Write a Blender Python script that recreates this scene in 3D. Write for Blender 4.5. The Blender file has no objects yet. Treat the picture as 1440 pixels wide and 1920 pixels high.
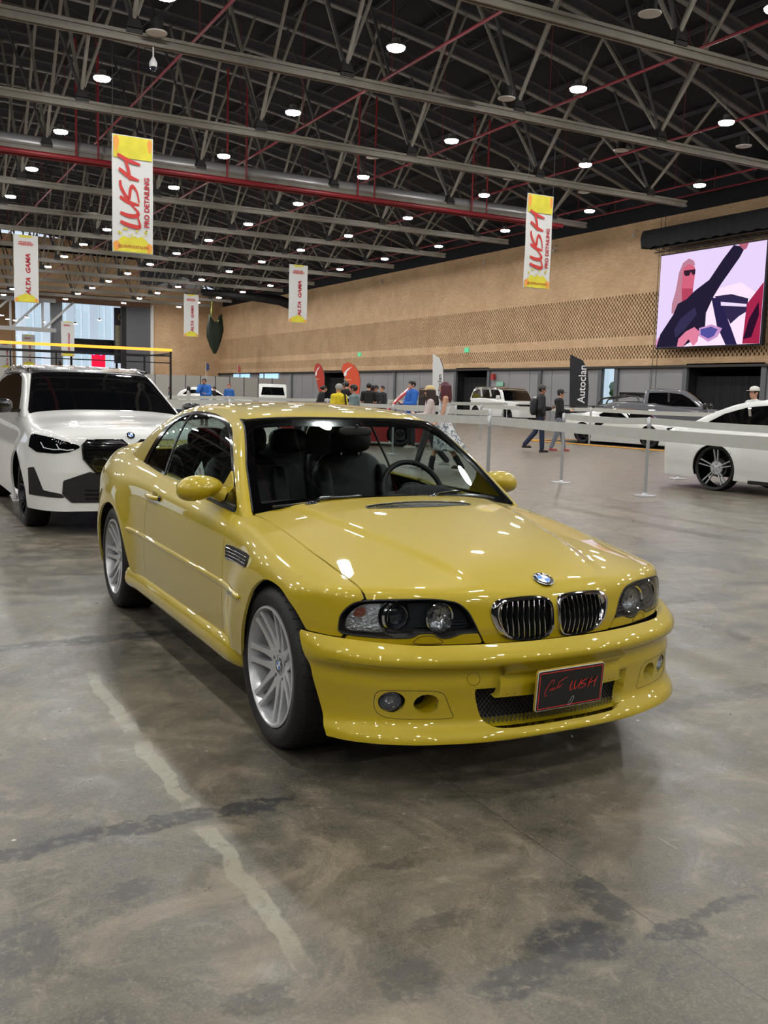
import bpy, bmesh, math, random
import numpy as np
from mathutils import Vector, Matrix
C = bpy.context.scene.collection
SC = bpy.context.scene
random.seed(7); RNG = np.random.default_rng(5)
PI = math.pi
# ---------------------------------------------------------------- camera, world, exposure
cam_d = bpy.data.cameras.new('camera'); cam = bpy.data.objects.new('camera', cam_d); C.objects.link(cam)
SC.camera = cam
FPX = 1784.0
cam_d.sensor_fit = 'VERTICAL'; cam_d.sensor_height = 36.0; cam_d.lens = 36.0*FPX/1920.0
cam_d.clip_start = 0.05; cam_d.clip_end = 400
_y, _p, _r = math.radians(90-28.43), math.radians(-7.041), math.radians(1.672)
Fd = Vector((math.cos(_p)*math.cos(_y), math.cos(_p)*math.sin(_y), math.sin(_p)))
Rt = Vector((math.sin(_y), -math.cos(_y), 0)); Up = Rt.cross(Fd)
R2 = math.cos(_r)*Rt + math.sin(_r)*Up; U2 = -math.sin(_r)*Rt + math.cos(_r)*Up
M = Matrix((R2, U2, -Fd)).transposed().to_4x4(); M.translation = Vector((-2.235, -3.487, 1.431))
cam.matrix_world = M
w = bpy.data.worlds.new('world'); SC.world = w; w.use_nodes = True
w.node_tree.nodes['Background'].inputs[0].default_value = (0.62, 0.72, 0.85, 1)
w.node_tree.nodes['Background'].inputs[1].default_value = 0.9
SC.view_settings.view_transform = 'Standard'; SC.view_settings.look = 'None'
SC.view_settings.gamma = 1.0; SC.view_settings.use_curve_mapping = False
EXPOSURE = 0.32
SC.view_settings.exposure = EXPOSURE
LAMP = 255.0          # radiance of a high-bay lens
SC.cycles.max_bounces = 6; SC.cycles.diffuse_bounces = 3; SC.cycles.glossy_bounces = 3
SC.cycles.transmission_bounces = 4; SC.cycles.transparent_max_bounces = 12
SC.cycles.sample_clamp_indirect = 6.0; SC.cycles.sample_clamp_direct = 0
SC.cycles.caustics_reflective = False; SC.cycles.caustics_refractive = False
# ---------------------------------------------------------------- helpers
MATS = {}
def srgb(h):
    h = h.lstrip('#'); c = [int(h[i:i+2], 16)/255 for i in (0, 2, 4)]
    return tuple([x/12.92 if x <= 0.04045 else ((x+0.055)/1.055)**2.4 for x in c] + [1.0])
def mat(name, col='#808080', rough=0.5, metal=0.0, coat=0.0, emit=None, estr=0.0, spec=0.5, noise=0.0, nscale=6.0, bump=0.0, bscale=60.0, coatr=0.03, aniso=False):
    if name in MATS: return MATS[name]
    m = bpy.data.materials.new(name); m.use_nodes = True; nt = m.node_tree
    b = nt.nodes['Principled BSDF']
    c = srgb(col) if isinstance(col, str) else tuple(col)
    b.inputs['Base Color'].default_value = c
    b.inputs['Roughness'].default_value = rough; b.inputs['Metallic'].default_value = metal
    b.inputs['Coat Weight'].default_value = coat; b.inputs['Coat Roughness'].default_value = coatr
    b.inputs['Specular IOR Level'].default_value = spec
    if emit: b.inputs['Emission Color'].default_value = srgb(emit); b.inputs['Emission Strength'].default_value = estr
    if noise or bump:
        tc = nt.nodes.new('ShaderNodeTexCoord')
    if noise:
        n = nt.nodes.new('ShaderNodeTexNoise'); n.inputs['Scale'].default_value = nscale; n.inputs['Detail'].default_value = 6
        nt.links.new(tc.outputs['Object'], n.inputs['Vector'])
        r = nt.nodes.new('ShaderNodeMapRange'); r.inputs[1].default_value = 0.3; r.inputs[2].default_value = 0.7
        r.inputs[3].default_value = 1-noise; r.inputs[4].default_value = 1+noise
        nt.links.new(n.outputs[0], r.inputs[0])
        v = nt.nodes.new('ShaderNodeVectorMath'); v.operation = 'SCALE'; v.inputs[0].default_value = c[:3]
        nt.links.new(r.outputs[0], v.inputs['Scale']); nt.links.new(v.outputs[0], b.inputs['Base Color'])
    if bump:
        n2 = nt.nodes.new('ShaderNodeTexNoise'); n2.inputs['Scale'].default_value = bscale; n2.inputs['Detail'].default_value = 4
        nt.links.new(tc.outputs['Object'], n2.inputs['Vector'])
        bp = nt.nodes.new('ShaderNodeBump'); bp.inputs['Strength'].default_value = bump; bp.inputs['Distance'].default_value = 0.01
        nt.links.new(n2.outputs[0], bp.inputs['Height']); nt.links.new(bp.outputs[0], b.inputs['Normal'])
    MATS[name] = m; return m
def thinglass(name, tint=(0.5, 0.55, 0.55), refl=1.0, ior=1.5, rough=0.0):
    if name in MATS: return MATS[name]
    m = bpy.data.materials.new(name); m.use_nodes = True; nt = m.node_tree
    for n in list(nt.nodes): nt.nodes.remove(n)
    o = nt.nodes.new('ShaderNodeOutputMaterial'); t = nt.nodes.new('ShaderNodeBsdfTransparent')
    g = nt.nodes.new('ShaderNodeBsdfGlossy'); mx = nt.nodes.new('ShaderNodeMixShader'); f = nt.nodes.new('ShaderNodeFresnel')
    gm = nt.nodes.new('ShaderNodeNewGeometry'); ma = nt.nodes.new('ShaderNodeMath'); ma.operation = 'MULTIPLY_ADD'; ma.inputs[1].default_value = 1/ior-ior; ma.inputs[2].default_value = ior
    nt.links.new(gm.outputs['Backfacing'], ma.inputs[0]); nt.links.new(ma.outputs[0], f.inputs['IOR'])
    t.inputs[0].default_value = (*tint, 1); g.inputs['Roughness'].default_value = rough
    g.inputs['Color'].default_value = (refl, refl, refl, 1)
    nt.links.new(f.outputs[0], mx.inputs[0]); nt.links.new(t.outputs[0], mx.inputs[1]); nt.links.new(g.outputs[0], mx.inputs[2])
    nt.links.new(mx.outputs[0], o.inputs[0]); MATS[name] = m; return m
def emis(name, col, s):
    if name in MATS: return MATS[name]
    m = bpy.data.materials.new(name); m.use_nodes = True; nt = m.node_tree
    for n in list(nt.nodes): nt.nodes.remove(n)
    o = nt.nodes.new('ShaderNodeOutputMaterial'); e = nt.nodes.new('ShaderNodeEmission')
    e.inputs[0].default_value = srgb(col) if isinstance(col, str) else (*col, 1); e.inputs[1].default_value = s
    nt.links.new(e.outputs[0], o.inputs[0]); MATS[name] = m; return m
def smooth(me, ang=40):
    me.polygons.foreach_set('use_smooth', [True]*len(me.polygons))
    if ang < 180:
        me.set_sharp_from_angle(angle=math.radians(ang))
def link(name, me, m=None, parent=None, sm=None):
    o = bpy.data.objects.new(name, me); C.objects.link(o)
    if m is not None:
        for x in (m if isinstance(m, (list, tuple)) else [m]): me.materials.append(x)
    if parent is not None: o.parent = parent
    if sm: smooth(me, sm)
    return o
def tag(o, label=None, cat=None, group=None, kind=None):
    if label: o['label'] = label
    if cat: o['category'] = cat
    if group: o['group'] = group
    if kind: o['kind'] = kind
    return o
def empty(name, loc=(0, 0, 0), rz=0.0, label=None, cat=None, group=None):
    o = bpy.data.objects.new(name, None); C.objects.link(o); o.location = loc; o.rotation_euler = (0, 0, rz)
    o.empty_display_size = 0.1
    return tag(o, label, cat, group)
def copy_tree(o, parent=None):
    c = o.copy(); C.objects.link(c); c.parent = parent
    for ch in o.children: copy_tree(ch, c)
    return c
class MB:
    """collects simple shapes, then links them as one mesh"""
    def __init__(s): s.v = []; s.f = []; s.mi = []; s.cur = 0
    def add(s, vs, fs):
        n = len(s.v); s.v += [tuple(v) for v in vs]; s.f += [tuple(i+n for i in f) for f in fs]; s.mi += [s.cur]*len(fs); return s
    def mesh(s, name):
        me = bpy.data.meshes.new(name); me.from_pydata(s.v, [], s.f); me.update()
        if any(s.mi): me.polygons.foreach_set('material_index', s.mi)
        return me
    def build(s, name, m, parent=None, sm=None, bev=0.0, seg=2):
        me = s.mesh(name)
        if bev:
            bm = bmesh.new(); bm.from_mesh(me)
            bmesh.ops.bevel(bm, geom=[e for e in bm.edges if len(e.link_faces) == 2 and e.calc_face_angle(0) > 0.5], offset=bev, segments=seg, profile=0.5, affect='EDGES', clamp_overlap=True)
            bm.to_mesh(me); bm.free()
        return link(name, me, m, parent, sm)
    def box(s, c, d, R=None):
        hx, hy, hz = d[0]/2, d[1]/2, d[2]/2
        vs = [Vector((x, y, z)) for x in (-hx, hx) for y in (-hy, hy) for z in (-hz, hz)]
        if R is not None: vs = [R @ v for v in vs]
        c = Vector(c); vs = [v+c for v in vs]
        return s.add(vs, [(0, 1, 3, 2), (4, 6, 7, 5), (0, 4, 5, 1), (2, 3, 7, 6), (0, 2, 6, 4), (1, 5, 7, 3)])
    def bar(s, a, b, w, h=None, up=(0, 0, 1)):
        a = Vector(a); b = Vector(b); h = h or w; d = (b-a); L = d.length
        if L < 1e-9: return s
        z = d/L; u = Vector(up)
        if abs(z.dot(u)) > 0.98: u = Vector((1, 0, 0))
        x = z.cross(u).normalized(); y = x.cross(z)
        R = Matrix((x, y, z)).transposed()
        return s.box((a+b)/2, (w, h, L), R)
    def tube(s, pts, r, n=8, cap=True, closed=False):
        pts = [Vector(p) for p in pts]; m = len(pts); rs = r if isinstance(r, (list, tuple)) else [r]*m
        vs = []; fs = []; prev = None
        for i, p in enumerate(pts):
            if closed: d = pts[(i+1) % m]-pts[i-1]
            else: d = pts[min(i+1, m-1)]-pts[max(i-1, 0)]
            d.normalize()
            if prev is None:
                u = Vector((0, 0, 1)) if abs(d.z) < 0.9 else Vector((1, 0, 0))
                x = d.cross(u).normalized()
            else:
                x = (prev-d*prev.dot(d)).normalized()
            prev = x; y = d.cross(x)
            for k in range(n):
                t = 2*PI*k/n; vs.append(p+(x*math.cos(t)+y*math.sin(t))*rs[i])
        for i in range(m if closed else m-1):
            j = (i+1) % m
            for k in range(n):
                fs.append((i*n+k, i*n+(k+1) % n, j*n+(k+1) % n, j*n+k))
        if cap and not closed: fs += [tuple(range(n))[::-1], tuple(range((m-1)*n, m*n))]
        return s.add(vs, fs)
    def lathe(s, prof, n=24, o=(0, 0, 0), ax='z', closed=False, cap=False):
        """prof: (r, h) pairs about an axis"""
        o = Vector(o); vs = []; fs = []; m = len(prof)
        for r, h in prof:
            for k in range(n):
                t = 2*PI*k/n; a, b = r*math.cos(t), r*math.sin(t)
                vs.append(o+(Vector((a, b, h)) if ax == 'z' else Vector((h, a, b)) if ax == 'x' else Vector((a, h, b))))
        for i in range(m if closed else m-1):
            j = (i+1) % m
            for k in range(n): fs.append((i*n+k, i*n+(k+1) % n, j*n+(k+1) % n, j*n+k))
        if cap:
            if prof[0][0] > 1e-6: fs.append(tuple(range(n))[::-1])
            if prof[-1][0] > 1e-6: fs.append(tuple(range((m-1)*n, m*n)))
        return s.add(vs, fs)
    def prism(s, poly, h0, h1, ax='z', M_=None):
        """poly: 2-D outline, extruded h0..h1 along ax"""
        def P(a, b, h): return Vector((a, b, h)) if ax == 'z' else Vector((h, a, b)) if ax == 'x' else Vector((a, h, b))
        n = len(poly); vs = [P(a, b, h0) for a, b in poly]+[P(a, b, h1) for a, b in poly]
        if M_ is not None: vs = [M_ @ v for v in vs]
        return s.add(vs, [tuple(range(n))[::-1], tuple(range(n, 2*n))]+[(i, (i+1) % n, n+(i+1) % n, n+i) for i in range(n)])
    def ball(s, c, r, nu=12, nv=8, R=None):
        r = (r, r, r) if not isinstance(r, (tuple, list)) else r
        c = Vector(c); vs = []; fs = []
        for i in range(nv+1):
            p = PI*i/nv
            for k in range(nu):
                t = 2*PI*k/nu; v = Vector((r[0]*math.sin(p)*math.cos(t), r[1]*math.sin(p)*math.sin(t), r[2]*math.cos(p)))
                if R is not None: v = R @ v
                vs.append(c+v)
        for i in range(nv):
            for k in range(nu): fs.append((i*nu+k, (i+1)*nu+k, (i+1)*nu+(k+1) % nu, i*nu+(k+1) % nu))
        return s.add(vs, fs)
def text_mb(txt, size, M_, depth=0.002, mb=None, shear=0.0, bold=0.0, sx=1.0, align='LEFT'):
    """lettering turned into mesh, placed by the 4x4 matrix M_ (x = reading direction, y = up)"""
    cu = bpy.data.curves.new('t', 'FONT'); cu.body = txt; cu.size = size; cu.extrude = depth/2; cu.shear = shear
    cu.offset = bold; cu.align_x = align; cu.resolution_u = 3
    ob = bpy.data.objects.new('t', cu); C.objects.link(ob)
    dg = bpy.context.evaluated_depsgraph_get(); me = bpy.data.meshes.new_from_object(ob.evaluated_get(dg))
    C.objects.unlink(ob); bpy.data.objects.remove(ob)
    mb = mb or MB(); S = Matrix.Diagonal((sx, 1, 1, 1))
    mb.add([M_ @ (S @ v.co) for v in me.vertices], [tuple(p.vertices) for p in me.polygons])
    bpy.data.meshes.remove(me); return mb
def frame(o, x, y):
    """matrix with origin o, local x and y axes"""
    x = Vector(x).normalized(); y = Vector(y).normalized(); z = x.cross(y)
    m = Matrix((x, y, z)).transposed().to_4x4(); m.translation = Vector(o); return m
def struct(o, kind='structure'):
    o['kind'] = kind; return o
# ---------------------------------------------------------------- hall: floor, walls, roof deck
WX, FY, LX, BY = 33.0, 102.0, -36.0, -32.0        # right wall, far wall, left wall, back wall
def nodes(m): return m.node_tree, m.node_tree.nodes['Principled BSDF']
def NN(nt, t, **k):
    n = nt.nodes.new(t)
    for a, b in k.items(): setattr(n, a, b)
    return n
def mathn(nt, op, a, b=None, c=None, clamp=False):
    n = nt.nodes.new('ShaderNodeMath'); n.operation = op; n.use_clamp = clamp
    for i, x in enumerate((a, b, c)):
        if x is None: continue
        if isinstance(x, (int, float)): n.inputs[i].default_value = x
        else: nt.links.new(x, n.inputs[i])
    return n.outputs[0]
def mixc(nt, f, a, b):
    n = nt.nodes.new('ShaderNodeMix'); n.data_type = 'RGBA'
    if isinstance(f, (int, float)): n.inputs[0].default_value = f
    else: nt.links.new(f, n.inputs[0])
    for i, x in ((6, a), (7, b)):
        if isinstance(x, tuple): n.inputs[i].default_value = x
        else: nt.links.new(x, n.inputs[i])
    return n.outputs[2]
def noise(nt, vec, scale, det=6, rough=0.6, out=0, dist=0.0):
    n = nt.nodes.new('ShaderNodeTexNoise'); n.inputs['Scale'].default_value = scale; n.inputs['Detail'].default_value = det
    n.inputs['Roughness'].default_value = rough; n.inputs['Distortion'].default_value = dist
    nt.links.new(vec, n.inputs['Vector']); return n.outputs[out]
def mr(nt, x, a, b, c=0.0, d=1.0):
    n = nt.nodes.new('ShaderNodeMapRange'); n.inputs[1].default_value = a; n.inputs[2].default_value = b
    n.inputs[3].default_value = c; n.inputs[4].default_value = d; n.interpolation_type = 'SMOOTHSTEP'
    nt.links.new(x, n.inputs[0]); return n.outputs[0]
def floor_material():
    m = bpy.data.materials.new('polished_concrete'); m.use_nodes = True; nt, b = nodes(m); MATS['floor'] = m
    tc = NN(nt, 'ShaderNodeTexCoord'); P = tc.outputs['Object']
    sp = NN(nt, 'ShaderNodeSeparateXYZ'); nt.links.new(P, sp.inputs[0]); X, Y = sp.outputs[0], sp.outputs[1]
    n1 = noise(nt, P, 0.9, 8, 0.65); n2 = noise(nt, P, 5.0, 8, 0.7, dist=0.4); n3 = noise(nt, P, 38.0, 5, 0.75); n4 = noise(nt, P, 0.16, 4, 0.5)
    col = mixc(nt, mr(nt, n1, 0.38, 0.62), srgb('#2d2a24'), srgb('#5f584a'))
    col = mixc(nt, mathn(nt, 'MULTIPLY', mr(nt, n2, 0.38, 0.68), 0.45), col, srgb('#706857'))
    col = mixc(nt, mathn(nt, 'MULTIPLY', mr(nt, n2, 0.6, 0.36), 0.4), col, srgb('#2e2f2b'))
    col = mixc(nt, mathn(nt, 'MULTIPLY', mr(nt, n3, 0.35, 0.7), 0.22), col, srgb('#8a8476'))
    col = mixc(nt, mathn(nt, 'MULTIPLY', mr(nt, n4, 0.45, 0.62), 0.35), col, srgb('#645d4e'))
    n5 = noise(nt, P, 2.3, 9, 0.75, dist=1.2); n6 = noise(nt, P, 13.0, 6, 0.8, dist=.6); n7 = noise(nt, P, 110.0, 3, 0.7)
    col = mixc(nt, mathn(nt, 'MULTIPLY', mr(nt, n5, 0.50, 0.68), 0.55), col, srgb('#8b806c'))
    col = mixc(nt, mathn(nt, 'MULTIPLY', mr(nt, n5, 0.49, 0.33), 0.62), col, srgb('#2a2b27'))
    col = mixc(nt, mathn(nt, 'MULTIPLY', mathn(nt, 'MULTIPLY', mr(nt, n6, 0.54, 0.72), mr(nt, n1, .35, .55)), 0.55), col, srgb('#989080'))
    col = mixc(nt, mathn(nt, 'MULTIPLY', mr(nt, n6, 0.40, 0.28), 0.35), col, srgb('#24241f'))
    col = mixc(nt, mathn(nt, 'MULTIPLY', mr(nt, n7, 0.45, 0.75), 0.22), col, srgb('#a59d8d'))
    # slab colour blends to a lighter tone further out
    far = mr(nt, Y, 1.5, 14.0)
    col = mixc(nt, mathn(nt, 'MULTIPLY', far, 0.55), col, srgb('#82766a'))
    # fine pale scratches that run across the slab
    mp = NN(nt, 'ShaderNodeMapping'); mp.inputs['Scale'].default_value = (1.6, 26.0, 1); mp.inputs['Rotation'].default_value = (0, 0, 0.12); nt.links.new(P, mp.inputs[0])
    sc = noise(nt, mp.outputs[0], 1.0, 5, 0.7)
    col = mixc(nt, mathn(nt, 'MULTIPLY', mr(nt, sc, 0.58, 0.75), 0.3), col, srgb('#7d786b'))
    mp2 = NN(nt, 'ShaderNodeMapping'); mp2.inputs['Scale'].default_value = (0.12, 2.6, 1); nt.links.new(P, mp2.inputs[0])
    sc2 = noise(nt, mp2.outputs[0], 1.0, 6, 0.65)
    col = mixc(nt, mathn(nt, 'MULTIPLY', mr(nt, sc2, 0.5, 0.7), 0.5), col, srgb('#4e4840'))
    # worn pale filler strip at x = -1.31 and other joints every 6 m
    wob = mathn(nt, 'MULTIPLY', mathn(nt, 'SUBTRACT', noise(nt, P, 4.5, 3, 0.5), 0.5), 0.11)
    xs = mathn(nt, 'ABSOLUTE', mathn(nt, 'ADD', mathn(nt, 'ADD', X, 1.31), wob))
    line = mr(nt, xs, 0.036, 0.024)
    brk = mr(nt, noise(nt, P, 2.1, 3, 0.6), 0.36, 0.46)
    line = mathn(nt, 'MULTIPLY', line, mathn(nt, 'MULTIPLY', brk, mr(nt, Y, 1.35, 1.1)))
    line = mathn(nt, 'MULTIPLY', line, mathn(nt, 'MULTIPLY', mr(nt, Y, -1.5, -1.3), mathn(nt, 'ADD', mr(nt, Y, -0.46, -0.42), mr(nt, Y, -0.58, -0.62))))
    col = mixc(nt, mathn(nt, 'MULTIPLY', mathn(nt, 'MULTIPLY', line, mr(nt, n6, .30, .52)), 0.7), col, srgb('#8d8975'))
    # dark rubber smears at their own places (cx, cy, half sizes, strength)
    wn = NN(nt, 'ShaderNodeVectorMath', operation='SCALE'); wn.inputs['Scale'].default_value = 0.22
    nc = NN(nt, 'ShaderNodeTexNoise'); nc.inputs['Scale'].default_value = 6; nc.inputs['Detail'].default_value = 6; nc.inputs['Roughness'].default_value = 0.7
    nt.links.new(P, nc.inputs['Vector'])
    sb = NN(nt, 'ShaderNodeVectorMath', operation='SUBTRACT'); sb.inputs[1].default_value = (0.5, 0.5, 0.5); nt.links.new(nc.outputs['Color'], sb.inputs[0]); nt.links.new(sb.outputs[0], wn.inputs[0])
    wp = NN(nt, 'ShaderNodeVectorMath', operation='ADD'); nt.links.new(P, wp.inputs[0]); nt.links.new(wn.outputs[0], wp.inputs[1])
    tot = None
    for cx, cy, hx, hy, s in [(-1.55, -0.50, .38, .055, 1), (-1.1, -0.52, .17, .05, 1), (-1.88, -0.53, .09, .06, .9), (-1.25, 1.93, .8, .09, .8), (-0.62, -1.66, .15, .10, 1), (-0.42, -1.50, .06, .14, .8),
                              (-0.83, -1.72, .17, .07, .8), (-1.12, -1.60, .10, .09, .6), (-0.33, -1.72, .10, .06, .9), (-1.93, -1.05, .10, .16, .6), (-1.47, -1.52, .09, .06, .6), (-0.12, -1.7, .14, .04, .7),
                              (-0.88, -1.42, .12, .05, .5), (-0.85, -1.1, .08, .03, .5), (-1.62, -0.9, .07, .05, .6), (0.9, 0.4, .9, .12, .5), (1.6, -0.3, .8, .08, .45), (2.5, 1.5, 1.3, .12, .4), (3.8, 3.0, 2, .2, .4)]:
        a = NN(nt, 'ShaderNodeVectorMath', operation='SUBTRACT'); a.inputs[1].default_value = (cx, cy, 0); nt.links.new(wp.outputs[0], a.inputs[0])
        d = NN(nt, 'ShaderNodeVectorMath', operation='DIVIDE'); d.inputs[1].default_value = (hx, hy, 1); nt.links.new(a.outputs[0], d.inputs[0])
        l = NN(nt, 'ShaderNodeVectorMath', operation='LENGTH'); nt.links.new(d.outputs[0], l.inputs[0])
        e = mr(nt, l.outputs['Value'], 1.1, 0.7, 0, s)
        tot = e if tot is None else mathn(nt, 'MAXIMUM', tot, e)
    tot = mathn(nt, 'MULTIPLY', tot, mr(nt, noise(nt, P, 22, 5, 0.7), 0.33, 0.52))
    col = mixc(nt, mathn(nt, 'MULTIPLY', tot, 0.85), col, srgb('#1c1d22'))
    # hairline crack along x = -0.37 and a cross joint
    w2 = mathn(nt, 'MULTIPLY', mathn(nt, 'SUBTRACT', noise(nt, P, 3.0, 4, 0.6), 0.5), 0.035)
    ck = mr(nt, mathn(nt, 'ABSOLUTE', mathn(nt, 'ADD', mathn(nt, 'ADD', X, 0.37), w2)), 0.0028, 0.0012)
    col = mixc(nt, mathn(nt, 'MULTIPLY', ck, 0.75), col, srgb('#2e2c28'))
    ck2 = mr(nt, mathn(nt, 'ABSOLUTE', mathn(nt, 'ADD', mathn(nt, 'SUBTRACT', X, 0.02), w2)), 0.003, 0.001)
    col = mixc(nt, mathn(nt, 'MULTIPLY', ck2, mathn(nt, 'MULTIPLY', mr(nt, noise(nt, P, 5), .5, .55), 0.5)), col, srgb('#a39d8e'))
    v = NN(nt, 'ShaderNodeTexVoronoi'); v.inputs['Scale'].default_value = 5.5; nt.links.new(P, v.inputs['Vector'])
    sp_ = mathn(nt, 'MULTIPLY', mr(nt, v.outputs['Distance'], 0.05, 0.03), mr(nt, noise(nt, P, 1.2, 2), 0.5, 0.6))
    col = mixc(nt, sp_, col, srgb('#c9c4b6'))
    nt.links.new(col, b.inputs['Base Color'])
    rg = mathn(nt, 'ADD', mr(nt, n2, 0.3, 0.7, 0.27, 0.46), mathn(nt, 'MULTIPLY', tot, 0.05))
    nt.links.new(rg, b.inputs['Roughness'])
    bp = NN(nt, 'ShaderNodeBump'); bp.inputs['Strength'].default_value = 0.12; bp.inputs['Distance'].default_value = 0.004
    h = mathn(nt, 'ADD', mathn(nt, 'MULTIPLY', n2, 0.8), mathn(nt, 'MULTIPLY', n3, 0.35)); nt.links.new(h, bp.inputs['Height']); nt.links.new(bp.outputs[0], b.inputs['Normal'])
    return m
def brick_material(name, axis):
    m = bpy.data.materials.new(name); m.use_nodes = True; nt, b = nodes(m); MATS[name] = m
    tc = NN(nt, 'ShaderNodeTexCoord'); sp = NN(nt, 'ShaderNodeSeparateXYZ'); nt.links.new(tc.outputs['Object'], sp.inputs[0])
    cb = NN(nt, 'ShaderNodeCombineXYZ'); nt.links.new(sp.outputs[axis], cb.inputs[0]); nt.links.new(sp.outputs[2], cb.inputs[1])
    bk = NN(nt, 'ShaderNodeTexBrick'); nt.links.new(cb.outputs[0], bk.inputs['Vector'])
    bk.inputs['Scale'].default_value = 1.0; bk.inputs['Brick Width'].default_value = 0.27; bk.inputs['Row Height'].default_value = 0.0675
    bk.inputs['Mortar Size'].default_value = 0.006; bk.inputs['Bias'].default_value = 0.0
    bk.inputs['Color1'].default_value = srgb('#e2c098'); bk.inputs['Color2'].default_value = srgb('#d2ae86'); bk.inputs['Mortar'].default_value = srgb('#b69a78')
    n = noise(nt, cb.outputs[0], 0.55, 5, 0.6)
    col = mixc(nt, mathn(nt, 'MULTIPLY', mr(nt, n, 0.35, 0.65), 0.3), bk.outputs[0], srgb('#a27e58'))
    nt.links.new(col, b.inputs['Base Color']); b.inputs['Roughness'].default_value = 0.85
    bp = NN(nt, 'ShaderNodeBump'); bp.inputs['Strength'].default_value = 0.4; bp.inputs['Distance'].default_value = 0.01; bp.invert = True
    nt.links.new(bk.outputs['Fac'], bp.inputs['Height']); nt.links.new(bp.outputs[0], b.inputs['Normal'])
    return m
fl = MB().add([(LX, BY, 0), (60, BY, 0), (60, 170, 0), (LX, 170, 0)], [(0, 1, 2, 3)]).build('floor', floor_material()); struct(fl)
BR, BF = brick_material('buff_brick_side', 1), brick_material('buff_brick_end', 0)
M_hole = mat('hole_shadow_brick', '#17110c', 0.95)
M_panel = mat('grey_partition_panel', '#8f8e90', 0.6, noise=0.05, nscale=0.8)
M_panel2 = mat('grey_partition_post', '#5e6064', 0.55)
M_dark = mat('roof_deck_dark', '#17171b', 0.9, noise=0.15, nscale=2)
M_black = mat('matt_black', '#0c0c0d', 0.7)
M_cloth = mat('black_drape', '#121315', 0.85, bump=0.2, bscale=4)
M_white = mat('white_plastic', '#d9d9d8', 0.5)
# right wall: brick from z 3.25 to 10.6 with two perforated bands (real holes between headers)
wr = MB()
T = 0.30
def slab(z0, z1, y0=BY, y1=FY, x0=WX, x1=WX+T): wr.box(((x0+x1)/2, (y0+y1)/2, (z0+z1)/2), (x1-x0, y1-y0, z1-z0))
NC = 0.135
b1 = (4.83, 4.83+NC*16); b2 = (3.66, 3.66+NC*5)
slab(3.25, b2[0]); slab(b2[1], b1[0]); slab(b1[1], 10.62)
for z0, n in ((b2[0], 5), (b1[0], 16)):
    for r in range(n):
        z = z0+NC*(r+.5); off = 0.125 if r % 2 else 0.0
        y = 2.0+off
        while y < FY-0.2:
            wr.box((WX+0.03, y+0.075, z), (0.06, 0.15, NC)); y += 0.25
    slab(z0, z0+n*NC, BY, 2.0)
ow = wr.build('wall_right', BR); struct(ow)
hb = MB().box((WX+0.15, (2+FY)/2, (b1[0]+b1[1])/2), (0.06, FY-2, NC*16)).box((WX+0.15, (2+FY)/2, (b2[0]+b2[1])/2), (0.06, FY-2, NC*5)).build('wall_right_cavity', M_hole); struct(hb); hb.name = 'wall_right_back'  # near-black sheet paints the shade seen through the brick holes
struct(MB().box((WX-0.02, (BY+FY)/2, 3.22), (0.34, FY-BY, 0.12)).build('trim_1', mat('steel_lintel', '#2a2420', 0.6)))
# dark upper strip between brick and roof
struct(MB().box((WX+0.5, (BY+FY)/2, 12.2), (0.3, FY-BY, 3.2)).build('wall_right_upper', M_dark))
# lower right wall: panels with dark door bays and one window
BAYS = [(26.3, 31.0, 'dark'), (35.9, 37.2, 'win'), (47.9, 51.9, 'dark'), (69.0, 73.5, 'dark')]
segs = []; y = 8.0
for a, b_, k in BAYS: segs.append((y, a)); y = b_
segs.append((y, FY))
pm = MB()
for a, b_ in [(BY, 8.0)]+segs:
    n = max(1, round((b_-a)/2.3)); d = (b_-a)/n
    for i in range(n):
        pm.box((WX+0.15, a+d*(i+.5), 1.63), (0.22, d-0.05, 3.16))
        pm.box((WX+0.17, a+d*(i+.5), 1.63), (0.2, d, 3.2))
struct(pm.build('wall_right_lower', M_panel))
jm = MB()
for a, b_ in segs:
    n = max(1, round((b_-a)/6.9))
    for i in range(n+1): jm.box((WX, a+(b_-a)*i/n, 1.62), (0.16, 0.28, 3.2))
struct(jm.build('trim_2', M_panel2))
# far wall: brick at the right, opening to the next hall at the left
fw = MB()
def fbox(x0, x1, z0, z1, y0=FY, y1=FY+0.4): fw.box(((x0+x1)/2, (y0+y1)/2, (z0+z1)/2), (x1-x0, y1-y0, z1-z0))
fbox(24.0, WX+.4, 0, 12.5); fbox(LX, 24.0, 10.4, 16.5)
struct(fw.build('wall_far', BF))
struct(MB().box((LX, 35, 8), (0.3, 140, 18)).build('wall_left', M_dark))
struct(MB().box((0, BY, 8), (80, 0.3, 18)).build('wall_back', M_dark))
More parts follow.
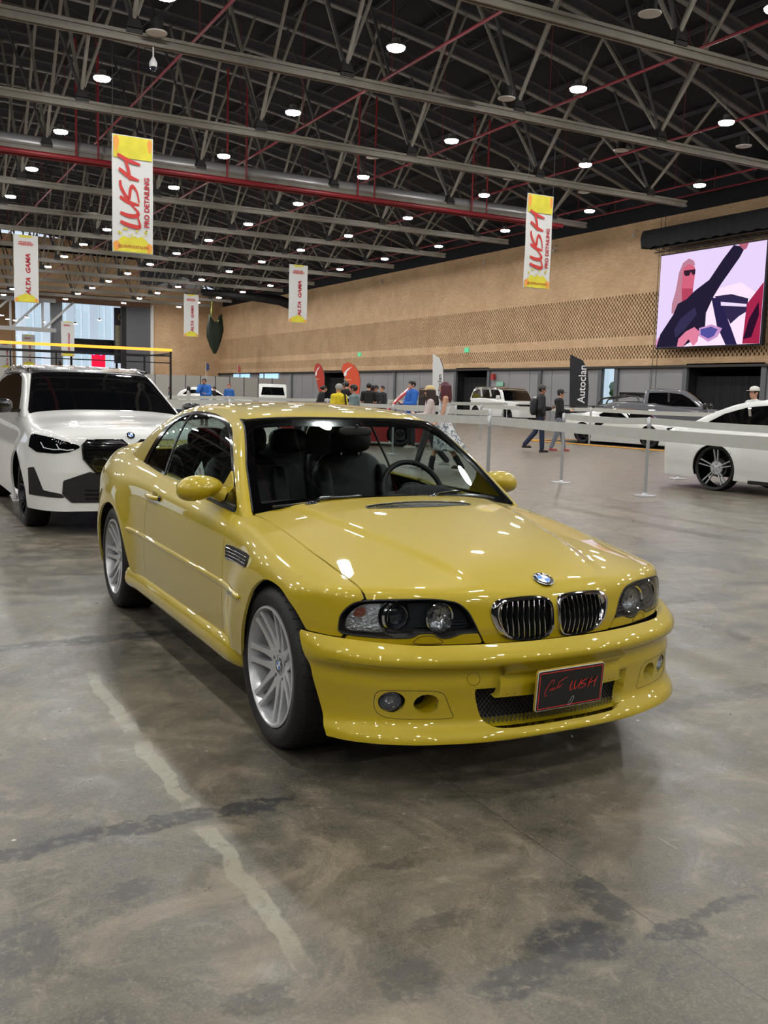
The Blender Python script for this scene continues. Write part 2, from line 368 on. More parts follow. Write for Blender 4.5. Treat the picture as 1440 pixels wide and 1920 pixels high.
# ---------------------------------------------------------------- bays in the right wall
for a, b_, k in BAYS:
    if k == 'dark':
        bay = MB(); bay.box((WX+1.5, (a+b_)/2, 3.3), (3, b_-a, .1)); bay.box((WX+3, (a+b_)/2, 1.6), (.1, b_-a, 3.3))
        bay.box((WX+1.5, a, 1.6), (3, .1, 3.3)); bay.box((WX+1.5, b_, 1.6), (3, .1, 3.3)); o = struct(bay.build('wall_bay', M_dark)); o.name = 'door_bay'
        cu = MB(); n = int((b_-a)*14); ya = a+.35; yb = b_-.2; vs = []; fs = []
        for i in range(n+1):
            t = i/n; yy = ya+(yb-ya)*t; xx = WX+.55+.05*math.sin(i*1.9)+.03*math.sin(i*.7)
            vs += [(xx, yy, .03), (xx+.02*math.sin(i), yy, 2.75)]
        for i in range(n): fs.append((2*i, 2*i+2, 2*i+3, 2*i+1))
        cu.add(vs, fs)
        o = cu.build('curtain', M_cloth, sm=180)
        where = {26.3: 'below the video screen, behind the grey pickup', 47.9: 'left of the white boxy off-roader', 69.0: 'behind the orange teardrop flags'}[a]
        tag(o, 'black pleated curtain hanging in a doorway '+where, 'curtain')
    else:
        struct(MB().box((WX+.2, (a+b_)/2, 1.62), (.02, b_-a, 3.2)).build('window_1', thinglass('window_glass', (.9, .95, .95))))
        lm = mat('garden_leaves', '#6fae5c', .8, noise=.5, nscale=3)
        hb_ = MB()
        for i in range(120):
            hb_.ball((WX+2.2+random.random()*.9, a-1.5+random.random()*4.5, .1+random.random()*3.4), .18+.16*random.random(), 6, 4)
        tag(hb_.build('hedge', lm), 'green leafy hedge outdoors seen through the tall narrow window', 'hedge')
# small signs on the wall
def exit_sign(y, z):
    t = empty('exit_sign', (WX-.035, y, z), 0, 'small green exit sign on the brick wall '+('above the orange teardrop flags' if y > 60 else 'above the doorway beside the white off-roader'), 'sign')
    MB().box((0, 0, 0), (.08, .5, .3)).build('sign_box', mat('exit_green', '#58b98a', .5, emit='#4fc08a', estr=.5), t)
exit_sign(50.6, 4.53); exit_sign(66.5, 4.6)
t = empty('green_wall_sign', (WX-.05, 46.6, 2.3), 0, 'small pale green notice on the grey panel behind the white off-roader', 'sign')
MB().box((0, 0, 0), (.04, .7, .28)).build('sign_plate', mat('notice_green', '#8cc4a8', .6), t)
t = empty('red_cabinet', (WX-.12, 47.3, 2.75), 0, 'small red box high on the wall beside the black curtain', 'box')
MB().box((0, 0, 0), (.16, .3, .36)).build('box_body', mat('hose_red', '#b02a24', .5), t)
# ---------------------------------------------------------------- roof deck and trusses
RX0, RX1 = -28.0, 33.4
def arch_z(x):
    t = (x-2.7)/30.7; return 16.9-5.2*t*t
M_deck = mat('roof_sheet', '#1b1b1f', .85, noise=.2, nscale=1.5)
M_arch = mat('arch_steel', '#47464a', .55, noise=.15, nscale=1.2)
M_flange = mat('flange_steel', '#66635f', .5)
M_tube = mat('tube_steel', '#8a857b', .5, noise=.12, nscale=2)
M_dtube = mat('dark_strut', '#302e2e', .55)
M_redp = mat('red_sprinkler_pipe', '#7c2430', .5)
xs = [RX0+(RX1-RX0)*i/28 for i in range(29)]
rd = MB(); vs = []; fs = []
for i, x in enumerate(xs): vs += [(x, BY, arch_z(x)+.75), (x, FY+1, arch_z(x)+.75)]
for i in range(28): fs.append((2*i, 2*i+2, 2*i+3, 2*i+1))
rd.add(vs, fs); struct(rd.build('ceiling', M_deck))
pu = MB()
for i in range(1, 28, 1):
    x = xs[i]; pu.box((x, (BY+FY)/2, arch_z(x)+.6), (.10, FY-BY, .16))
struct(pu.build('ceiling_purlins', M_arch))
CH = [8.25+6.57*k for k in range(-5, 14)]         # truss planes
NX = [3.8+5.82*k for k in range(-5, 5)]           # node lines = lamp rows
def ibeam(pts_z, y, mb, w=.22, h=.42):
    for (xa, za), (xb, zb) in zip(pts_z[:-1], pts_z[1:]):
        mb.bar((xa, y, za), (xb, y, zb), .03, h, up=(0, 1, 0)) if False else None
        mb.add([(xa, y-.02, za-h/2), (xb, y-.02, zb-h/2), (xb, y-.02, zb+h/2), (xa, y-.02, za+h/2), (xa, y+.02, za-h/2), (xb, y+.02, zb-h/2), (xb, y+.02, zb+h/2), (xa, y+.02, za+h/2)],
               [(0, 1, 2, 3), (7, 6, 5, 4)])
def flange(pts_z, y, mb, w, dz, t=.035):
    for (xa, za), (xb, zb) in zip(pts_z[:-1], pts_z[1:]):
        za2, zb2 = za+dz, zb+dz
        mb.add([(xa, y-w/2, za2-t), (xb, y-w/2, zb2-t), (xb, y+w/2, zb2-t), (xa, y+w/2, za2-t), (xa, y-w/2, za2+t), (xb, y-w/2, zb2+t), (xb, y+w/2, zb2+t), (xa, y+w/2, za2+t)],
               [(3, 2, 1, 0), (4, 5, 6, 7), (0, 1, 5, 4), (2, 3, 7, 6)])
az = [(x, arch_z(x)) for x in xs]
def pipe_mesh():
    return None
tr0 = empty('roof_truss', (0, 0, 0), 0, 'grey steel roof truss with arched beams, a straight bottom chord and sloping struts', 'truss', 'roof trusses spanning the hall')
for dy in (0.0, 3.285):
    m_ = MB(); ibeam(az, dy, m_); m_.build('arch_beam', M_arch, tr0)
    m2 = MB(); flange(az, dy, m2, .24, -.21); flange(az, dy, m2, .24, .21); m2.build('arch_flange', M_flange, tr0)
m_ = MB()
for dz in (-.09, .09): m_.box(((NX[0]+29.2)/2, -.07, 10+dz), (29.2-NX[0], .06, .08)); m_.box(((NX[0]+29.2)/2, .07, 10+dz), (29.2-NX[0], .06, .08))
m_.box(((NX[0]+29.2)/2, 0, 10), (29.2-NX[0], .06, .16))
m_.build('bottom_chord', M_tube, tr0)
strut_me = {}
for i, x in enumerate(NX):
    nd = MB(); nd.box((x, 0, 10.12), (.40, .30, .10)); nd.add([(x-.2, -.16, 10.19), (x+.2, -.16, 10.19), (x+.2, .16, 10.19), (x-.2, .16, 10.19), (x-.1, -.1, 10.5), (x+.1, -.1, 10.5), (x+.1, .1, 10.5), (x-.1, .1, 10.5)], [(0, 1, 5, 4), (1, 2, 6, 5), (2, 3, 7, 6), (3, 0, 4, 7), (4, 5, 6, 7)])
    nd.build('node_plate', M_dtube, tr0)
    for sx, yy in ((-1, 0), (1, 0), (-.25, 3.285), (.25, -3.285)):
        xx = x+sx*(2.2 if yy == 0 else 1.2); zt = arch_z(xx)-.25
        if xx > 32.5: continue
        MB().tube([(x, 0, 10.3), (xx, yy, zt)], .06 if yy else .052, 8).build('strut', M_tube if (yy or sx > 0) else M_dtube, tr0, sm=60)
rods = MB()
for i in range(len(NX)-1):
    x0, x1 = NX[i], NX[i+1]
    rods.tube([(x0, 0, arch_z(x0)-.2), (x1, 3.285, arch_z(x1)-.25)], .014, 4); rods.tube([(x1, 0, arch_z(x1)-.2), (x0, 3.285, arch_z(x0)-.25)], .014, 4)
    rods.tube([(x0, 3.285, arch_z(x0)-.2), (x1, 6.57, arch_z(x1)-.25)], .014, 4); rods.tube([(x0, 0, 10.1), (x1, 6.57, arch_z(x1)-.3)], .012, 4)
rods.build('bracing_rods', M_dtube, tr0)
tr0.location = (0, CH[0], 0)
TRS = [(tr0, CH[0])]
for y in CH[1:]:
    c = copy_tree(tr0); c.location = (0, y, 0); TRS.append((c, y))
ORD = ['first', 'second', 'third', 'fourth', 'fifth', 'sixth', 'seventh', 'eighth', 'ninth', 'tenth', 'eleventh', 'twelfth', 'thirteenth', 'fourteenth', 'fifteenth', 'sixteenth']
vis = [q for q in TRS if q[1] > 12]
for i, (c, y) in enumerate(vis): c['label'] = 'grey steel roof truss, %s in view counted from the camera' % ORD[i]
# longitudinal red sprinkler pipes, big cross main and duct
for k, x in enumerate([-25.3, -22.0, -16.4, -10.6, -4.9, .9, 3.8+2.0, 9.6+2.0, 15.4+2.0, 21.3+2.0, 29.5, 31.9]):
    pr_ = MB(); z = 10.75 if x < 29 else 10.9 if x < 31 else 11.1
    pr_.tube([(x, BY+.4, z), (x, FY-.4, z)], .045, 6)
    for y in CH: pr_.tube([(x, y+1, z), (x, y+1, arch_z(x)-.2)], .012, 4)
    o = pr_.build('sprinkler_pipe', M_redp, sm=60)
    tag(o, 'thin dark red sprinkler pipe running lengthwise under the roof, %s counted from the left' % ORD[k] if k < 11 else 'thin dark red sprinkler pipe nearest the brick wall', 'pipe', 'lengthwise red sprinkler pipes')
pm_ = MB(); pm_.tube([(-27, 34.2, 9.75), (27.5, 34.2, 9.75)], .09, 10); pm_.tube([(-27, 34.55, 9.7), (27.5, 34.55, 9.7)], .06, 8)
for x in NX[:-1]: pm_.tube([(x+1, 34.2, 9.75), (x+1, 34.2, min(14, arch_z(x+1)+.3))], .04, 6); pm_.tube([(x+1.8, 34.2, 9.75), (x+1.8, 34.2, min(14, arch_z(x+1.8)+.3))], .04, 6)
tag(pm_.build('sprinkler_main', mat('main_red', '#8a2028', .45), sm=60), 'thick red sprinkler main crossing the whole hall below the roof', 'pipe')
tag(MB().tube([(-27, 34.9, 10.25), (26.5, 34.9, 10.25)], .26, 14).build('air_duct', mat('galvanised_duct', '#b9b9bb', .4, metal=.4), sm=60), 'long grey round duct above the thick red main', 'duct')
# ---------------------------------------------------------------- high-bay lamps on the 5.82 x 6.57 m grid
M_hous = mat('lamp_housing', '#8e8d8c', .5); M_lens = emis('lamp_lens', (1.0, .985, .96), LAMP)
l0 = empty('high_bay_lamp', (0, 0, 0), 0, 'glowing white high-bay lamp hung in a regular row below the trusses', 'lamp', 'high-bay lamps of the hall')
h = MB(); h.lathe([(0, .22), (.10, .21), (.12, .10), (.22, .05), (.24, .0), (.225, .0)], 20); h.build('lamp_housing', M_hous, l0, sm=40)
d = MB(); d.lathe([(.226, .002), (.224, -.035), (.20, -.06), (.0, -.075)], 20); d.build('lamp_lens', M_lens, l0, sm=80)
h = MB(); h.tube([(0, 0, .3), (0, 0, 1.3)], .01, 4); h.build('suspension_cable', M_dtube, l0)
first = True; LAMPS = []
LY = [11.85+6.57*k for k in range(-5, 14)]
LXS = [3.8+5.78*k for k in range(-4, 5)]
for x in LXS:
    for k, y in enumerate(LY):
        if (x < 3 and y > 70) or (x < -8 and y > 40): continue
        c = l0 if first else copy_tree(l0); first = False
        c.location = (x, y, 10.0); LAMPS.append((c, x, y))
def px_of(P):
    v = M.inverted() @ Vector(P); return (720-FPX*v.x/v.z*1.0, 960+FPX*v.y/v.z) if v.z < 0 else (-1e4, -1e4)
for x in LXS:
    col_ = [(y, c) for c, xx, y in LAMPS if abs(xx-x) < .1 and -10 < px_of((x, y, 9.95))[0] < 1450 and -10 < 1920-px_of((x, y, 9.95))[1] < 1920 and y > 9]
    rk = ORD[len(LXS)-1-LXS.index(x)]
    for i, (y, c) in enumerate(sorted(col_, key=lambda q: q[0])): c['label'] = 'glowing high-bay lamp, %s from the front in the %s row from the brick wall' % (ORD[i], rk)
# round white speakers, cameras and small fixtures
M_spk = mat('speaker_white', '#cfcdc8', .5)
s0 = empty('ceiling_speaker', (0, 0, 0), 0, 'pale round ceiling speaker hanging below the trusses', 'speaker')
MB().lathe([(.0, -.03), (.24, -.02), (.25, .02), (.16, .04), (.15, .3), (0, .3)], 20).build('speaker_body', M_black, s0, sm=50)
MB().lathe([(.0, -.045), (.25, -.03), (.26, -.01), (.0, -.01)], 20).build('speaker_grille', M_spk, s0, sm=50)
# ---------------------------------------------------------------- implicit car bodies
def sm(a, b, k):
    h = np.maximum(k-np.abs(a-b), 0)/k
    return np.maximum(a, b)+h*h*h*k/6.0
def spl(x, xs, ys):
    """smooth cubic Hermite through (xs, ys)"""
    xs = np.asarray(xs, float); ys = np.asarray(ys, float); h = np.diff(xs); d = np.diff(ys)/h
    m = np.empty_like(ys); m[1:-1] = (d[:-1]*h[1:]+d[1:]*h[:-1])/(h[1:]+h[:-1]); m[0] = d[0]; m[-1] = d[-1]
    x = np.asarray(x, float); i = np.clip(np.searchsorted(xs, x)-1, 0, len(h)-1); hh = h[i]; t = (x-xs[i])/hh
    tc = np.clip(t, 0, 1); t2 = tc*tc; t3 = t2*tc
    r = (2*t3-3*t2+1)*ys[i]+(t3-2*t2+tc)*hh*m[i]+(-2*t3+3*t2)*ys[i+1]+(t3-t2)*hh*m[i+1]
    return r+np.where(t < 0, t*hh*m[0], 0)+np.where(t > 1, (t-1)*hh*m[-1], 0)
def sstep(x, a, b):
    t = np.clip((x-a)/(b-a), 0, 1); return t*t*(3-2*t)
def cast(F, O, D, rmax, n=26, it=16):
    """first crossing outwards along each ray that starts inside"""
    O = np.asarray(O, float); D = np.asarray(D, float)
    def ev(t): P = O+D*t[:, None]; return F(P[:, 0], P[:, 1], P[:, 2])
    N = len(O); lo = np.zeros(N); hi = np.full(N, float(rmax)); done = np.zeros(N, bool)
    for k in range(1, n+1):
        t = np.full(N, rmax*k/n); v = ev(t); new = (~done) & (v > 0)
        hi[new] = t[new]; lo[new] = rmax*(k-1)/n; done |= new
    for _ in range(it):
        mid = (lo+hi)/2; v = ev(mid); ins = v < 0
        lo = np.where(ins, mid, lo); hi = np.where(ins, hi, mid)
    return O+D*((lo+hi)/2)[:, None]
def gridtris(nr, ncol):
    a = (np.arange(nr-1)[:, None]*ncol+np.arange(ncol-1)[None]).ravel()
    return np.concatenate([np.stack([a, a+1, a+ncol+1], 1), np.stack([a, a+ncol+1, a+ncol], 1)])
def tube_shell(F, y0, y1, zc, step=0.014, th0=-50, nth=190, rmax=1.5):
    """rays fan about the long axis, over the top"""
    ys = np.arange(y0, y1+1e-6, step); th = np.radians(np.linspace(th0, 180-th0, nth))
    Y, Tt = np.meshgrid(ys, th, indexing='ij'); D = np.stack([-np.cos(Tt).ravel(), np.zeros(Y.size), np.sin(Tt).ravel()], 1)
    zz = zc(Y.ravel()) if callable(zc) else np.full(Y.size, zc)
    O = np.stack([np.zeros(Y.size), Y.ravel(), zz], 1)
    return cast(F, O, D, rmax), gridtris(len(ys), nth)
def fan_shell(F, yc, z0, z1, step=0.012, a0=-100, a1=100, na=200, rmax=1.6, back=False):
    """rays fan about an upright axis at the nose (or tail)"""
    zs = np.arange(z0, z1+1e-6, step); an = np.radians(np.linspace(a0, a1, na))
    Z, A = np.meshgrid(zs, an, indexing='ij'); s = 1 if back else -1
    D = np.stack([np.sin(A).ravel()*(-s), s*np.cos(A).ravel(), np.zeros(Z.size)], 1)
    O = np.stack([np.zeros(Z.size), np.full(Z.size, yc), Z.ravel()], 1)
    return cast(F, O, D, rmax), gridtris(len(zs), na)[:, ::-1]
def clip(V, T, phi):
    """keep the part of a triangle mesh where phi(V) > 0"""
    if len(T) == 0: return V, T
    p = phi(V); p = np.where(np.abs(p) < 1e-7, 1e-7, p); ins = p > 0; c = ins[T].sum(1)
    keep = T[c == 3]; newV = [V]; base = len(V); out = [keep]
    mix = T[(c == 1) | (c == 2)]
    if len(mix):
        one = ins[mix].sum(1) == 1
        flag = np.where(one[:, None], ins[mix], ~ins[mix]); k = flag.argmax(1)
        R = np.stack([mix[np.arange(len(mix)), (k+j) % 3] for j in range(3)], 1)
        def cut(a, b):
            t = p[a]/(p[a]-p[b]); return V[a]+(V[b]-V[a])*t[:, None]
        A, B, Cc = R[:, 0], R[:, 1], R[:, 2]
        e = np.concatenate([np.stack([A, B], 1), np.stack([A, Cc], 1)]); es = np.sort(e, 1)
        u, inv = np.unique(es, axis=0, return_inverse=True); inv = inv.ravel()
        newV.append(cut(u[:, 0], u[:, 1])); nab = base+inv[:len(R)]; nac = base+inv[len(R):]
        o = one
        out.append(np.stack([A, nab, nac], 1)[o]); out.append(np.stack([nab, B, Cc], 1)[~o]); out.append(np.stack([nab, Cc, nac], 1)[~o])
    V2 = np.concatenate(newV); T2 = np.concatenate(out)
    used = np.unique(T2); mp = np.full(len(V2), -1); mp[used] = np.arange(len(used))
    return V2[used], mp[T2]
def grad(F, V, e=2e-3):
    g = np.empty_like(V)
    for a in range(3):
        d = np.zeros(3); d[a] = e; P = V+d; Q = V-d
        g[:, a] = F(P[:, 0], P[:, 1], P[:, 2])-F(Q[:, 0], Q[:, 1], Q[:, 2])
    return g/np.maximum(np.linalg.norm(g, axis=1, keepdims=True), 1e-9)
def surf(name, V, T, m, parent, F=None, off=0.0, thick=0.0):
    """link a clipped shell with exact normals; thick gives it a folded-in rim"""
    if F is not None:
        G = grad(F, V)
        if off: V = V+G*off
    n = np.cross(V[T[:, 1]]-V[T[:, 0]], V[T[:, 2]]-V[T[:, 0]])
    if F is not None:
        flip = (n*G[T[:, 0]]).sum(1) < 0; T = T.copy(); T[flip] = T[flip][:, ::-1]
    nv = len(V)
    if thick:
        e = np.concatenate([T[:, [0, 1]], T[:, [1, 2]], T[:, [2, 0]]]); es = np.sort(e, 1)
        u, idx, cnt = np.unique(es, axis=0, return_index=True, return_counts=True); be = e[idx[cnt == 1]]
        bv = np.unique(be); mp = np.full(nv, -1); mp[bv] = nv+np.arange(len(bv)); Vi = V[bv]-G[bv]*thick
        q1 = np.stack([be[:, 1], be[:, 0], mp[be[:, 0]]], 1); q2 = np.stack([be[:, 1], mp[be[:, 0]], mp[be[:, 1]]], 1)
        V = np.concatenate([V, Vi]); T = np.concatenate([T, q1, q2])
    me = bpy.data.meshes.new(name); me.vertices.add(len(V)); me.vertices.foreach_set('co', V.ravel())
    me.loops.add(T.size); me.loops.foreach_set('vertex_index', T.ravel().astype(np.int32))
    me.polygons.add(len(T)); me.polygons.foreach_set('loop_start', np.arange(0, T.size, 3, dtype=np.int32))
    me.polygons.foreach_set('loop_total', np.full(len(T), 3, dtype=np.int32)); me.polygons.foreach_set('use_smooth', [True]*len(T))
    me.update(); me.validate()
    if F is not None and len(me.loops) == T.size:
        NV = np.zeros((len(V), 3)); NV[:nv] = G
        if thick: NV[nv:] = G[bv]
        me.normals_split_custom_set(NV[T.ravel()].tolist())
    return link(name, me, m, parent)
def sdpoly(px, py, poly):
    """signed distance to a polygon, positive inside"""
    P = np.asarray(poly, float); d = np.full(px.shape, 1e9); s = np.zeros(px.shape, int); n = len(P)
    for i in range(n):
        ax, ay = P[i]; bx, by = P[(i+1) % n]; ex, ey = bx-ax, by-ay; wx, wy = px-ax, py-ay
        t = np.clip((wx*ex+wy*ey)/(ex*ex+ey*ey+1e-12), 0, 1); d = np.minimum(d, (wx-ex*t)**2+(wy-ey*t)**2)
        c = ((ay <= py) & (by > py)) | ((by <= py) & (ay > py))
        cr = (ax+(py-ay)/(ey if abs(ey) > 1e-12 else 1e-12)*ex) > px; s += (c & cr)
    return np.where(s % 2 == 1, 1, -1)*np.sqrt(d)
def curve2(pts, n=8, closed=True):
    """Catmull-Rom resampling of a 2-D outline"""
    P = [np.array(p, float) for p in pts]; m = len(P); out = []
    for i in range(m if closed else m-1):
        p0, p1, p2, p3 = (P[(i-1) % m], P[i], P[(i+1) % m], P[(i+2) % m]) if closed else (P[max(i-1, 0)], P[i], P[i+1], P[min(i+2, m-1)])
        for j in range(n):
            t = j/n; out.append(.5*((2*p1)+(-p0+p2)*t+(2*p0-5*p1+4*p2-p3)*t*t+(-p0+3*p1-3*p2+p3)*t**3))
    if not closed: out.append(P[-1])
    return out
for i, (x, y, wh) in enumerate([(4.2, 20.7, 'near the top left, right of the leftmost lamp row'), (14.2, 20.2, 'right of the middle, between two lamps'), (13.3, 13.5, 'nearest the camera at the top edge'),
                                (20.8, 22.7, 'hanging above the farther yellow-topped banner'), (24.1, 28.6, 'over the buff brick wall, behind the farther yellow-topped banner'), (23.7, 20.0, 'above the video screen'),
                                (7.9, 46.7, 'left of the nearest hanging banner'), (14.2, 28.5, 'above the middle of the yellow car roof, left'), (20.2, 28.4, 'above the farther yellow-topped banner, on the truss')]):
    c = s0 if i == 0 else copy_tree(s0); c.location = (x, y, 10.0)
    tag(c, 'pale round ceiling speaker '+wh, 'speaker')
    if 'group' in c: del c['group']
t = empty('dome_camera', (4.3, 21.4, 9.4), 0, 'white dome security camera hanging under a truss node, top left', 'camera')
cm = MB(); cm.tube([(0, 0, .6), (0, 0, .1)], .02, 6); cm.lathe([(.0, -.02), (.09, 0), (.1, .1), (.05, .2), (.02, .25)], 16); cm.build('camera_mount', M_white, t, sm=50)
MB().lathe([(0, -.12), (.05, -.1), (.08, -.04), (.085, 0), (0, 0)], 16).build('camera_dome', mat('dark_dome', '#20242c', .1), t, sm=60)
# ---------------------------------------------------------------- hanging banners
M_ban = mat('banner_cloth', '#d5d6d4', .7); M_yel = mat('banner_yellow', '#d9cf3c', .7, noise=.12, nscale=3); M_org = mat('banner_orange', '#eaa04a', .7)
M_red = mat('banner_red', '#c8342f', .6); M_crim = mat('banner_crimson', '#b3202f', .6); M_or2 = mat('banner_small_text', '#b8702c', .6); M_pale = mat('banner_pale_yellow', '#dfe08a', .7)
def lush_strokes(mb, M_, s=1.0, w=.05, dz=.004):
    """hand-brushed LUSH as flat tapered strokes in a 2.4 x 1 box"""
    ST = [[(.16, .98), (.06, .55), (.02, .08), (.12, .02), (.50, .20)], [(.46, .98), (.38, .55), (.40, .18), (.52, .10), (.80, .50)],
          [(1.0, 1.0), (.84, .55), (.78, .05)], [(1.56, .98), (1.30, .92), (.95, .58), (1.30, .48), (1.40, .36), (1.20, .16), (.86, .06)],
          [(1.95, 1.04), (1.72, .55), (1.62, .06)], [(1.60, .50), (2.0, .60), (2.30, .78)], [(2.42, 1.12), (2.26, .6), (2.16, .0)]]
    for k, st in enumerate(ST):
        pts = []
        for i in range(len(st)-1):
            for j in range(6):
                t = j/6; p0 = st[max(i-1, 0)]; p1 = st[i]; p2 = st[i+1]; p3 = st[min(i+2, len(st)-1)]
                pts.append(tuple(.5*((2*p1[a])+(-p0[a]+p2[a])*t+(2*p0[a]-5*p1[a]+4*p2[a]-p3[a])*t*t+(-p0[a]+3*p1[a]-3*p2[a]+p3[a])*t**3) for a in (0, 1)))
        pts.append(st[-1]); n = len(pts); vs = []; fs = []
        for i, (x, y) in enumerate(pts):
            a = pts[max(i-1, 0)]; b = pts[min(i+1, n-1)]; dx, dy = b[0]-a[0], b[1]-a[1]; L = math.hypot(dx, dy) or 1
            ww = w*(.62+.55*math.sin(PI*min(1, .15+i/n)))
            nx, ny = -dy/L*ww, dx/L*ww
            z = dz+.0006*k
            vs += [M_ @ Vector(((x+nx)*s, (y+ny)*s, z)), M_ @ Vector(((x-nx)*s, (y-ny)*s, z))]
        for i in range(n-1): fs.append((2*i, 2*i+1, 2*i+3, 2*i+2))
        mb.add(vs, fs)
    return mb
def cloud(mb, M_, W, y0, y1, seed, dz=.003, rag=.06):
    r = random.Random(seed); n = 14; up = []
    for i in range(n+1):
        x = W*(.02+.96*i/n); edge = min(i, n-i)/(n/2)
        up.append((x, y0+(y1-y0)*(.35+.65*min(1, edge*2.2))+r.uniform(-rag, rag)*.5))
    pts = [(W*.02, y0), (W*.98, y0)]+up[::-1]
    mb.add([M_ @ Vector((x, y, dz)) for x, y in pts], [tuple(range(len(pts)))])
def banner(name, x0, y, z0, W, H, kind, label, top=10.0):
    if y < 100: top = arch_z(x0+W/2)+.72
    t = empty(name, (x0, y, z0), 0, label, 'banner')
    b = MB(); n = 12; vs = []; fs = []
    for i in range(n+1):
        zz = H*i/n; yy = .012*math.sin(i*.9)
        vs += [(0, yy-.004, zz), (W, yy-.004, zz), (0, yy+.004, zz), (W, yy+.004, zz)]
    for i in range(n):
        a = 4*i; fs += [(a, a+1, a+5, a+4), (a+3, a+2, a+6, a+7), (a+2, a, a+4, a+6), (a+1, a+3, a+7, a+5)]
    b.add(vs, fs); b.build('cloth', M_ban, t, sm=60)
    for sx in (.02, W-.02): MB().tube([(sx, 0, H), (sx, 0, top-z0)], .006, 4).build('hanging_cord', M_dtube, t)
    Mf = frame((0, -.022, 0), (1, 0, 0), (0, 0, 1))
    if kind == 'lush':
        c = MB(); c.add([Mf @ Vector(p) for p in [(.03, 2.42*H/3, .001), (W-.03, 2.42*H/3, .001), (W-.03, H-.02, .001), (.03, H-.02, .001)]], [(0, 1, 2, 3)]); c.build('upper_yellow_print', M_yel, t); c = MB()
        cloud(c, Mf, W, .02, .40, 3); r = random.Random(5)
        for k in range(16):
            px, py = r.uniform(.15, W-.15), r.uniform(.40, .60); s_ = r.uniform(.02, .05)
            c.add([Mf @ Vector((px+s_*math.cos(a+k), py+s_*math.sin(a+k), .002)) for a in (0, 2.1, 4.2)], [(0, 1, 2)])
        c.build('yellow_print', M_yel, t)
        for px, py, sx_, sy_ in ((.10, H-.22, .07, .2), (W-.09, H-.2, .06, .17), (.1, .15, .08, .13), (W-.1, .14, .08, .13)):
            o = MB(); o.add([Mf @ Vector((px+sx_*math.cos(a)*(1+.2*math.sin(3*a)), py+sy_*math.sin(a), .0035)) for a in np.linspace(0, 2*PI, 13)[:-1]], [tuple(range(12))]); o.build('orange_print', M_org, t)
        Mr = Mf @ frame((.80*W, .62, .004), (0, 1, 0), (-1, 0, 0))
        Ml = Mf @ frame((.68*W, .64, .004), (0, 1, 0), (-1, 0, 0))
        lush_strokes(MB(), Ml @ Matrix.Diagonal((.72, .50*W, 1, 1)), 1.0, .062, .003).build('lush_lettering', M_red, t)
        text_mb('PRO DETAILING', .175, Mf @ frame((.90*W, .66, .004), (0, 1, 0), (-1, 0, 0)), .002, bold=.006, sx=.98).build('small_lettering', M_crim, t)
        text_mb('@LUSHPRODETAILING', .10, Mf @ frame((.13*W, .12, .006), (1, 0, 0), (0, 1, 0)), .002, bold=.004, sx=.74*W).build('handle_lettering', M_or2, t)
    else:
        c = MB(); cloud(c, Mf, W, .02, .36, 4, rag=.12); c.add([Mf @ Vector(p) for p in [(.2*W, H-.01, .002), (.3*W, H-.12, .002), (.7*W, H-.1, .002), (.82*W, H-.01, .002)]], [(3, 2, 1, 0)])
        c.build('yellow_print', M_yel, t)
        o = MB()
        for px in (.09*W, .9*W): o.add([Mf @ Vector((px+.07*math.cos(a), .11+.1*math.sin(a), .004)) for a in np.linspace(0, 2*PI, 13)[:-1]], [tuple(range(12))])
        o.build('orange_print', M_org, t)
        txt = kind
        L = .16*len(txt)
        text_mb(txt, .27, Mf @ frame((.66*W, .36, .004), (0, 1, 0), (-1, 0, 0)), .002, bold=.010, shear=.25, sx=1.9/(.165*len(txt)) if len(txt) > 6 else 1).build('crimson_lettering', M_crim, t)
        text_mb('MOTOR CAR', .085, Mf @ frame((.22*W, H-.34, .004), (1, 0, 0), (0, 1, 0)), .002, bold=.003, shear=.2, sx=1.05).build('logo_upper_line', M_red, t)
        text_mb('WEEKEND', .15, Mf @ frame((.17*W, H-.46, .004), (1, 0, 0), (0, 1, 0)), .002, bold=.004, shear=.2, sx=.93).build('logo_lower_line', M_red, t)
    return t
banner('hanging_banner', 3.31, 21.6, 4.83, 1.03, 2.87, 'lush', 'tall yellow-topped banner with red brush lettering, hanging above the white SUV', 10)
banner('hanging_banner', 16.12, 21.6, 4.92, 1.02, 2.9, 'lush', 'tall yellow-topped banner with red brush lettering, hanging before the long brick wall', 10)
banner('hanging_banner', 3.72, 43.4, 5.13, 1.06, 3.0, 'ALTA  GAMA', 'white banner with crimson lettering, leftmost and largest of its kind', 10)
banner('hanging_banner', 17.4, 44.0, 5.07, 1.05, 3.0, 'ALTA  GAMA', 'white banner with crimson lettering hanging before the perforated brick wall', 10)
banner('hanging_banner', 17.6, 63.8, 5.12, 1.06, 2.95, 'ALTA  GAMA', 'white banner with crimson lettering hanging before the far wall, beside the dark green net', 10)
# ---------------------------------------------------------------- yellow coupe: surfaces (x across, y rearwards from the front axle)
ZW = 0.325
def Y_top(ax, y):
    c = spl(y, [-.80, -.745, -.715, -.67, -.60, -.45, -.25, 0, .28, .55, .9, 1.6, 2.3, 2.9, 3.5, 3.75], [.60, .655, .70, .735, .762, .802, .842, .880, .917, .94, .95, .97, .985, 1.0, 1.01, .99])
    crown = spl(y, [-.8, -.6, -.3, .2, .6, 2.2, 3.7], [.035, .05, .068, .066, .06, .035, .02])*(np.minimum(ax, .95)/.7)**2.2
    xc = spl(y, [-.75, -.5, 0, .6], [.275, .335, .45, .57])
    dome = .011*(1-sstep(ax, xc-.035, xc+.03))*sstep(y, -.72, -.45)
    return c-crown+dome
def Y_nose(ax): return spl(ax, [0, .15, .30, .45, .58, .70, .80, .88], [-.733, -.727, -.703, -.665, -.611, -.537, -.428, -.24])
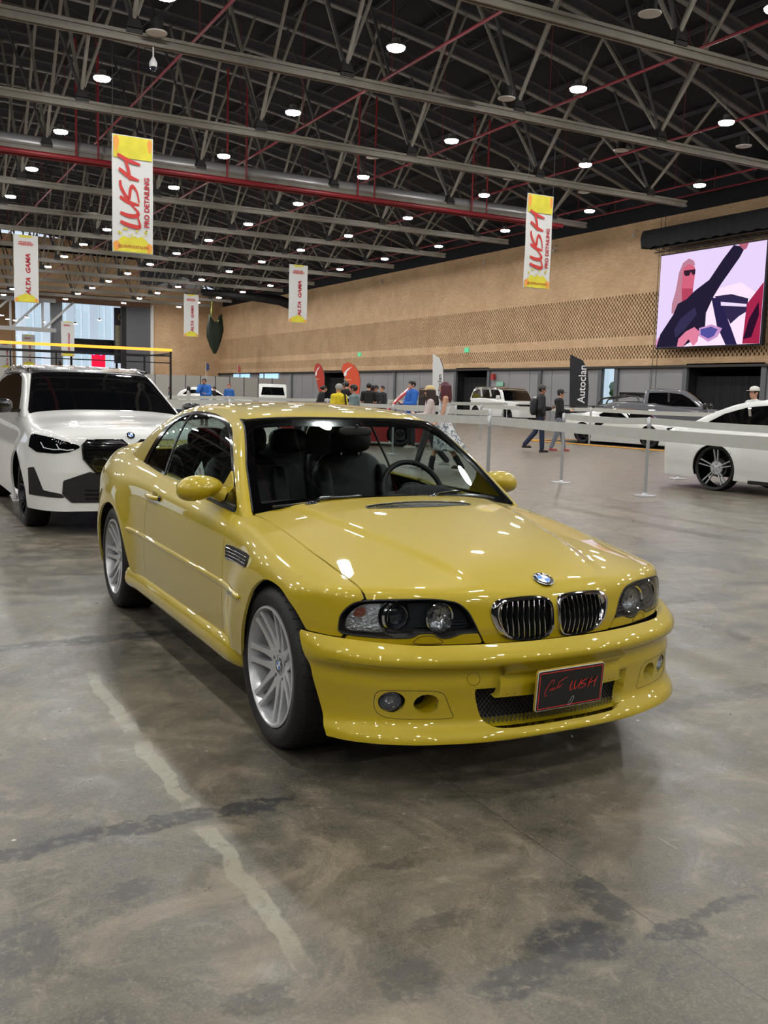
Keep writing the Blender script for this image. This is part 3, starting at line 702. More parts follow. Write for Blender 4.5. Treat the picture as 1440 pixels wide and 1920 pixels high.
def Y_side(y, z):
    w_ = spl(y, [-.8, -.5, -.3, 0, .5, 1.4, 2.2, 2.73, 3.2, 3.5, 3.75], [.70, .805, .832, .846, .852, .858, .862, .868, .845, .80, .74])
    p = spl(z, [.15, .22, .30, .42, .60, .72, .80, .845, .90, .96, 1.05], [-.055, -.035, -.018, -.003, .002, -.004, -.013, -.026, -.060, -.105, -.19])
    rf = np.hypot(y+.015, z-ZW); rr = np.hypot(y-2.731, z-ZW)
    fl = .034*np.exp(-(np.maximum(rf-.40, 0)/.13)**2)*sstep(z, 1.0, .62)+.034*np.exp(-(np.maximum(rr-.41, 0)/.13)**2)*sstep(z, 1.05, .62)
    mold = .0
    return w_+p+fl+mold
def F_body(x, y, z):
    ax = np.abs(x); s = ax-Y_side(y, z); t = (z-Y_top(ax, y))*.97
    n = (Y_nose(ax)+np.maximum(z-.60, 0)*.16-.012*sstep(z, .5, .6)+.012-y)*.9
    r = (y-spl(ax, [0, .5, .7, .8], [3.70, 3.66, 3.58, 3.48])+.25*np.maximum(z-.8, 0))
    return sm(sm(sm(s, t, .11), n, .055), r, .12)
def B_nose(ax, z):
    y = spl(ax, [0, .15, .30, .45, .60, .72, .81, .87, .90], [-.808, -.803, -.782, -.745, -.690, -.615, -.520, -.41, -.30])
    o = spl(z, [.12, .17, .20, .23, .27, .33, .40, .462, .480, .52, .545, .58], [.05, .010, -.020, -.016, .018, .028, .026, .023, .001, .002, .030, .085])
    return y+o
def F_bump(x, y, z):
    ax = np.abs(x); n = (B_nose(ax, z)-y)*.93
    prof = spl(z, [.10, .16, .22, .34, .48, .56, .60], [-.012, -.002, -.010, -.012, .0, -.004, -.02])
    s = ax-(spl(y, [-.9, -.6, -.42, -.28, 0], [.80, .858, .878, .880, .880])+prof)
    bot = (spl(ax, [0, .22, .36, .46, .6, .85], [.208, .205, .196, .182, .180, .186])-z)
    return sm(sm(n, s, .10), bot, .03)
def G_front(ax, z): return .50+(z-.93)*1.50+.35*np.maximum(z-1.1, 0)**1.5+.245*ax*ax
def F_green(x, y, z):
    ax = np.abs(x)
    s = ax-(spl(z, [.80, .93, 1.05, 1.18, 1.28, 1.36], [.785, .752, .705, .645, .590, .540])-.05*sstep(y, 1.9, 3.3))
    f = (G_front(ax, z)-y)*.55
    zr = spl(y, [.9, 1.10, 1.30, 1.55, 1.80, 2.05, 2.30, 2.55, 2.85, 3.15, 3.4], [1.29, 1.322, 1.350, 1.366, 1.370, 1.362, 1.340, 1.285, 1.165, 1.00, .85])
    t = (z-(zr-.032*(ax/.57)**2.2))*spl(y, [1, 2.3, 2.8, 3.3], [1, .97, .82, .80])
    return sm(sm(s, t, .17), f, .045)
# ---------------------------------------------------------------- yellow coupe: parts
def paint_mat(name, c1, c2, metal=.35, rough=.32):
    m = bpy.data.materials.new(name); m.use_nodes = True; nt, b = nodes(m); MATS[name] = m
    tc = NN(nt, 'ShaderNodeTexCoord'); n = noise(nt, tc.outputs['Object'], 900, 2, .5)
    nt.links.new(mixc(nt, mr(nt, n, .35, .65), srgb(c1), srgb(c2)), b.inputs['Base Color'])
    b.inputs['Metallic'].default_value = metal; b.inputs['Roughness'].default_value = rough
    b.inputs['Coat Weight'].default_value = 1; b.inputs['Coat Roughness'].default_value = .02; b.inputs['Coat IOR'].default_value = 1.55
    return m
YEL = paint_mat('phoenix_yellow_paint', '#a89200', '#baa40c', .10, .44)
M_under = mat('underbody_black', '#08080a', .8)
M_trim = mat('black_gloss_trim', '#08080a', .12, coat=.5)
M_rub = mat('black_rubber', '#0d0d0e', .55)
M_tyre = mat('tyre_rubber', '#101011', .62, bump=.15, bscale=80)
M_rim = mat('silver_alloy', '#c3c4c6', .3, metal=.45, coat=.5)
M_chrome = mat('chrome', '#dcdcde', .06, metal=1)
M_disc = mat('brake_disc', '#6b6b6d', .35, metal=.9)
M_glass = thinglass('windshield_glass', (.72, .77, .76), 1.0, 1.5)
M_sglass = thinglass('side_glass', (.60, .70, .67), 1.0, 1.5)
M_lensg = thinglass('headlight_lens', (.86, .88, .9), 1.0, 1.5)
M_lamp_in = mat('headlight_bowl', '#2a2c31', .35, metal=.3)
M_refl = mat('faceted_reflector', '#c8cacd', .12, metal=1, bump=.8, bscale=55)
M_int = mat('black_leather', '#101114', .5, bump=.1, bscale=30)
M_dash = mat('dash_plastic', '#0c0d0f', .7)
M_blue = mat('emblem_blue', '#1f6fc4', .3); M_whi = mat('emblem_white', '#e8e8ea', .3)
def front_y(F, xs, zs, y0=.3):
    xs = np.atleast_1d(np.asarray(xs, float)); zs = np.atleast_1d(np.asarray(zs, float))
    O = np.stack([xs, np.full(len(xs), y0), zs], 1); D = np.tile([0., -1., 0.], (len(xs), 1)); return cast(F, O, D, 1.6)
def side_x(F, ys, zs, s=-1, x0=0):
    ys = np.atleast_1d(np.asarray(ys, float)); zs = np.atleast_1d(np.asarray(zs, float))
    O = np.stack([np.full(len(ys), x0*1.0), ys, zs], 1); D = np.tile([float(s), 0., 0.], (len(ys), 1)); return cast(F, O, D, 1.4)
def top_z(F, xs, ys, z0=.4):
    xs = np.atleast_1d(np.asarray(xs, float)); ys = np.atleast_1d(np.asarray(ys, float))
    O = np.stack([xs, ys, np.full(len(xs), z0)], 1); D = np.tile([0., 0., 1.], (len(xs), 1)); return cast(F, O, D, 1.4)
def emblem(parent, Mt, R, name='roundel'):
    """blue and white quartered disc inside a black ring; Mt maps z up out of the disc"""
    t = MB(); t.add([Mt @ Vector((R*math.cos(a), R*math.sin(a), .000)) for a in np.linspace(0, 2*PI, 33)[:-1]]+[Mt @ Vector((R*.97*math.cos(a), R*.97*math.sin(a), .0035)) for a in np.linspace(0, 2*PI, 33)[:-1]],
                    [tuple(range(32, 64))]+[(i, (i+1) % 32, 32+(i+1) % 32, 32+i) for i in range(32)])
    base = t.build(name, M_trim, parent)
    rg = MB(); 
    for rr in (R*.97, R*.62): rg.tube([Mt @ Vector((rr*math.cos(a), rr*math.sin(a), .0035)) for a in np.linspace(0, 2*PI, 33)[:-1]], R*.035, 6, closed=True)
    rg.build('chrome_ring', M_chrome, base, sm=80)
    for col, qs in ((M_blue, (1, 3)), (M_whi, (0, 2))):
        q = MB()
        for k in qs: q.add([Mt @ Vector((0, 0, .0045))]+[Mt @ Vector((R*.6*math.cos(a), R*.6*math.sin(a), .0045)) for a in np.linspace(k*PI/2, (k+1)*PI/2, 9)], [tuple(range(10))])
        q.build('blue_quarters' if col is M_blue else 'white_quarters', col, base)
    tx = MB()
    for ch, a in (('B', 2.25), ('M', PI/2), ('W', .9)):
        text_mb(ch, R*.36, Mt @ frame((R*.67*math.cos(a), R*.67*math.sin(a), .0045), (math.sin(a), -math.cos(a), 0), (math.cos(a), math.sin(a), 0)), .0004, tx, align='CENTER', bold=R*.008)
    tx.build('letters', M_whi, base)
    return base
def wheel(parent, c, s, R=.33, W=.245, rl=.243, forks=7, rimmat=None, name='wheel', dark=False, style='fork', badge=True):
    """s = -1: outer face towards -x"""
    t = empty(name, c); t.parent = parent; rimmat = rimmat or M_rim
    def X(h): return -s*h            # h: depth inwards from the outer face
    ty = MB(); k = W
    prof = [(rl, .012), (rl+.012, .004), (rl+.04, -.004), (R-.035, .000), (R-.012, .012), (R-.003, .03), (R, .06), (R, k-.06), (R-.003, k-.03), (R-.02, k-.01), (rl+.02, k), (rl-.02, k-.02)]
    ty.lathe([(r, X(h)) for r, h in prof], 72, ax='x'); o = ty.build('tyre', M_tyre, t, sm=50)
    gr = MB()
    for i in range(44):
        a = 2*PI*i/44
        for hh0, hh1, da in ((.015, .11, .05), (k-.015, k-.11, .05)):
            pts = [Vector((X(hh0+(hh1-hh0)*u), (R+.0012-(.012 if u == 0 else 0))*math.cos(a+da*u), (R+.0012-(.012 if u == 0 else 0))*math.sin(a+da*u))) for u in (0, .25, .6, 1)]
            gr.tube(pts, .0035, 4)
    for hh in (.085, k/2, k-.085): gr.tube([Vector((X(hh), (R+.0005)*math.cos(a), (R+.0005)*math.sin(a))) for a in np.linspace(0, 2*PI, 49)[:-1]], .0035, 4, closed=True)
    gr.build('tread_grooves', M_under, o)
    b = MB(); b.lathe([(r, X(h)) for r, h in [(rl+.002, .012), (rl, .004), (rl-.008, .003), (rl-.012, .012), (rl-.022, .05), (rl-.03, .14), (rl-.02, k-.02)]], 72, ax='x')
    b.build('rim_barrel', M_trim if style == 'split' and badge is None else rimmat, t, sm=50)
    d = MB(); d.lathe([(.02, X(.13)), (.155, X(.13)), (.158, X(.145)), (.02, X(.145))], 36, ax='x'); d.build('brake_disc', M_disc, t, sm=40)
    sp = MB(); hub_r = .062
    n = forks
    def P(r, a, h): return Vector((X(h), r*math.cos(a), r*math.sin(a)))
    def dish(r): return .012+.045*(1-min(1, (r/(rl-.01)))**1.7)
    if style == 'fork':
        for i in range(n):
            a0 = 2*PI*i/n+PI*(0 if s < 0 else 1)
            for sg in (-1, 1):
                rs = [.045, .09, .13, .17, .205, rl-.010]
                offs = [.014, .024, .027, .028, .029, .031]; ws = [.018, .0175, .0125, .0105, .0105, .0135]
                vs = []; fs = []
                for r, of, w_ in zip(rs, offs, ws):
                    for q in (-1, 1):
                        ang = a0+math.asin(min(.9, (sg*of+q*w_)/r))
                        vs += [P(r, ang, dish(r)-.002), P(r, ang, dish(r)+.045-.02*(r/rl))]
                for j in range(len(rs)-1):
                    A = 4*j; B = A+4
                    fs += [(A, A+2, B+2, B), (A+1, B+1, B+3, A+3), (A, B, B+1, A+1), (A+2, A+3, B+3, B+2)]
                fs += [(4*(len(rs)-1)+u for u in (0, 2, 3, 1))]
                sp.add(vs, [tuple(f) for f in fs])
    else:
        for i in range(n):
            a0 = 2*PI*i/n+PI/2
            for sg in (-1, 1):
                vs = []; fs = []; rs = [.04, .10, .17, rl-.01]; offs = [.010, .016, .026, .040] if style == 'split' else [.012, .02, .028, .036]; ws = [.010, .008, .008, .009]
                for r, of, w_ in zip(rs, offs, ws):
                    for q in (-1, 1):
                        ang = a0+math.asin((sg*of+q*w_)/r); vs += [P(r, ang, dish(r)-.004), P(r, ang, dish(r)+.03)]
                for j in range(3):
                    A = 4*j; B = A+4; fs += [(A, A+2, B+2, B), (A+1, B+1, B+3, A+3), (A, B, B+1, A+1), (A+2, A+3, B+3, B+2)]
                sp.add(vs, fs)
    h = MB(); 
    sp.lathe([(0, X(.050)), (.034, X(.050)), (.040, X(.054)), (.082, X(.055)), (.112, X(.060)), (.115, X(.10)), (0, X(.11))], 36, ax='x')
    o = sp.build('spokes', rimmat, t); bm = bmesh.new(); bm.from_mesh(o.data)
    bmesh.ops.recalc_face_normals(bm, faces=bm.faces); bmesh.ops.bevel(bm, geom=[e for e in bm.edges if len(e.link_faces) == 2 and e.calc_face_angle(0) > .8], offset=.0025, segments=2, affect='EDGES', clamp_overlap=True); bm.to_mesh(o.data); bm.free(); smooth(o.data, 50)
    lug = MB()
    for i in range(5):
        a = 2*PI*(i+.25)/5; c_ = P(.06, a, .053)
        lug.lathe([(.0, X(.004)), (.008, X(.002)), (.0085, X(-.004)), (0, X(-.004))], 8, o=c_, ax='x')
        lug.lathe([(.013, X(.0015)), (.011, X(-.0012))], 12, o=c_, ax='x')
    lug.build('lug_bolts', M_disc if not dark else M_under, t)
    if badge: emblem(t, frame((X(.050), 0, 0), (0, s, 0), (0, 0, 1)), .032, 'hub_badge')
    return t
FA, RA = (0.0, ZW), (2.731, ZW); RARCH = .368
car = empty('yellow_coupe', (0, 0, 0), 0, 'metallic yellow two-door coupe with silver spoked wheels and a black plate, filling the foreground', 'car')
VT, TT = tube_shell(F_body, -.70, 3.72, lambda y: .52+.11*sstep(-y, .3, .6), .0125, -32, 210)
VF, TF = fan_shell(F_body, -.22, .44, .80, .008, -96, 96, 230)
ax_ = lambda V: np.abs(V[:, 0])
LIGHT = curve2([(.772, .596), (.768, .632), (.752, .662), (.728, .684), (.69, .697), (.62, .703), (.50, .7075), (.44, .703), (.395, .692), (.362, .665), (.342, .630), (.325, .590),
                (.345, .588), (.385, .586), (.412, .575), (.445, .569), (.470, .578), (.490, .590), (.53, .588), (.552, .574), (.585, .569), (.66, .569), (.71, .570), (.755, .573), (.770, .580)], 4)
TRIM = [(.757, .541), (.294, .541), (.325, .594), (.42, .60), (.757, .60)]
CUTF = [(.655, .95), (.600, .84), (.590, .80), (.582, .65), (.587, .20)]      # door front edge (y, z)
def ycut(z): return np.interp(z, [.20, .65, .80, .84, .95], [.588, .584, .592, .604, .70])
def yrear(z): return np.interp(z, [.2, .34, .65, .84, .95], [1.95, 1.97, 1.945, 1.93, 2.00])
ARF = curve2([(.36, .08), (.325, .205), (.275, .333), (.255, .40), (.226, .47), (.190, .535), (.142, .606), (.082, .656), (.017, .687), (-.071, .692), (-.174, .676), (-.274, .625), (-.345, .545), (-.40, .46), (-.44, .349), (-.475, .26), (-.51, .205), (-.56, .08)], 3, False)
ARR = curve2([(2.20, .08), (2.215, .25), (2.245, .34), (2.287, .44), (2.345, .53), (2.435, .615), (2.56, .675), (2.70, .692), (2.83, .678), (2.95, .625), (3.04, .54), (3.09, .43), (3.12, .3), (3.13, .08)], 3, False)
def p_arch(V): return -np.maximum(sdpoly(V[:, 1], V[:, 2], ARF), sdpoly(V[:, 1], V[:, 2], ARR))
def hxl(y): return np.interp(y, [-.6, -.52, .40, .60, .70], [.680, .698, .705, .725, .72])
def p_light(V): return np.where(V[:, 1] < -.30, sdpoly(ax_(V), V[:, 2], LIGHT), -1)
def p_trimr(V): return np.where(V[:, 1] < -.30, sdpoly(ax_(V), V[:, 2], TRIM), -1)
def p_kid(V): return np.where(V[:, 1] < -.5, sdpoly(ax_(V), V[:, 2], KID), -1)
KID = curve2([(.010, .645), (.013, .680), (.030, .698), (.085, .7065), (.165, .7065), (.235, .701), (.266, .686), (.275, .655), (.262, .612), (.235, .572), (.195, .552), (.12, .5435), (.050, .547), (.020, .565), (.011, .600)], 4)
def cowl(ax): return .485+.245*ax*ax
gap = .0038
hood_phi = lambda V: np.minimum.reduce([hxl(V[:, 1])-ax_(V)-gap, cowl(ax_(V))-V[:, 1], -np.maximum(p_light(V), p_trimr(V))-gap, -p_kid(V)-.0005, V[:, 2]-.543])
vent = [(-.276, .300), (-.262, .280), (-.15, .252), (0, .242), (.15, .252), (.262, .280), (.276, .300), (.255, .322), (.15, .338), (0, .345), (-.15, .338), (-.255, .322)]
VENT = curve2(vent, 3)
hv = lambda V: np.where(V[:, 2] > .8, sdpoly(V[:, 0], V[:, 1], VENT), -1)
def join(*L):
    vs = []; ts = []; n = 0
    for V, T in L: vs.append(V); ts.append(T+n); n += len(V)
    return np.concatenate(vs), np.concatenate(ts)
# split tube and fan shells where they meet: the fan serves z < .745 in front of y = -.30
fan_zone = lambda V: np.minimum(-.22-V[:, 1], .742-V[:, 2])
def zones(phi, F=F_body):
    a = clip(*clip(VT, TT, lambda V: -fan_zone(V)), phi); b = clip(*clip(VF, TF, fan_zone), phi)
    return join(a, b)
V, T = zones(lambda V: np.minimum(hood_phi(V), -hv(V))); surf('hood', V, T, YEL, car, F_body, thick=.012)
V, T = clip(VT, TT, lambda V: hv(V)-.001); vo = surf('hood_vent', V, T, M_under, car, F_body, off=-.012)
vg = MB()
for i in range(46):
    x = -.262+.524*i/45; ya = .246+.50*x*x; yb = .341-.38*x*x
    if yb-ya < .008: continue
    n_ = 4; ys = [ya+(yb-ya)*j/n_ for j in range(n_+1)]; P = top_z(F_body, [x+.012*(j/n_) for j in range(n_+1)], ys)
    vg.tube([p-np.array([0, 0, .002]) for p in P], .0024, 5)
ring = top_z(F_body, [p[0] for p in VENT], [p[1] for p in VENT]); vg.tube(ring, .004, 6, closed=True)
vg.build('vent_grille', mat('dark_chrome', '#55564f', .25, metal=.9), vo, sm=60)
for s in (-1, 1):
    sd = lambda V, s=s: V[:, 0]*s
    inG = lambda V: -F_green(V[:, 0], V[:, 1], V[:, 2])
    ph = lambda V: np.minimum.reduce([sd(V)-.3, ax_(V)-hxl(V[:, 1])-gap, ycut(V[:, 2])-V[:, 1]-gap, -np.maximum(p_light(V), p_trimr(V))-gap, p_arch(V), V[:, 2]-np.where(V[:, 1] < 0, .560, .305),
                                      np.where(V[:, 2] > .8, -inG(V)+.004, 1)])
    V, T = zones(ph); surf('fender', V, T, YEL, car, F_body, thick=.015)
    ph = lambda V: np.minimum.reduce([sd(V)-.3, V[:, 1]-ycut(V[:, 2])-gap, yrear(V[:, 2])-V[:, 1]-gap, V[:, 2]-.322, ax_(V)-.722])
    V, T = clip(VT, TT, ph); dr = surf('door', V, T, YEL, car, F_body, thick=.02)
    # rear quarter
    ph = lambda V: np.minimum.reduce([sd(V)+.0, V[:, 1]-yrear(V[:, 2])-gap, p_arch(V), V[:, 2]-np.where(V[:, 1] < 2.5, .322, .24), np.where(V[:, 2] > .8, np.where(V[:, 1] < 3.3, -inG(V)+.004, 1), 1)])
    V, T = clip(VT, TT, ph); surf('rear_quarter', V, T, YEL, car, F_body, thick=.015)
    # painted strip below the headlight
    V, T = clip(VF, TF, lambda V: np.minimum.reduce([sd(V)-.1, p_trimr(V)-gap, -p_light(V)-.004, V[:, 2]-.5435, .62-V[:, 2], sdpoly(ax_(V), V[:, 2], [(.29, .54), (.325, .60), (.345, .6), (.345, .588), (.77, .577), (.758, .54)])]))
    tr_ = surf('headlight_strip', V, T, YEL, car, F_body, thick=.01)
    cap = curve2([(.544, .549), (.542, .563), (.524, .576), (.487, .577), (.457, .563), (.457, .549)], 4); P = front_y(F_body, [s*p[0] for p in cap], [p[1] for p in cap])
    MB().tube(P-np.array([0, .0003, 0]), .0011, 5, closed=True).build('washer_cap_seam', M_under, tr_)
    # headlight: clear lens, black bowl, projector, reflector, corner indicator
    hl = empty('headlight', (0, 0, 0)); hl.parent = car
    V, T = clip(VF, TF, lambda V: np.minimum(sd(V)-.1, p_light(V)-.003)); surf('clear_lens', V, T, M_lensg, hl, F_body, off=.001)
    surf('lamp_bowl', V, T, M_lamp_in, hl, F_body, off=-.058)
    rim_ = MB(); P = front_y(F_body, [s*p[0] for p in LIGHT], [p[1] for p in LIGHT]); n = len(P); vs = [p+np.array([0, .0015, 0]) for p in P]+[p+np.array([-s*.012, .062, 0]) for p in P]
    rim_.add(vs, [(i, (i+1) % n, n+(i+1) % n, n+i) for i in range(n)]); rim_.build('bowl_wall', M_lamp_in, hl)
    MB().tube(P, .0028, 6, closed=True).build('lens_seal', M_rub, hl, sm=60)
    def fy(x, z): return float(front_y(F_body, [s*x], [z])[0][1])
    px, pz = .592, .640; y0 = fy(px, pz)+.030
    pj = MB(); pj.lathe([(.052, -.006), (.059, .0), (.053, .008), (.046, .004)], 32, o=(s*px, y0, pz), ax='y'); pj.lathe([(.043, -.012), (.045, -.006), (.041, 0), (.039, -.006)], 32, o=(s*px, y0, pz), ax='y'); pj.build('projector_ring', M_chrome, hl, sm=60)
    MB().ball((s*px, y0+.006, pz), (.036, .016, .036), 20, 12).build('projector_lens', thinglass('projector_glass', (.55, .6, .66), 1.0, 1.7), hl, sm=80)
    MB().lathe([(.052, .004), (.03, .03), (.0, .034)], 28, o=(s*px, y0, pz), ax='y').build('projector_bowl', M_lamp_in, hl, sm=60)
    rx, rz = .455, .640; y1 = fy(rx, rz)+.016
    pr_ = [(.054, .0), (.050, .02), (.034, .034), (.012, .040), (0, .040)]
    MB().lathe(pr_, 32, o=(s*rx, y1, rz), ax='y').build('main_beam_reflector', M_refl, hl, sm=60)
    MB().lathe([(.054, .0), (.057, -.003), (.055, -.006), (.051, -.002)], 32, o=(s*rx, y1, rz), ax='y').build('reflector_ring', M_chrome, hl, sm=60)
    MB().lathe([(0, -.002), (.012, .0), (.014, .01), (.010, .035)], 14, o=(s*rx, y1, rz), ax='y').build('bulb_shield', M_chrome, hl, sm=60)
    bz = MB()
    for zz in (.600, .612, .624):
        P = front_y(F_body, [s*x for x in np.linspace(.35, .42, 6)], [zz]*6); bz.tube(P+np.array([0, .035, 0]), .0025, 5)
    bz.build('bowl_ribs', mat('bowl_rib', '#3a3d42', .3, metal=.5), hl)
    IND = curve2([(.765, .597), (.758, .63), (.742, .655), (.72, .676), (.69, .688), (.645, .690), (.652, .672), (.660, .645), (.656, .615), (.640, .582), (.70, .578), (.75, .581)], 3)
    V, T = clip(VF, TF, lambda V: np.minimum(sd(V)-.1, sdpoly(ax_(V), V[:, 2], IND)-.002)); surf('indicator_reflector', V, T, mat('indicator_facets', '#b9bcc2', .15, metal=.95, bump=1.0, bscale=90), hl, F_body, off=-.022)
    V, T = clip(VF, TF, lambda V: np.minimum(sd(V)-.1, sdpoly(ax_(V), V[:, 2], curve2([(.735, .64), (.728, .662), (.708, .675), (.700, .66), (.712, .635)], 3)))); surf('amber_bulb_patch', V, T, mat('amber_plastic', '#7a3a26', .3, bump=.8, bscale=90), hl, F_body, off=-.020)  # amber plastic patch set over the indicator reflector
    dv = front_y(F_body, [s*x for x in (.632, .650, .658, .656, .646, .628, .615)], [.694, .675, .65, .62, .595, .575, .571]); MB().tube(dv+np.array([0, .004, 0]), .0035, 6).build('lamp_divider', M_trim, hl, sm=60)
    # kidney grille
    kg = empty('kidney_grille', (0, 0, 0)); kg.parent = car
    KIN = curve2([(.022, .645), (.026, .672), (.040, .684), (.085, .691), (.160, .691), (.212, .685), (.234, .670), (.240, .645), (.232, .612), (.212, .582), (.180, .564), (.12, .5555), (.060, .557), (.034, .570), (.024, .600)], 4)
    Po = front_y(F_body, [s*p[0] for p in KID], [p[1] for p in KID]); Pi = front_y(F_body, [s*p[0] for p in KIN], [p[1] for p in KIN]); n = len(Po)
    rows = [Po+[0, .004, 0], Po+[0, -.006, 0], Po*.62+Pi*.38+[0, -.013, 0], Po*.25+Pi*.75+[0, -.011, 0], Pi+[0, -.003, 0], Pi+[0, .05, 0]]
    k_ = MB(); vs = np.concatenate(rows); k_.add(vs.tolist(), [(r*n+i, r*n+(i+1) % n, (r+1)*n+(i+1) % n, (r+1)*n+i) for r in range(5) for i in range(n)])
    k_.build('chrome_surround', M_chrome, kg, sm=45)
    bk = MB(); bk.add((Pi+[0, .05, 0]).tolist(), [tuple(range(n))]); bk.build('grille_back', M_under, kg)
    KI = np.array(KIN)
    for j in range(9):
        x = .042+.0232*j
        zs_ = [z for z in np.linspace(.545, .70, 120) if sdpoly(np.array([x]), np.array([z]), KIN)[0] > 0]
        z0_, z1_ = zs_[0], zs_[-1]; zz = np.linspace(z0_, z1_, 9)
        P = front_y(F_body, [s*(x+.007*math.sin(PI*(u-z0_)/(z1_-z0_))) for u in zz], zz)
        sl = MB(); sl.add(np.concatenate([P+[0, .003, 0], P+[0, .034, 0], P+[.0028, .003, 0], P+[.0028, .034, 0]]).tolist(),
                          [(i, i+1, 10+i, 9+i) for i in range(8)]+[(18+i, 27+i, 28+i, 19+i) for i in range(8)]+[(i, 18+i, 19+i, i+1) for i in range(8)])
        so = sl.build('slat', M_under, kg); MB().tube(P+[.0014, .002, 0], .0022, 6).build('slat_edge', M_chrome, so, sm=60)
# emblem on the nose
p = top_z(F_body, [0.0], [-.645])[0]; nrm = Vector(grad(F_body, p[None])[0]); xv = Vector((1, 0, 0)); yv = nrm.cross(xv)
emblem(car, frame(p+np.array(nrm)*.001, xv, yv), .041)
# inner black shell keeps the gaps dark
V, T = zones(lambda V: np.minimum.reduce([p_arch(V)+.004, V[:, 2]-.31, np.where(V[:, 2] > .84, np.where((V[:, 1] > .5) & (V[:, 1] < 3.1), ax_(V)-.700, 1), 1), -p_kid(V)-.004+0*V[:, 0], -p_light(V)-.002, np.where(V[:, 1] < -.2, V[:, 2]-.545, 1)]))
surf('inner_shell', V, T, M_under, car, F_body, off=-.013)
ub = MB(); ub.box((0, 1.5, .30), (1.1, 3.9, .12)); ub.box((0, -.20, .40), (1.0, .7, .25)); ub.box((0, 1.36, .30), (1.66, 1.9, .05)); ub.build('underbody', M_under, car)
wl = MB()
for (y, z) in (FA, RA):
    for s in (-1, 1):
        a = np.linspace(-.35, PI+.35, 25); x0, x1 = s*.80, s*.50; yc_ = y-.06; RL = .42
        vs = [(x0, yc_+RL*math.cos(t), z+RL*.93*math.sin(t)) for t in a]+[(x1, yc_+RL*math.cos(t), z+RL*.93*math.sin(t)) for t in a]
        wl.add(vs, [(i, i+1, 26+i, 25+i) for i in range(24)]); wl.add([(x1, yc_+RL*math.cos(t), z+RL*.93*math.sin(t)) for t in a], [tuple(range(25))])
wl.build('wheel_arch_liner', M_under, car)
# ---------------------------------------------------------------- front bumper
VB, TB = fan_shell(F_bump, .20, .165, .575, .0075, -118, 118, 260)
OPEN = curve2([(.0, .392), (.18, .392), (.335, .393), (.356, .388), (.352, .35), (.338, .300), (.318, .268), (.27, .250), (.16, .248), (0, .248), (-.16, .248), (-.27, .250), (-.318, .268), (-.338, .300), (-.352, .35), (-.356, .388), (-.335, .393), (-.18, .392)], 3)
def ell(V, cx, cz, rx, rz): return (1-np.hypot((ax_(V)-cx)/rx, (V[:, 2]-cz)/rz))*min(rx, rz)
fogc = (.640, .350, .043, .039); ducc = (.527, .343, .044, .037)
bphi = lambda V: np.minimum.reduce([-sdpoly(V[:, 0], V[:, 2], OPEN), -ell(V, *fogc), -ell(V, *ducc), p_arch(V), .553-.0+.012*sstep(ax_(V), .5, .85)-V[:, 2], -.26-V[:, 1], V[:, 2]-.17])
V, T = clip(VB, TB, bphi); bp_ = surf('front_bumper', V, T, YEL, car, F_bump, thick=.045)
V, T = clip(VB, TB, lambda V: np.minimum.reduce([sdpoly(V[:, 0], V[:, 2], curve2([(p[0]*1.08, .32+(p[1]-.32)*1.25) for p in OPEN[::3]], 3))]))
surf('opening_back', V, T, M_under, bp_, F_bump, off=-.07)
ms = MB()
def meshline(x0, z0, x1, z1, n=14):
    xs_ = np.linspace(x0, x1, n); zs_ = np.linspace(z0, z1, n); P = front_y(F_bump, xs_, zs_)+[0, .050, 0]
    ok = sdpoly(xs_, zs_, OPEN) > -.008; run = []
    for p, k in zip(P, ok):
        if k: run.append(p)
        else:
            if len(run) > 1: ms.tube(run, .0016, 4, cap=False)
            run = []
    if len(run) > 1: ms.tube(run, .0016, 4, cap=False)
for i in range(-32, 33): meshline(i*.0175-.07, .235, i*.0175+.07, .40); meshline(i*.0175+.07, .235, i*.0175-.07, .40)
ms.build('air_intake_mesh', mat('mesh_black', '#26272a', .45), bp_)
ls = MB(); xs_ = np.linspace(-.33, .33, 24); Pf = front_y(F_bump, xs_, [.250]*24); vs = np.concatenate([Pf+[0, .03, -.003], Pf+[0, .09, .012]]); ls.add(vs.tolist(), [(i, i+1, 25+i, 24+i) for i in range(23)])
ls.build('intake_sill', YEL, bp_, sm=60)
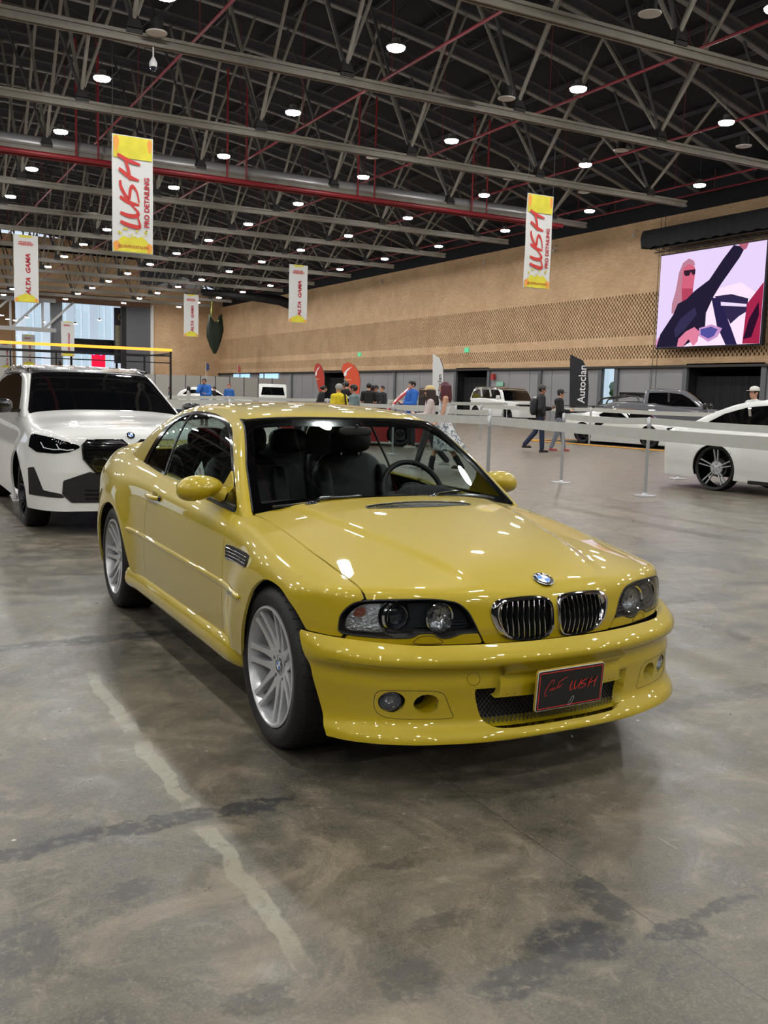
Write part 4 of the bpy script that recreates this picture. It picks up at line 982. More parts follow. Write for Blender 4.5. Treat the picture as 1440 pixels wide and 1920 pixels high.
for s in (-1, 1):
    y0 = float(front_y(F_bump, [s*fogc[0]], [fogc[1]])[0][1]); yaw = s*.42
    Rm = Matrix.Rotation(yaw, 3, 'Z'); fo = empty('fog_lamp', (s*fogc[0], y0+.016, fogc[1]), yaw); fo.parent = bp_
    MB().lathe([(.041, .01), (.043, -.004), (.040, -.008), (.037, -.002)], 28, ax='y').build('fog_ring', M_trim, fo, sm=60)
    MB().lathe([(.038, -.004), (.028, -.010), (0, -.013)], 28, ax='y').build('fog_lens', thinglass('fog_glass', (.75, .78, .8), 1.0, 1.5), fo, sm=80)
    MB().lathe([(.038, .0), (.030, .022), (.012, .034), (0, .034)], 28, ax='y').build('fog_reflector', M_refl, fo, sm=60)
    y1 = float(front_y(F_bump, [s*ducc[0]], [ducc[1]])[0][1])
    du = MB(); N_ = 28; a = np.linspace(0, 2*PI, N_+1)[:-1]; vs = []
    P0 = front_y(F_bump, [s*(ducc[0]+ducc[2]*1.02*math.cos(t)) for t in a], [ducc[1]+ducc[3]*1.02*math.sin(t) for t in a])
    vs = (P0+[0, .02, 0]).tolist()+[[s*(ducc[0]-.008+ducc[2]*.8*math.cos(t)), y1+.09, ducc[1]+ducc[3]*.8*math.sin(t)] for t in a]
    du.add(vs, [(i, (i+1) % N_, N_+(i+1) % N_, N_+i) for i in range(N_)]); du.build('brake_duct', YEL, bp_, sm=60)
    MB().add([[s*(ducc[0]-.008+ducc[2]*.9*math.cos(t)), y1+.088, ducc[1]+ducc[3]*.9*math.sin(t)] for t in a], [tuple(range(N_))]).build('duct_shadow_plate', M_under, bp_)
    FR = curve2([(.694, .348), (.688, .382), (.655, .393), (.52, .392), (.478, .384), (.462, .368), (.440, .312), (.434, .294), (.462, .289), (.62, .291), (.672, .300), (.690, .322)], 4)
    P = front_y(F_bump, [s*p[0] for p in FR], [p[1] for p in FR]); MB().tube(P+[0, .0004, 0], .0014, 5, closed=True).build('fog_panel_seam', mat('seam_dark', '#3a3206', .6), bp_)
    t_ = np.linspace(0, 2*PI, 25)[:-1]
    if s < 0:
        P = front_y(F_bump, [-.362+.024*math.cos(t) for t in t_], [.430+.0235*math.sin(t) for t in t_]); MB().tube(P+[0, .0003, 0], .0011, 5, closed=True).build('tow_cap_seam', MATS['seam_dark'], bp_)
    P = front_y(F_bump, [s*x for x in np.linspace(.29, .83, 24)], np.linspace(.466, .491, 24), .2); MB().tube(P+[0, .0004, 0], .0010, 4).build('bumper_crease', MATS['seam_dark'], bp_)
V, T = clip(VB, TB, lambda V: sdpoly(V[:, 0], V[:, 2], curve2([(-.262, .478), (-.255, .484), (.262, .484), (.270, .478), (.277, .372), (.270, .366), (-.27, .366), (-.278, .372)], 2)))
br = surf('plate_bracket', V, T, YEL, bp_, F_bump, off=.026, thick=.034)
P = []
for bx, bz, r_ in ((-.225, .462, .006), (.235, .462, .006), (-.245, .460, .002), (-.205, .460, .002), (.255, .460, .002), (.215, .460, .002), (-.25, .375, .002), (-.22, .375, .002), (.25, .375, .002), (.22, .375, .002)):
    q = front_y(F_bump, [bx], [bz])[0]; P.append((q-[0, .0282, 0], r_))
hb_ = MB()
for q, r_ in P: hb_.lathe([(r_, 0), (0, -.0004)], 10, o=q, ax='y')
hb_.build('screw_holes', M_under, br)
# plate
pl = empty('number_plate', (-.010, -.846, .390), .02); pl.rotation_euler = (math.radians(4), 0, math.radians(2.0)); pl.parent = car; pl['label'] = 'black plate with red border and red handwriting'
def rrect(w_, h_, r, n=5):
    out = []
    for cx, cy, a0 in ((w_/2-r, h_/2-r, 0), (-w_/2+r, h_/2-r, PI/2), (-w_/2+r, -h_/2+r, PI), (w_/2-r, -h_/2+r, 1.5*PI)):
        out += [(cx+r*math.cos(a0+PI/2*i/n), cy+r*math.sin(a0+PI/2*i/n)) for i in range(n+1)]
    return out
pb = MB(); pb.prism(rrect(.318, .156, .012), 0, .008, ax='y'); pb.build('plate_backing', mat('plate_backing_yellow', '#a8902c', .4), pl)
pb = MB(); pb.prism(rrect(.314, .152, .010), -.003, 0, ax='y'); pb.build('plate_white_rim', mat('plate_rim_white', '#d8d4d0', .4), pl)
pb = MB(); pb.prism(rrect(.309, .147, .008), -.0045, -.001, ax='y'); pb.build('plate_face', mat('plate_black', '#141314', .25), pl)
Mf = frame((0, -.0048, 0), (1, 0, 0), (0, 0, 1))
bd = MB(); o1 = rrect(.300, .138, .006); o2 = rrect(.293, .131, .004); n = len(o1)
bd.add([Mf @ Vector((a, b, 0)) for a, b in o1]+[Mf @ Vector((a, b, 0)) for a, b in o2], [(i, (i+1) % n, n+(i+1) % n, n+i) for i in range(n)]); bd.build('red_border', mat('plate_red', '#d0352a', .4), pl)
lush_strokes(MB(), Mf @ Matrix.Translation((-.004, -.012, 0)) @ Matrix.Diagonal((.052, .036, 1, 1)), 1.0, .04, .0003).build('lush_lettering', MATS['plate_red'], pl)
cr = MB()
def stroke(pts, w_, mb, closed=False, dz=.0006):
    q = curve2(pts, 5, closed); n = len(q); vs = []; fs = []
    for i, p in enumerate(q):
        a = q[max(i-1, 0)]; b = q[min(i+1, n-1)]; d = np.array(b)-np.array(a); L = np.hypot(*d) or 1; nn = np.array([-d[1], d[0]])/L*w_*(.6+.5*math.sin(PI*i/(n-1)))
        vs += [Mf @ Vector((*(np.array(p)+nn), dz)), Mf @ Vector((*(np.array(p)-nn), dz))]
    mb.add(vs, [(2*i, 2*i+1, 2*i+3, 2*i+2) for i in range(n-1)])
stroke([(-.088, .020), (-.083, .036), (-.096, .034), (-.118, .004), (-.121, -.018), (-.108, -.016)], .0013, cr)
stroke([(-.102, -.002), (-.097, .005), (-.096, -.001), (-.088, .008), (-.086, .000), (-.078, .008), (-.074, .002), (-.066, .009), (-.052, .006)], .0011, cr)
stroke([(-.066, .004), (-.058, .026), (-.030, .040), (-.020, .041)], .0012, cr); stroke([(-.070, .006), (-.055, .010), (-.040, .019)], .0011, cr)
cr.build('script_lettering', MATS['plate_red'], pl)
dm = MB(); stroke([(-.008, -.066), (.014, -.036), (.018, -.046), (.004, -.066), (-.008, -.066)], .0005, dm); dm.build('diamond_mark', M_whi, pl)
# ---------------------------------------------------------------- sills, side vents, mouldings, handles, mirrors
for s in (-1, 1):
    sk = MB(); ys = [.365, .40, .5, .8, 1.3, 1.8, 2.15, 2.30, 2.345]; prof = [(.838, .330), (.852, .322), (.866, .296), (.873, .262), (.866, .230), (.840, .214), (.760, .212)]
    sc = [.955, .985, 1, 1, 1, 1, 1.0, 1.012, 1.012]; vs = []; m_ = len(prof)
    for y, k in zip(ys, sc): vs += [(s*x*k, y+(z-.27)*.25*(1 if y > 2 else -.35 if y < .45 else 0), z) for x, z in prof]
    sk.add(vs, [(i*m_+j, i*m_+j+1, (i+1)*m_+j+1, (i+1)*m_+j) for i in range(len(ys)-1) for j in range(m_-1)]+[tuple(range(m_)), tuple(range((len(ys)-1)*m_, len(ys)*m_))])
    bm = bmesh.new(); me = sk.mesh('side_skirt'); bm.from_mesh(me); bmesh.ops.recalc_face_normals(bm, faces=bm.faces); bm.to_mesh(me); bm.free(); link('side_skirt', me, YEL, car, sm=50)
    # moulding
    yy = np.linspace(.262, 2.30, 60); zc_ = np.interp(yy, [.26, 1.2, 2.3], [.562, .570, .578]); P = side_x(F_body, yy, zc_, s)
    mo = MB(); h_ = np.interp(yy, [.262, .28, 2.27, 2.30], [.006, .0155, .0135, .004]); vs = []
    for p, h in zip(P, h_): vs += [p+[0, 0, h], p+[s*.009, 0, h*.75], p+[s*.012, 0, 0], p+[s*.009, 0, -h*.75], p+[0, 0, -h]]
    mo.add([tuple(v) for v in vs], [(i*5+j, i*5+j+1, i*5+6+j, i*5+5+j) for i in range(59) for j in range(4)]+[(0, 1, 2, 3, 4), (295, 296, 297, 298, 299)])
    mo_ = mo.build('side_moulding', YEL, car, sm=60)
    bx = side_x(F_body, [.36], [.562], s)[0]; MB().box(bx+[s*.0125, 0, 0], (.002, .075, .018)).build('small_badge', mat('badge_grey', '#9a9788', .3, metal=.6), mo_)
    # fender vent
    VN = curve2([(.548, .741), (.40, .748), (.245, .748), (.222, .735), (.222, .712), (.245, .698), (.40, .690), (.535, .683), (.548, .70)], 4)
    V, T = clip(VT, TT, lambda V, s=s: np.minimum(V[:, 0]*s-.3, sdpoly(V[:, 1], V[:, 2], VN))); fv = surf('fender_vent', V, T, M_under, car, F_body, off=.002)
    for k in range(4):
        yy = np.linspace(.235, .54, 10); P = side_x(F_body, yy, np.interp(yy, [.2, .55], [.737-.0125*k, .733-.0150*k]), s); MB().tube(P+[s*.004, 0, 0], .0026, 6).build('vent_blade', M_chrome, fv, sm=60)
    q = side_x(F_body, [.34], [.712], s)[0]; mb3 = MB(); text_mb('M3', .018, frame(q+[s*.0075, 0, -.006], (0, s, 0), (0, 0, 1)), .001, mb3); mb3.build('model_badge', M_chrome, fv)
    P = side_x(F_body, [p[0] for p in VN], [p[1] for p in VN], s); MB().tube(P+[s*.001, 0, 0], .0028, 6, closed=True).build('vent_frame', M_trim, fv, sm=60)
    # door handle
    dh = MB(); pts = []
    yy = np.linspace(1.70, 1.93, 9)
    for i, y in enumerate(yy): q = side_x(F_body, [y], [.822], s)[0]; pts.append(q+[s*(.004+.022*math.sin(PI*i/8)**.5), 0, 0])
    dh.tube(pts, [.010, .013, .0145, .015, .015, .015, .0145, .013, .010], 10); h = dh.build('door_handle', YEL, car, sm=60)
    q = side_x(F_body, [1.80], [.825], s)[0]; MB().ball(q+[s*.0, 0, 0], (.004, .052, .030), 16, 8).build('handle_cup', mat('handle_shadow', '#7d6e14', .3), h, sm=80)  # darker yellow paints the shade of the recess behind the handle
    q = side_x(F_body, [1.685], [.824], s)[0]; MB().ball(q+[s*.004, 0, 0], (.010, .016, .016), 14, 8).build('lock_cap', M_trim, h, sm=80)
    # mirror
    mi = empty('door_mirror', (0, 0, 0)); mi.parent = car
    mc = MB(); N1, N2 = 28, 16; vs = []
    for i in range(N2+1):
        v = -PI/2+PI*i/N2
        for j in range(N1):
            u = 2*PI*j/N1; cx = math.cos(v)*math.cos(u); cz = math.sin(v); cy = math.cos(v)*math.sin(u)
            X_ = .113*cx; Z_ = (.060+.012*(-cx)*1.0)*cz*(1.05 if cz > 0 else .95); Y_ = .052*cy if cy > 0 else .085*cy
            vs.append((s*(.865-X_*-1*-1), .895+Y_ if cy < 0 else .895+min(Y_, .045), .963+Z_+.012*(cx)))
    mc.add(vs, [(i*N1+j, i*N1+(j+1) % N1, (i+1)*N1+(j+1) % N1, (i+1)*N1+j) for i in range(N2) for j in range(N1)])
    bm = bmesh.new(); me = mc.mesh('mirror_shell'); bm.from_mesh(me); bmesh.ops.remove_doubles(bm, verts=bm.verts, dist=1e-5); bmesh.ops.recalc_face_normals(bm, faces=bm.faces); bm.to_mesh(me); bm.free(); link('mirror_shell', me, YEL, mi, sm=70)
    gm = MB(); gm.lathe([(0, .0), (.1, .0)], 28, ax='y'); o = gm.build('mirror_glass', M_chrome, mi); o.scale = (1, 1, .55); o.location = (s*.865, .941, .965)
    fr = MB(); fr.add([(s*.757, .665, .892), (s*.764, 1.01, .900), (s*.735, .905, .990), (s*.716, .875, 1.045), (s*.735, .655, .905), (s*.74, 1.01, .905), (s*.715, .905, .99), (s*.70, .875, 1.045)],
                     [(0, 1, 2, 3), (7, 6, 5, 4), (0, 4, 5, 1), (1, 5, 6, 2), (2, 6, 7, 3), (3, 7, 4, 0)])
    fr.tube([(s*.745, .87, .928), (s*.80, .885, .948), (s*.85, .895, .965)], [.042, .030, .028], 12)
    bm = bmesh.new(); me = fr.mesh('mirror_foot'); bm.from_mesh(me); bmesh.ops.recalc_face_normals(bm, faces=bm.faces); bm.to_mesh(me); bm.free(); link('mirror_foot', me, YEL, mi, sm=40)
# ---------------------------------------------------------------- glasshouse and hard top
VG, TG = tube_shell(F_green, .36, 3.40, lambda y: .80+0*y, .0125, 2, 200, 1.0)
VW, TW = fan_shell(F_green, 1.55, .86, 1.30, .009, -75, 75, 190, 2.0)
def wx_(z): return np.interp(z, [.86, .90, 1.08, 1.276, 1.32], [.728, .716, .655, .560, .53])
def wphi(V): return np.minimum.reduce([wx_(V[:, 2])-ax_(V), 1.300-.020*(ax_(V)/.55)**4-V[:, 2], 1.26-V[:, 1]])
DLO = curve2([(.655, .893), (.895, 1.072), (1.075, 1.187), (1.22, 1.246), (1.39, 1.279), (1.60, 1.300), (1.82, 1.306), (2.05, 1.299), (2.25, 1.266), (2.395, 1.181), (2.495, 1.055), (2.54, .945), (2.50, .922), (2.3, .918), (1.9, .900), (1.5, .884), (1.1, .874), (.8, .870)], 4)
DLI = curve2([(.90, .93), (.885, 1.030), (1.095, 1.170), (1.245, 1.231), (1.40, 1.263), (1.60, 1.284), (1.82, 1.290), (2.02, 1.280), (2.20, 1.240), (2.325, 1.157), (2.41, 1.036), (2.42, .955), (2.30, .940), (1.96, .925), (1.6, .908), (1.2, .902)], 4)
dl = lambda V, P: np.where(ax_(V) > .40, sdpoly(V[:, 1], V[:, 2], P), -1)
belt = lambda V: V[:, 2]-np.interp(V[:, 1], [.5, .9, 1.6, 2.4, 2.8, 3.2], [.875, .885, .895, .92, .955, .985])
def gz(phi): return clip(VG, TG, phi)
frontz = lambda V: np.minimum(1.05-V[:, 1], 1.27-V[:, 2])
def gj(phi):
    a = clip(*clip(VG, TG, lambda V: -frontz(V)), phi); b = clip(*clip(VW, TW, frontz), phi); return join(a, b)
V, T = gj(lambda V: np.minimum.reduce([wphi(V)-.004, V[:, 2]-.872])); ws_ = surf('windshield', V, T, M_glass, car, F_green)
V, T = gj(lambda V: np.minimum.reduce([wphi(V)-.003, V[:, 2]-.868, -np.minimum(wphi(V)-.040, V[:, 2]-.948+.02*(ax_(V)/.6)**4)])); surf('black_glass_border', V, T, M_trim, ws_, F_green, off=-.003)
rub = MB(); zz = np.concatenate([np.linspace(.885, 1.283, 30)]); ptsR = [(-wx_(z)+.0, z) for z in zz]; xs_ = np.linspace(-.545, .545, 20); ptsT = [(x, 1.300-.020*(abs(x)/.55)**4) for x in xs_]; ptsL = [(wx_(z), z) for z in zz[::-1]]
al = ptsR+ptsT+ptsL; P = cast(F_green, np.array([[p[0], 1.6, p[1]] for p in al]), np.tile([0., -1., 0.], (len(al), 1)), 1.6); rub.tube(P, .0045, 6); rub.build('windshield_seal', M_rub, ws_, sm=60)
apil = lambda V: np.minimum.reduce([-wphi(V)-.003, -dl(V, DLO)-.001, belt(V)+.02, 1.235-V[:, 1]+.12*(ax_(V) < .53)*0, ax_(V)-.50])
V, T = gj(apil); surf('pillar_lining', V, T, M_dash, car, F_green, off=-.020)
for s in (-1, 1): V, T = gj(lambda V, s=s: np.minimum(apil(V), V[:, 0]*s)); surf('windshield_pillar', V, T, YEL, car, F_green, thick=.01)
rwin = lambda V: np.minimum.reduce([sdpoly(V[:, 0], V[:, 2], curve2([(-.46, 1.24), (0, 1.275), (.46, 1.24), (.50, 1.2), (.57, 1.04), (.5, 1.02), (0, 1.03), (-.5, 1.02), (-.57, 1.04), (-.5, 1.2)], 3)), V[:, 1]-2.3])
V, T = gj(lambda V: np.minimum.reduce([-wphi(V)-.003, -dl(V, DLO)-.001, belt(V), np.maximum(V[:, 1]-1.238, .50-ax_(V)), -rwin(V)])); surf('hard_top', V, T, YEL, car, F_green, thick=.012); surf('roof_lining', V, T, M_dash, car, F_green, off=-.022)
V, T = gz(lambda V: rwin(V)-.002); surf('rear_window', V, T, M_sglass, car, F_green, off=-.002)
for s in (-1, 1):
    V, T = gj(lambda V, s=s: np.minimum.reduce([V[:, 0]*s-.2, dl(V, DLO), -dl(V, DLI), belt(V)+.03])); st = surf('window_trim', V, T, M_trim, car, F_green, off=-.001, thick=.01)
    V, T = gj(lambda V, s=s: np.minimum.reduce([V[:, 0]*s-.2, dl(V, DLI)+.004])); surf('side_window', V, T, M_sglass, car, F_green, off=-.007)
    P = side_x(F_green, [1.975, 1.985, 1.98, 1.965, 1.945, 1.93], [1.285, 1.24, 1.16, 1.07, .99, .92], s); MB().tube(P-[s*.004, 0, 0], .007, 6).build('window_divider', mat('divider_grey', '#2a2c2e', .3), st, sm=60)
    yy = np.linspace(.66, 2.52, 40); zz = np.interp(yy, [.65, .9, 1.6, 2.0, 2.4, 2.55], [.892, .897, .900, .914, .930, .938]); P = side_x(F_green, yy, zz, s); MB().tube(P, .011, 8).build('belt_seal', M_rub, st, sm=60)
# scuttle, wipers
sc_ = MB(); xs_ = np.linspace(-.72, .72, 30); a = cowl(np.abs(xs_)); vs = []
for x, y in zip(xs_, a): zt = float(top_z(F_body, [x], [y])[0][2]); vs += [(x, y-.02, zt-.02), (x, y+.12, zt-.015)]
sc_.add(vs, [(2*i, 2*i+2, 2*i+3, 2*i+1) for i in range(29)]); sc_.build('scuttle_panel', M_rub, car)
for piv, arm, bl0, bl1, zz in (((-.455, .50, .918), (-.20, .50, .930), (-.63, .902), (.04, .918), 0), ((.18, .49, .932), (.38, .51, .938), (.02, .934), (.59, .910), 0)):
    wp_ = empty('wiper', (0, 0, 0)); wp_.parent = car
    def gp(x, z, off=.02): p = cast(F_green, np.array([[x, 1.6, z]]), np.array([[0., -1., 0.]]), 1.6)[0]; return p+[0, -off*.8, off*.4]
    ar = MB(); ar.tube([piv, gp(piv[0]+.05, piv[2]+.012, .03), gp(arm[0], arm[2]+.01, .03)], [.013, .010, .006], 8); ar.ball(piv, (.035, .022, .018), 12, 8); ar.build('wiper_arm', M_trim, wp_, sm=60)
    MB().tube([gp(bl0[0]+(bl1[0]-bl0[0])*u, bl0[1]+(bl1[1]-bl0[1])*u+.012*math.sin(PI*u), .012) for u in np.linspace(0, 1, 10)], .007, 6).build('wiper_blade', M_rub, wp_, sm=60)
# ---------------------------------------------------------------- cabin
MB().box((0, 1.9, .36), (1.40, 2.6, .05)).build('cabin_floor', M_dash, car)
ds = MB(); prof = [(.60, .90), (.72, .915), (.85, .905), (.93, .86), (.95, .78), (.90, .62), (.60, .60)]; xs_ = np.linspace(-.70, .70, 13); vs = []
for x in xs_: b_ = .035*math.exp(-((x-.37)/.17)**2); vs += [(x, y+(0), z+(b_ if 0.8 < y < .95 and z > .8 else 0)-.02*(abs(x)/.7)**4) for y, z in prof]
m_ = len(prof); ds.add(vs, [(i*m_+j, (i+1)*m_+j, (i+1)*m_+(j+1) % m_, i*m_+(j+1) % m_) for i in range(12) for j in range(m_)]); ds.build('dashboard', M_dash, car, sm=60)
MB().ball((.37, .86, .905), (.19, .10, .055), 20, 10).build('instrument_hood', M_dash, car, sm=60)
def padded(mb, c, d, R=None, p=3.2):
    """superellipsoid cushion"""
    nu, nv = 20, 12; vs = []
    f = lambda v, e: math.copysign(abs(v)**e, v)
    for i in range(nv+1):
        a = -PI/2+PI*i/nv
        for j in range(nu):
            b = 2*PI*j/nu; e = 2/p
            v = Vector((d[0]/2*f(math.cos(a), e)*f(math.cos(b), e), d[1]/2*f(math.cos(a), e)*f(math.sin(b), e), d[2]/2*f(math.sin(a), e)))
            if R is not None: v = R @ v
            vs.append(v+Vector(c))
    mb.add(vs, [(i*nu+j, i*nu+(j+1) % nu, (i+1)*nu+(j+1) % nu, (i+1)*nu+j) for i in range(nv) for j in range(nu)])
for x, y, front in ((-.36, 1.38, 1), (.36, 1.46, 1), (-.30, 2.32, 0), (.26, 2.32, 0)):
    se = empty('front_seat' if front else 'rear_seat', (x, y, 0)); se.parent = car; Rb = Matrix.Rotation(math.radians(-16), 3, 'X')
    m_ = MB(); padded(m_, (0, 0, .50), (.50, .52, .18)); m_.build('seat_cushion', M_int, se, sm=80)
    m_ = MB(); padded(m_, (0, .27, .78), (.50, .13, .62), Rb); padded(m_, (-.20, .23, .76), (.11, .16, .5), Rb); padded(m_, (.20, .23, .76), (.11, .16, .5), Rb); m_.build('seat_back', M_int, se, sm=80)
    m_ = MB(); padded(m_, (0, .31 if front else .2, 1.155 if front else 1.10), (.27, .11, .17), Matrix.Rotation(math.radians(-8), 3, 'X')); m_.build('headrest', M_int, se, sm=80)
    m_ = MB(); m_.tube([(-.06, .31, .98), (-.06, .31, 1.1)], .007, 6); m_.tube([(.06, .31, .98), (.06, .31, 1.1)], .007, 6); m_.build('headrest_posts', M_chrome, se, sm=60)
sw = empty('steering_wheel', (.37, .99, .90)); sw.parent = car; sw.rotation_euler = (math.radians(62), 0, 0)
m_ = MB(); m_.tube([(.185*math.cos(a), .185*math.sin(a), 0) for a in np.linspace(0, 2*PI, 37)[:-1]], .015, 8, closed=True); m_.build('wheel_rim', M_int, sw, sm=60)
m_ = MB(); padded(m_, (0, 0, -.01), (.15, .13, .05)); m_.box((-.11, 0, -.01), (.12, .03, .015)); m_.box((.11, 0, -.01), (.12, .03, .015)); m_.box((0, -.11, -.01), (.03, .12, .015)); m_.build('wheel_hub', M_int, sw, sm=60)
m_ = MB(); m_.box((0, 1.25, .52), (.20, 1.0, .22)); m_.tube([(0, 1.15, .62), (0, 1.14, .74)], .01, 6); m_.ball((0, 1.14, .75), .025, 10, 8); m_.build('centre_console', M_dash, car, bev=0)
m_ = MB(); padded(m_, (0, .98, 1.235), (.19, .03, .05)); m_.tube([(0, .98, 1.24), (0, .96, 1.27)], .008, 6); m_.build('rear_view_mirror', M_dash, car, sm=70)
ca = MB(); ca.box((0, 0, 0), (.004, .16, .085)); co = ca.build('price_card', mat('paper_white', '#dcdcd8', .7), None); tag(co, 'white card with red lettering propped inside the yellow coupe side window', 'card')
co.location = (-.690, 1.45, .972); co.rotation_euler = (math.radians(30), math.radians(20), 0)
text_mb('ALTA GAMA', .022, frame((-.0025, .06, .004), (0, -1, 0), (0, 0, 1)), .0006, bold=.0006, shear=.2).build('card_lettering', M_crim, co)
text_mb('WEEKEND', .012, frame((-.0025, .06, -.028), (0, -1, 0), (0, 0, 1)), .0006, bold=.0003).build('card_small_lettering', M_dtube, co)
# wheels
for s in (-1, 1):
    wheel(car, (s*.858, 0, ZW+.006), s, .330, .235); wheel(car, (s*.870, 2.731, ZW+.006), s, .330, .265)

sp_ = MB(); vs = []
for x in np.linspace(-.60, .60, 17):
    e = 1-(abs(x)/.62)**6; y0_ = 3.52-.10*(x/.6)**2; z0_ = float(top_z(F_body, [x], [3.45])[0][2])
    vs += [(x, y0_-.10, z0_-.004), (x, y0_+.02, z0_+.022*e), (x, y0_+.055, z0_+.026*e), (x, y0_+.05, z0_-.01)]
sp_.add(vs, [(4*i+k, 4*i+k+1, 4*i+5+k, 4*i+4+k) for i in range(16) for k in range(3)]); sp_.build('boot_spoiler', YEL, car, sm=50)
# ---------------------------------------------------------------- other vehicles
WHITE = paint_mat('white_pearl_paint', '#dcddd9', '#e2e3df', .0, .3)
GREY = paint_mat('grey_truck_paint', '#55555a', '#5d5d62', .4, .35)
REDP = paint_mat('red_paint', '#a80f18', '#b3141c', .1, .3)
BLKP = paint_mat('black_paint', '#0b0b0c', '#101012', .1, .25)
M_dglass = mat('dark_tinted_glass', '#07080a', .03, coat=.6)
M_arch2 = mat('arch_plastic', '#0e0e0f', .6)
M_dkrim = mat('dark_alloy', '#232325', .3, metal=.7)
M_tail = mat('tail_red', '#a01018', .15, coat=1)
M_tape = mat('barrier_tape', '#bcbdb6', .55, noise=.05, nscale=8)
M_post = mat('barrier_post', '#b4b6b8', .35, metal=.55)
LASTR = []
def vehicle(name, label, loc, rz, wb, wheels, y0, y1, w, top, ztop_side, zb, roof, gw, dlo, ws, paint, cat='car', step=.03, zbelt=.95, nose_k=.12, side_k=.12, roofm=None, wr=.34, rimm=None, style='split', forks=5, arch_r=None, plan=None, crown=.05, sidep=None, rslope=.1, fslope=.1, nslope=.0, badge=False, flare=.02):
    """generic car: local front axle at y = 0, nose towards -y. top / roof = centre-line profiles, ws = (y0, y1) of the windscreen on the roof profile"""
    t = empty(name, loc, rz, label, cat)
    plan = plan or [0, .08, .25, .5]
    def nose(ax): return y0+spl(ax/w, [0, .5, .8, 1.0], plan)
    def side(y, z):
        b = w-.04*sstep(y, wb+.3, y1)-.05*sstep(-y, .1, -y0)
        p = spl(z, [0, .3, .55, .75, 1.0, 1.4], sidep or [-.08, -.03, 0, -.01, -.07, -.22])
        rf = np.hypot(y, z-wr); rr = np.hypot(y-wb, z-wr); A = arch_r or wr*1.12
        return b+p+flare*np.exp(-(np.maximum(rf-A, 0)/.1)**2)+flare*np.exp(-(np.maximum(rr-A, 0)/.1)**2)
    ty, tz = zip(*top)
    def Fb(x, y, z):
        ax = np.abs(x); s = ax-side(y, z); tt = (z-(spl(y, ty, tz)-crown*(ax/w)**2.5))*.95
        n = (nose(ax)+fslope*np.maximum(z-.6, 0)+nslope*np.maximum(.5-z, 0)-y)*.95; r = (y-(y1-.10*(ax/w)**3-rslope*np.maximum(z-.8, 0)))
        return sm(sm(sm(s, tt, side_k), n, nose_k), r, .12)
    ry, rz_ = zip(*roof)
    def Fg(x, y, z):
        ax = np.abs(x); s = ax-(np.interp(z, [zbelt-.1, max(rz_)], gw)); sl = np.abs(np.gradient(np.array(rz_), np.array(ry))); sc = 1/np.sqrt(1+np.interp(y, ry, sl)**2)
        return sm(s, (z-(spl(y, ry, rz_)-.04*(ax/w)**2))*sc, .14)
    V, T = tube_shell(Fb, y0+.02, y1+.05, lambda y: (.55+0*y) if top[0][1] > .6 else (.42+0*y), step, -35, 120, 1.6); Vf, Tf = fan_shell(Fb, y0+.45, zb, max(tz)+.02, step*.7, -88, 88, 130); Vr, Tr = fan_shell(Fb, y1-.45, zb, max(tz)+.02, step, -92, 92, 90, back=True); LASTR[:] = [Vr, Tr]
    A = arch_r or wr*1.12
    pa = lambda V: np.minimum(np.hypot(V[:, 1], V[:, 2]-wr)-A, np.hypot(V[:, 1]-wb, V[:, 2]-wr)-A)
    fz = lambda V: np.minimum(y0+.42-V[:, 1], tz[1]+.0-V[:, 2]+0*V[:, 0])
    inG = lambda V: np.where((V[:, 2] > zbelt-.12), Fg(V[:, 0], V[:, 1], V[:, 2]), 1)
    base = lambda V: np.minimum.reduce([pa(V), V[:, 2]-zb])
    def reg(phi):
        a = clip(*clip(*clip(V, T, lambda V: -fz(V)), lambda V: -rz__(V)), lambda V: np.minimum(base(V), phi(V))); c = clip(*clip(Vr, Tr, rz__), lambda V: np.minimum(base(V), phi(V))); b = clip(*clip(Vf, Tf, fz), lambda V: np.minimum(base(V), phi(V))); return join(a, b, c)
    rz__ = lambda V: np.minimum(V[:, 1]-(y1-.40), max(tz)-.16-V[:, 2])
    body = surf('body', *reg(lambda V: V[:, 2]*0+1), paint, t, Fb, thick=.02)
    ys = np.arange(ry[0], ry[-1]+1e-6, step)
    Vg, Tg = tube_shell(Fg, ry[0]+.02, ry[-1]-.02, zbelt-.15, step*.8, 5, 110, 1.3)
    wlim = lambda V: np.interp(V[:, 2], [zbelt, max(rz_)], [gw[0]-.07, gw[1]-.05])
    wsphi = lambda V: np.minimum.reduce([ws[1]-V[:, 1], V[:, 1]-ws[0]+.3, wlim(V)-np.abs(V[:, 0])])
    dphi = lambda V: np.where(np.abs(V[:, 0]) > gw[1]*.72, sdpoly(V[:, 1], V[:, 2], dlo), -1)
    bel = lambda V: V[:, 2]-zbelt+.12
    rest = lambda V: np.minimum.reduce([-wsphi(V), -dphi(V), bel(V)])
    if roofm is None: surf('roof', *clip(Vg, Tg, rest), paint, t, Fg, thick=.01)
    else:
        top_ = lambda V: V[:, 2]-(max(rz_)-.085)+.04*np.abs(V[:, 0])/w
        surf('roof', *clip(Vg, Tg, lambda V: np.minimum(rest(V), top_(V))), roofm, t, Fg, thick=.01); surf('roof_pillars', *clip(Vg, Tg, lambda V: np.minimum(rest(V), -top_(V))), paint, t, Fg, thick=.01)
    surf('windshield', *clip(Vg, Tg, lambda V: np.minimum(wsphi(V)-.01, bel(V))), M_dglass, t, Fg, off=-.004)
    for s in (-1, 1): surf('side_window', *clip(Vg, Tg, lambda V: np.minimum(dphi(V)-.006, V[:, 0]*s)), M_dglass, t, Fg, off=-.004)
    ub = MB(); ub.box((0, wb/2, zb+.08), (w*1.2, y1-y0-.5, .12))
    ub.box((0, wb/2, (zb+.6)/2+.1), (w*1.75, wb-2*A-.05, .5)); ub.build('underbody', M_under, t)
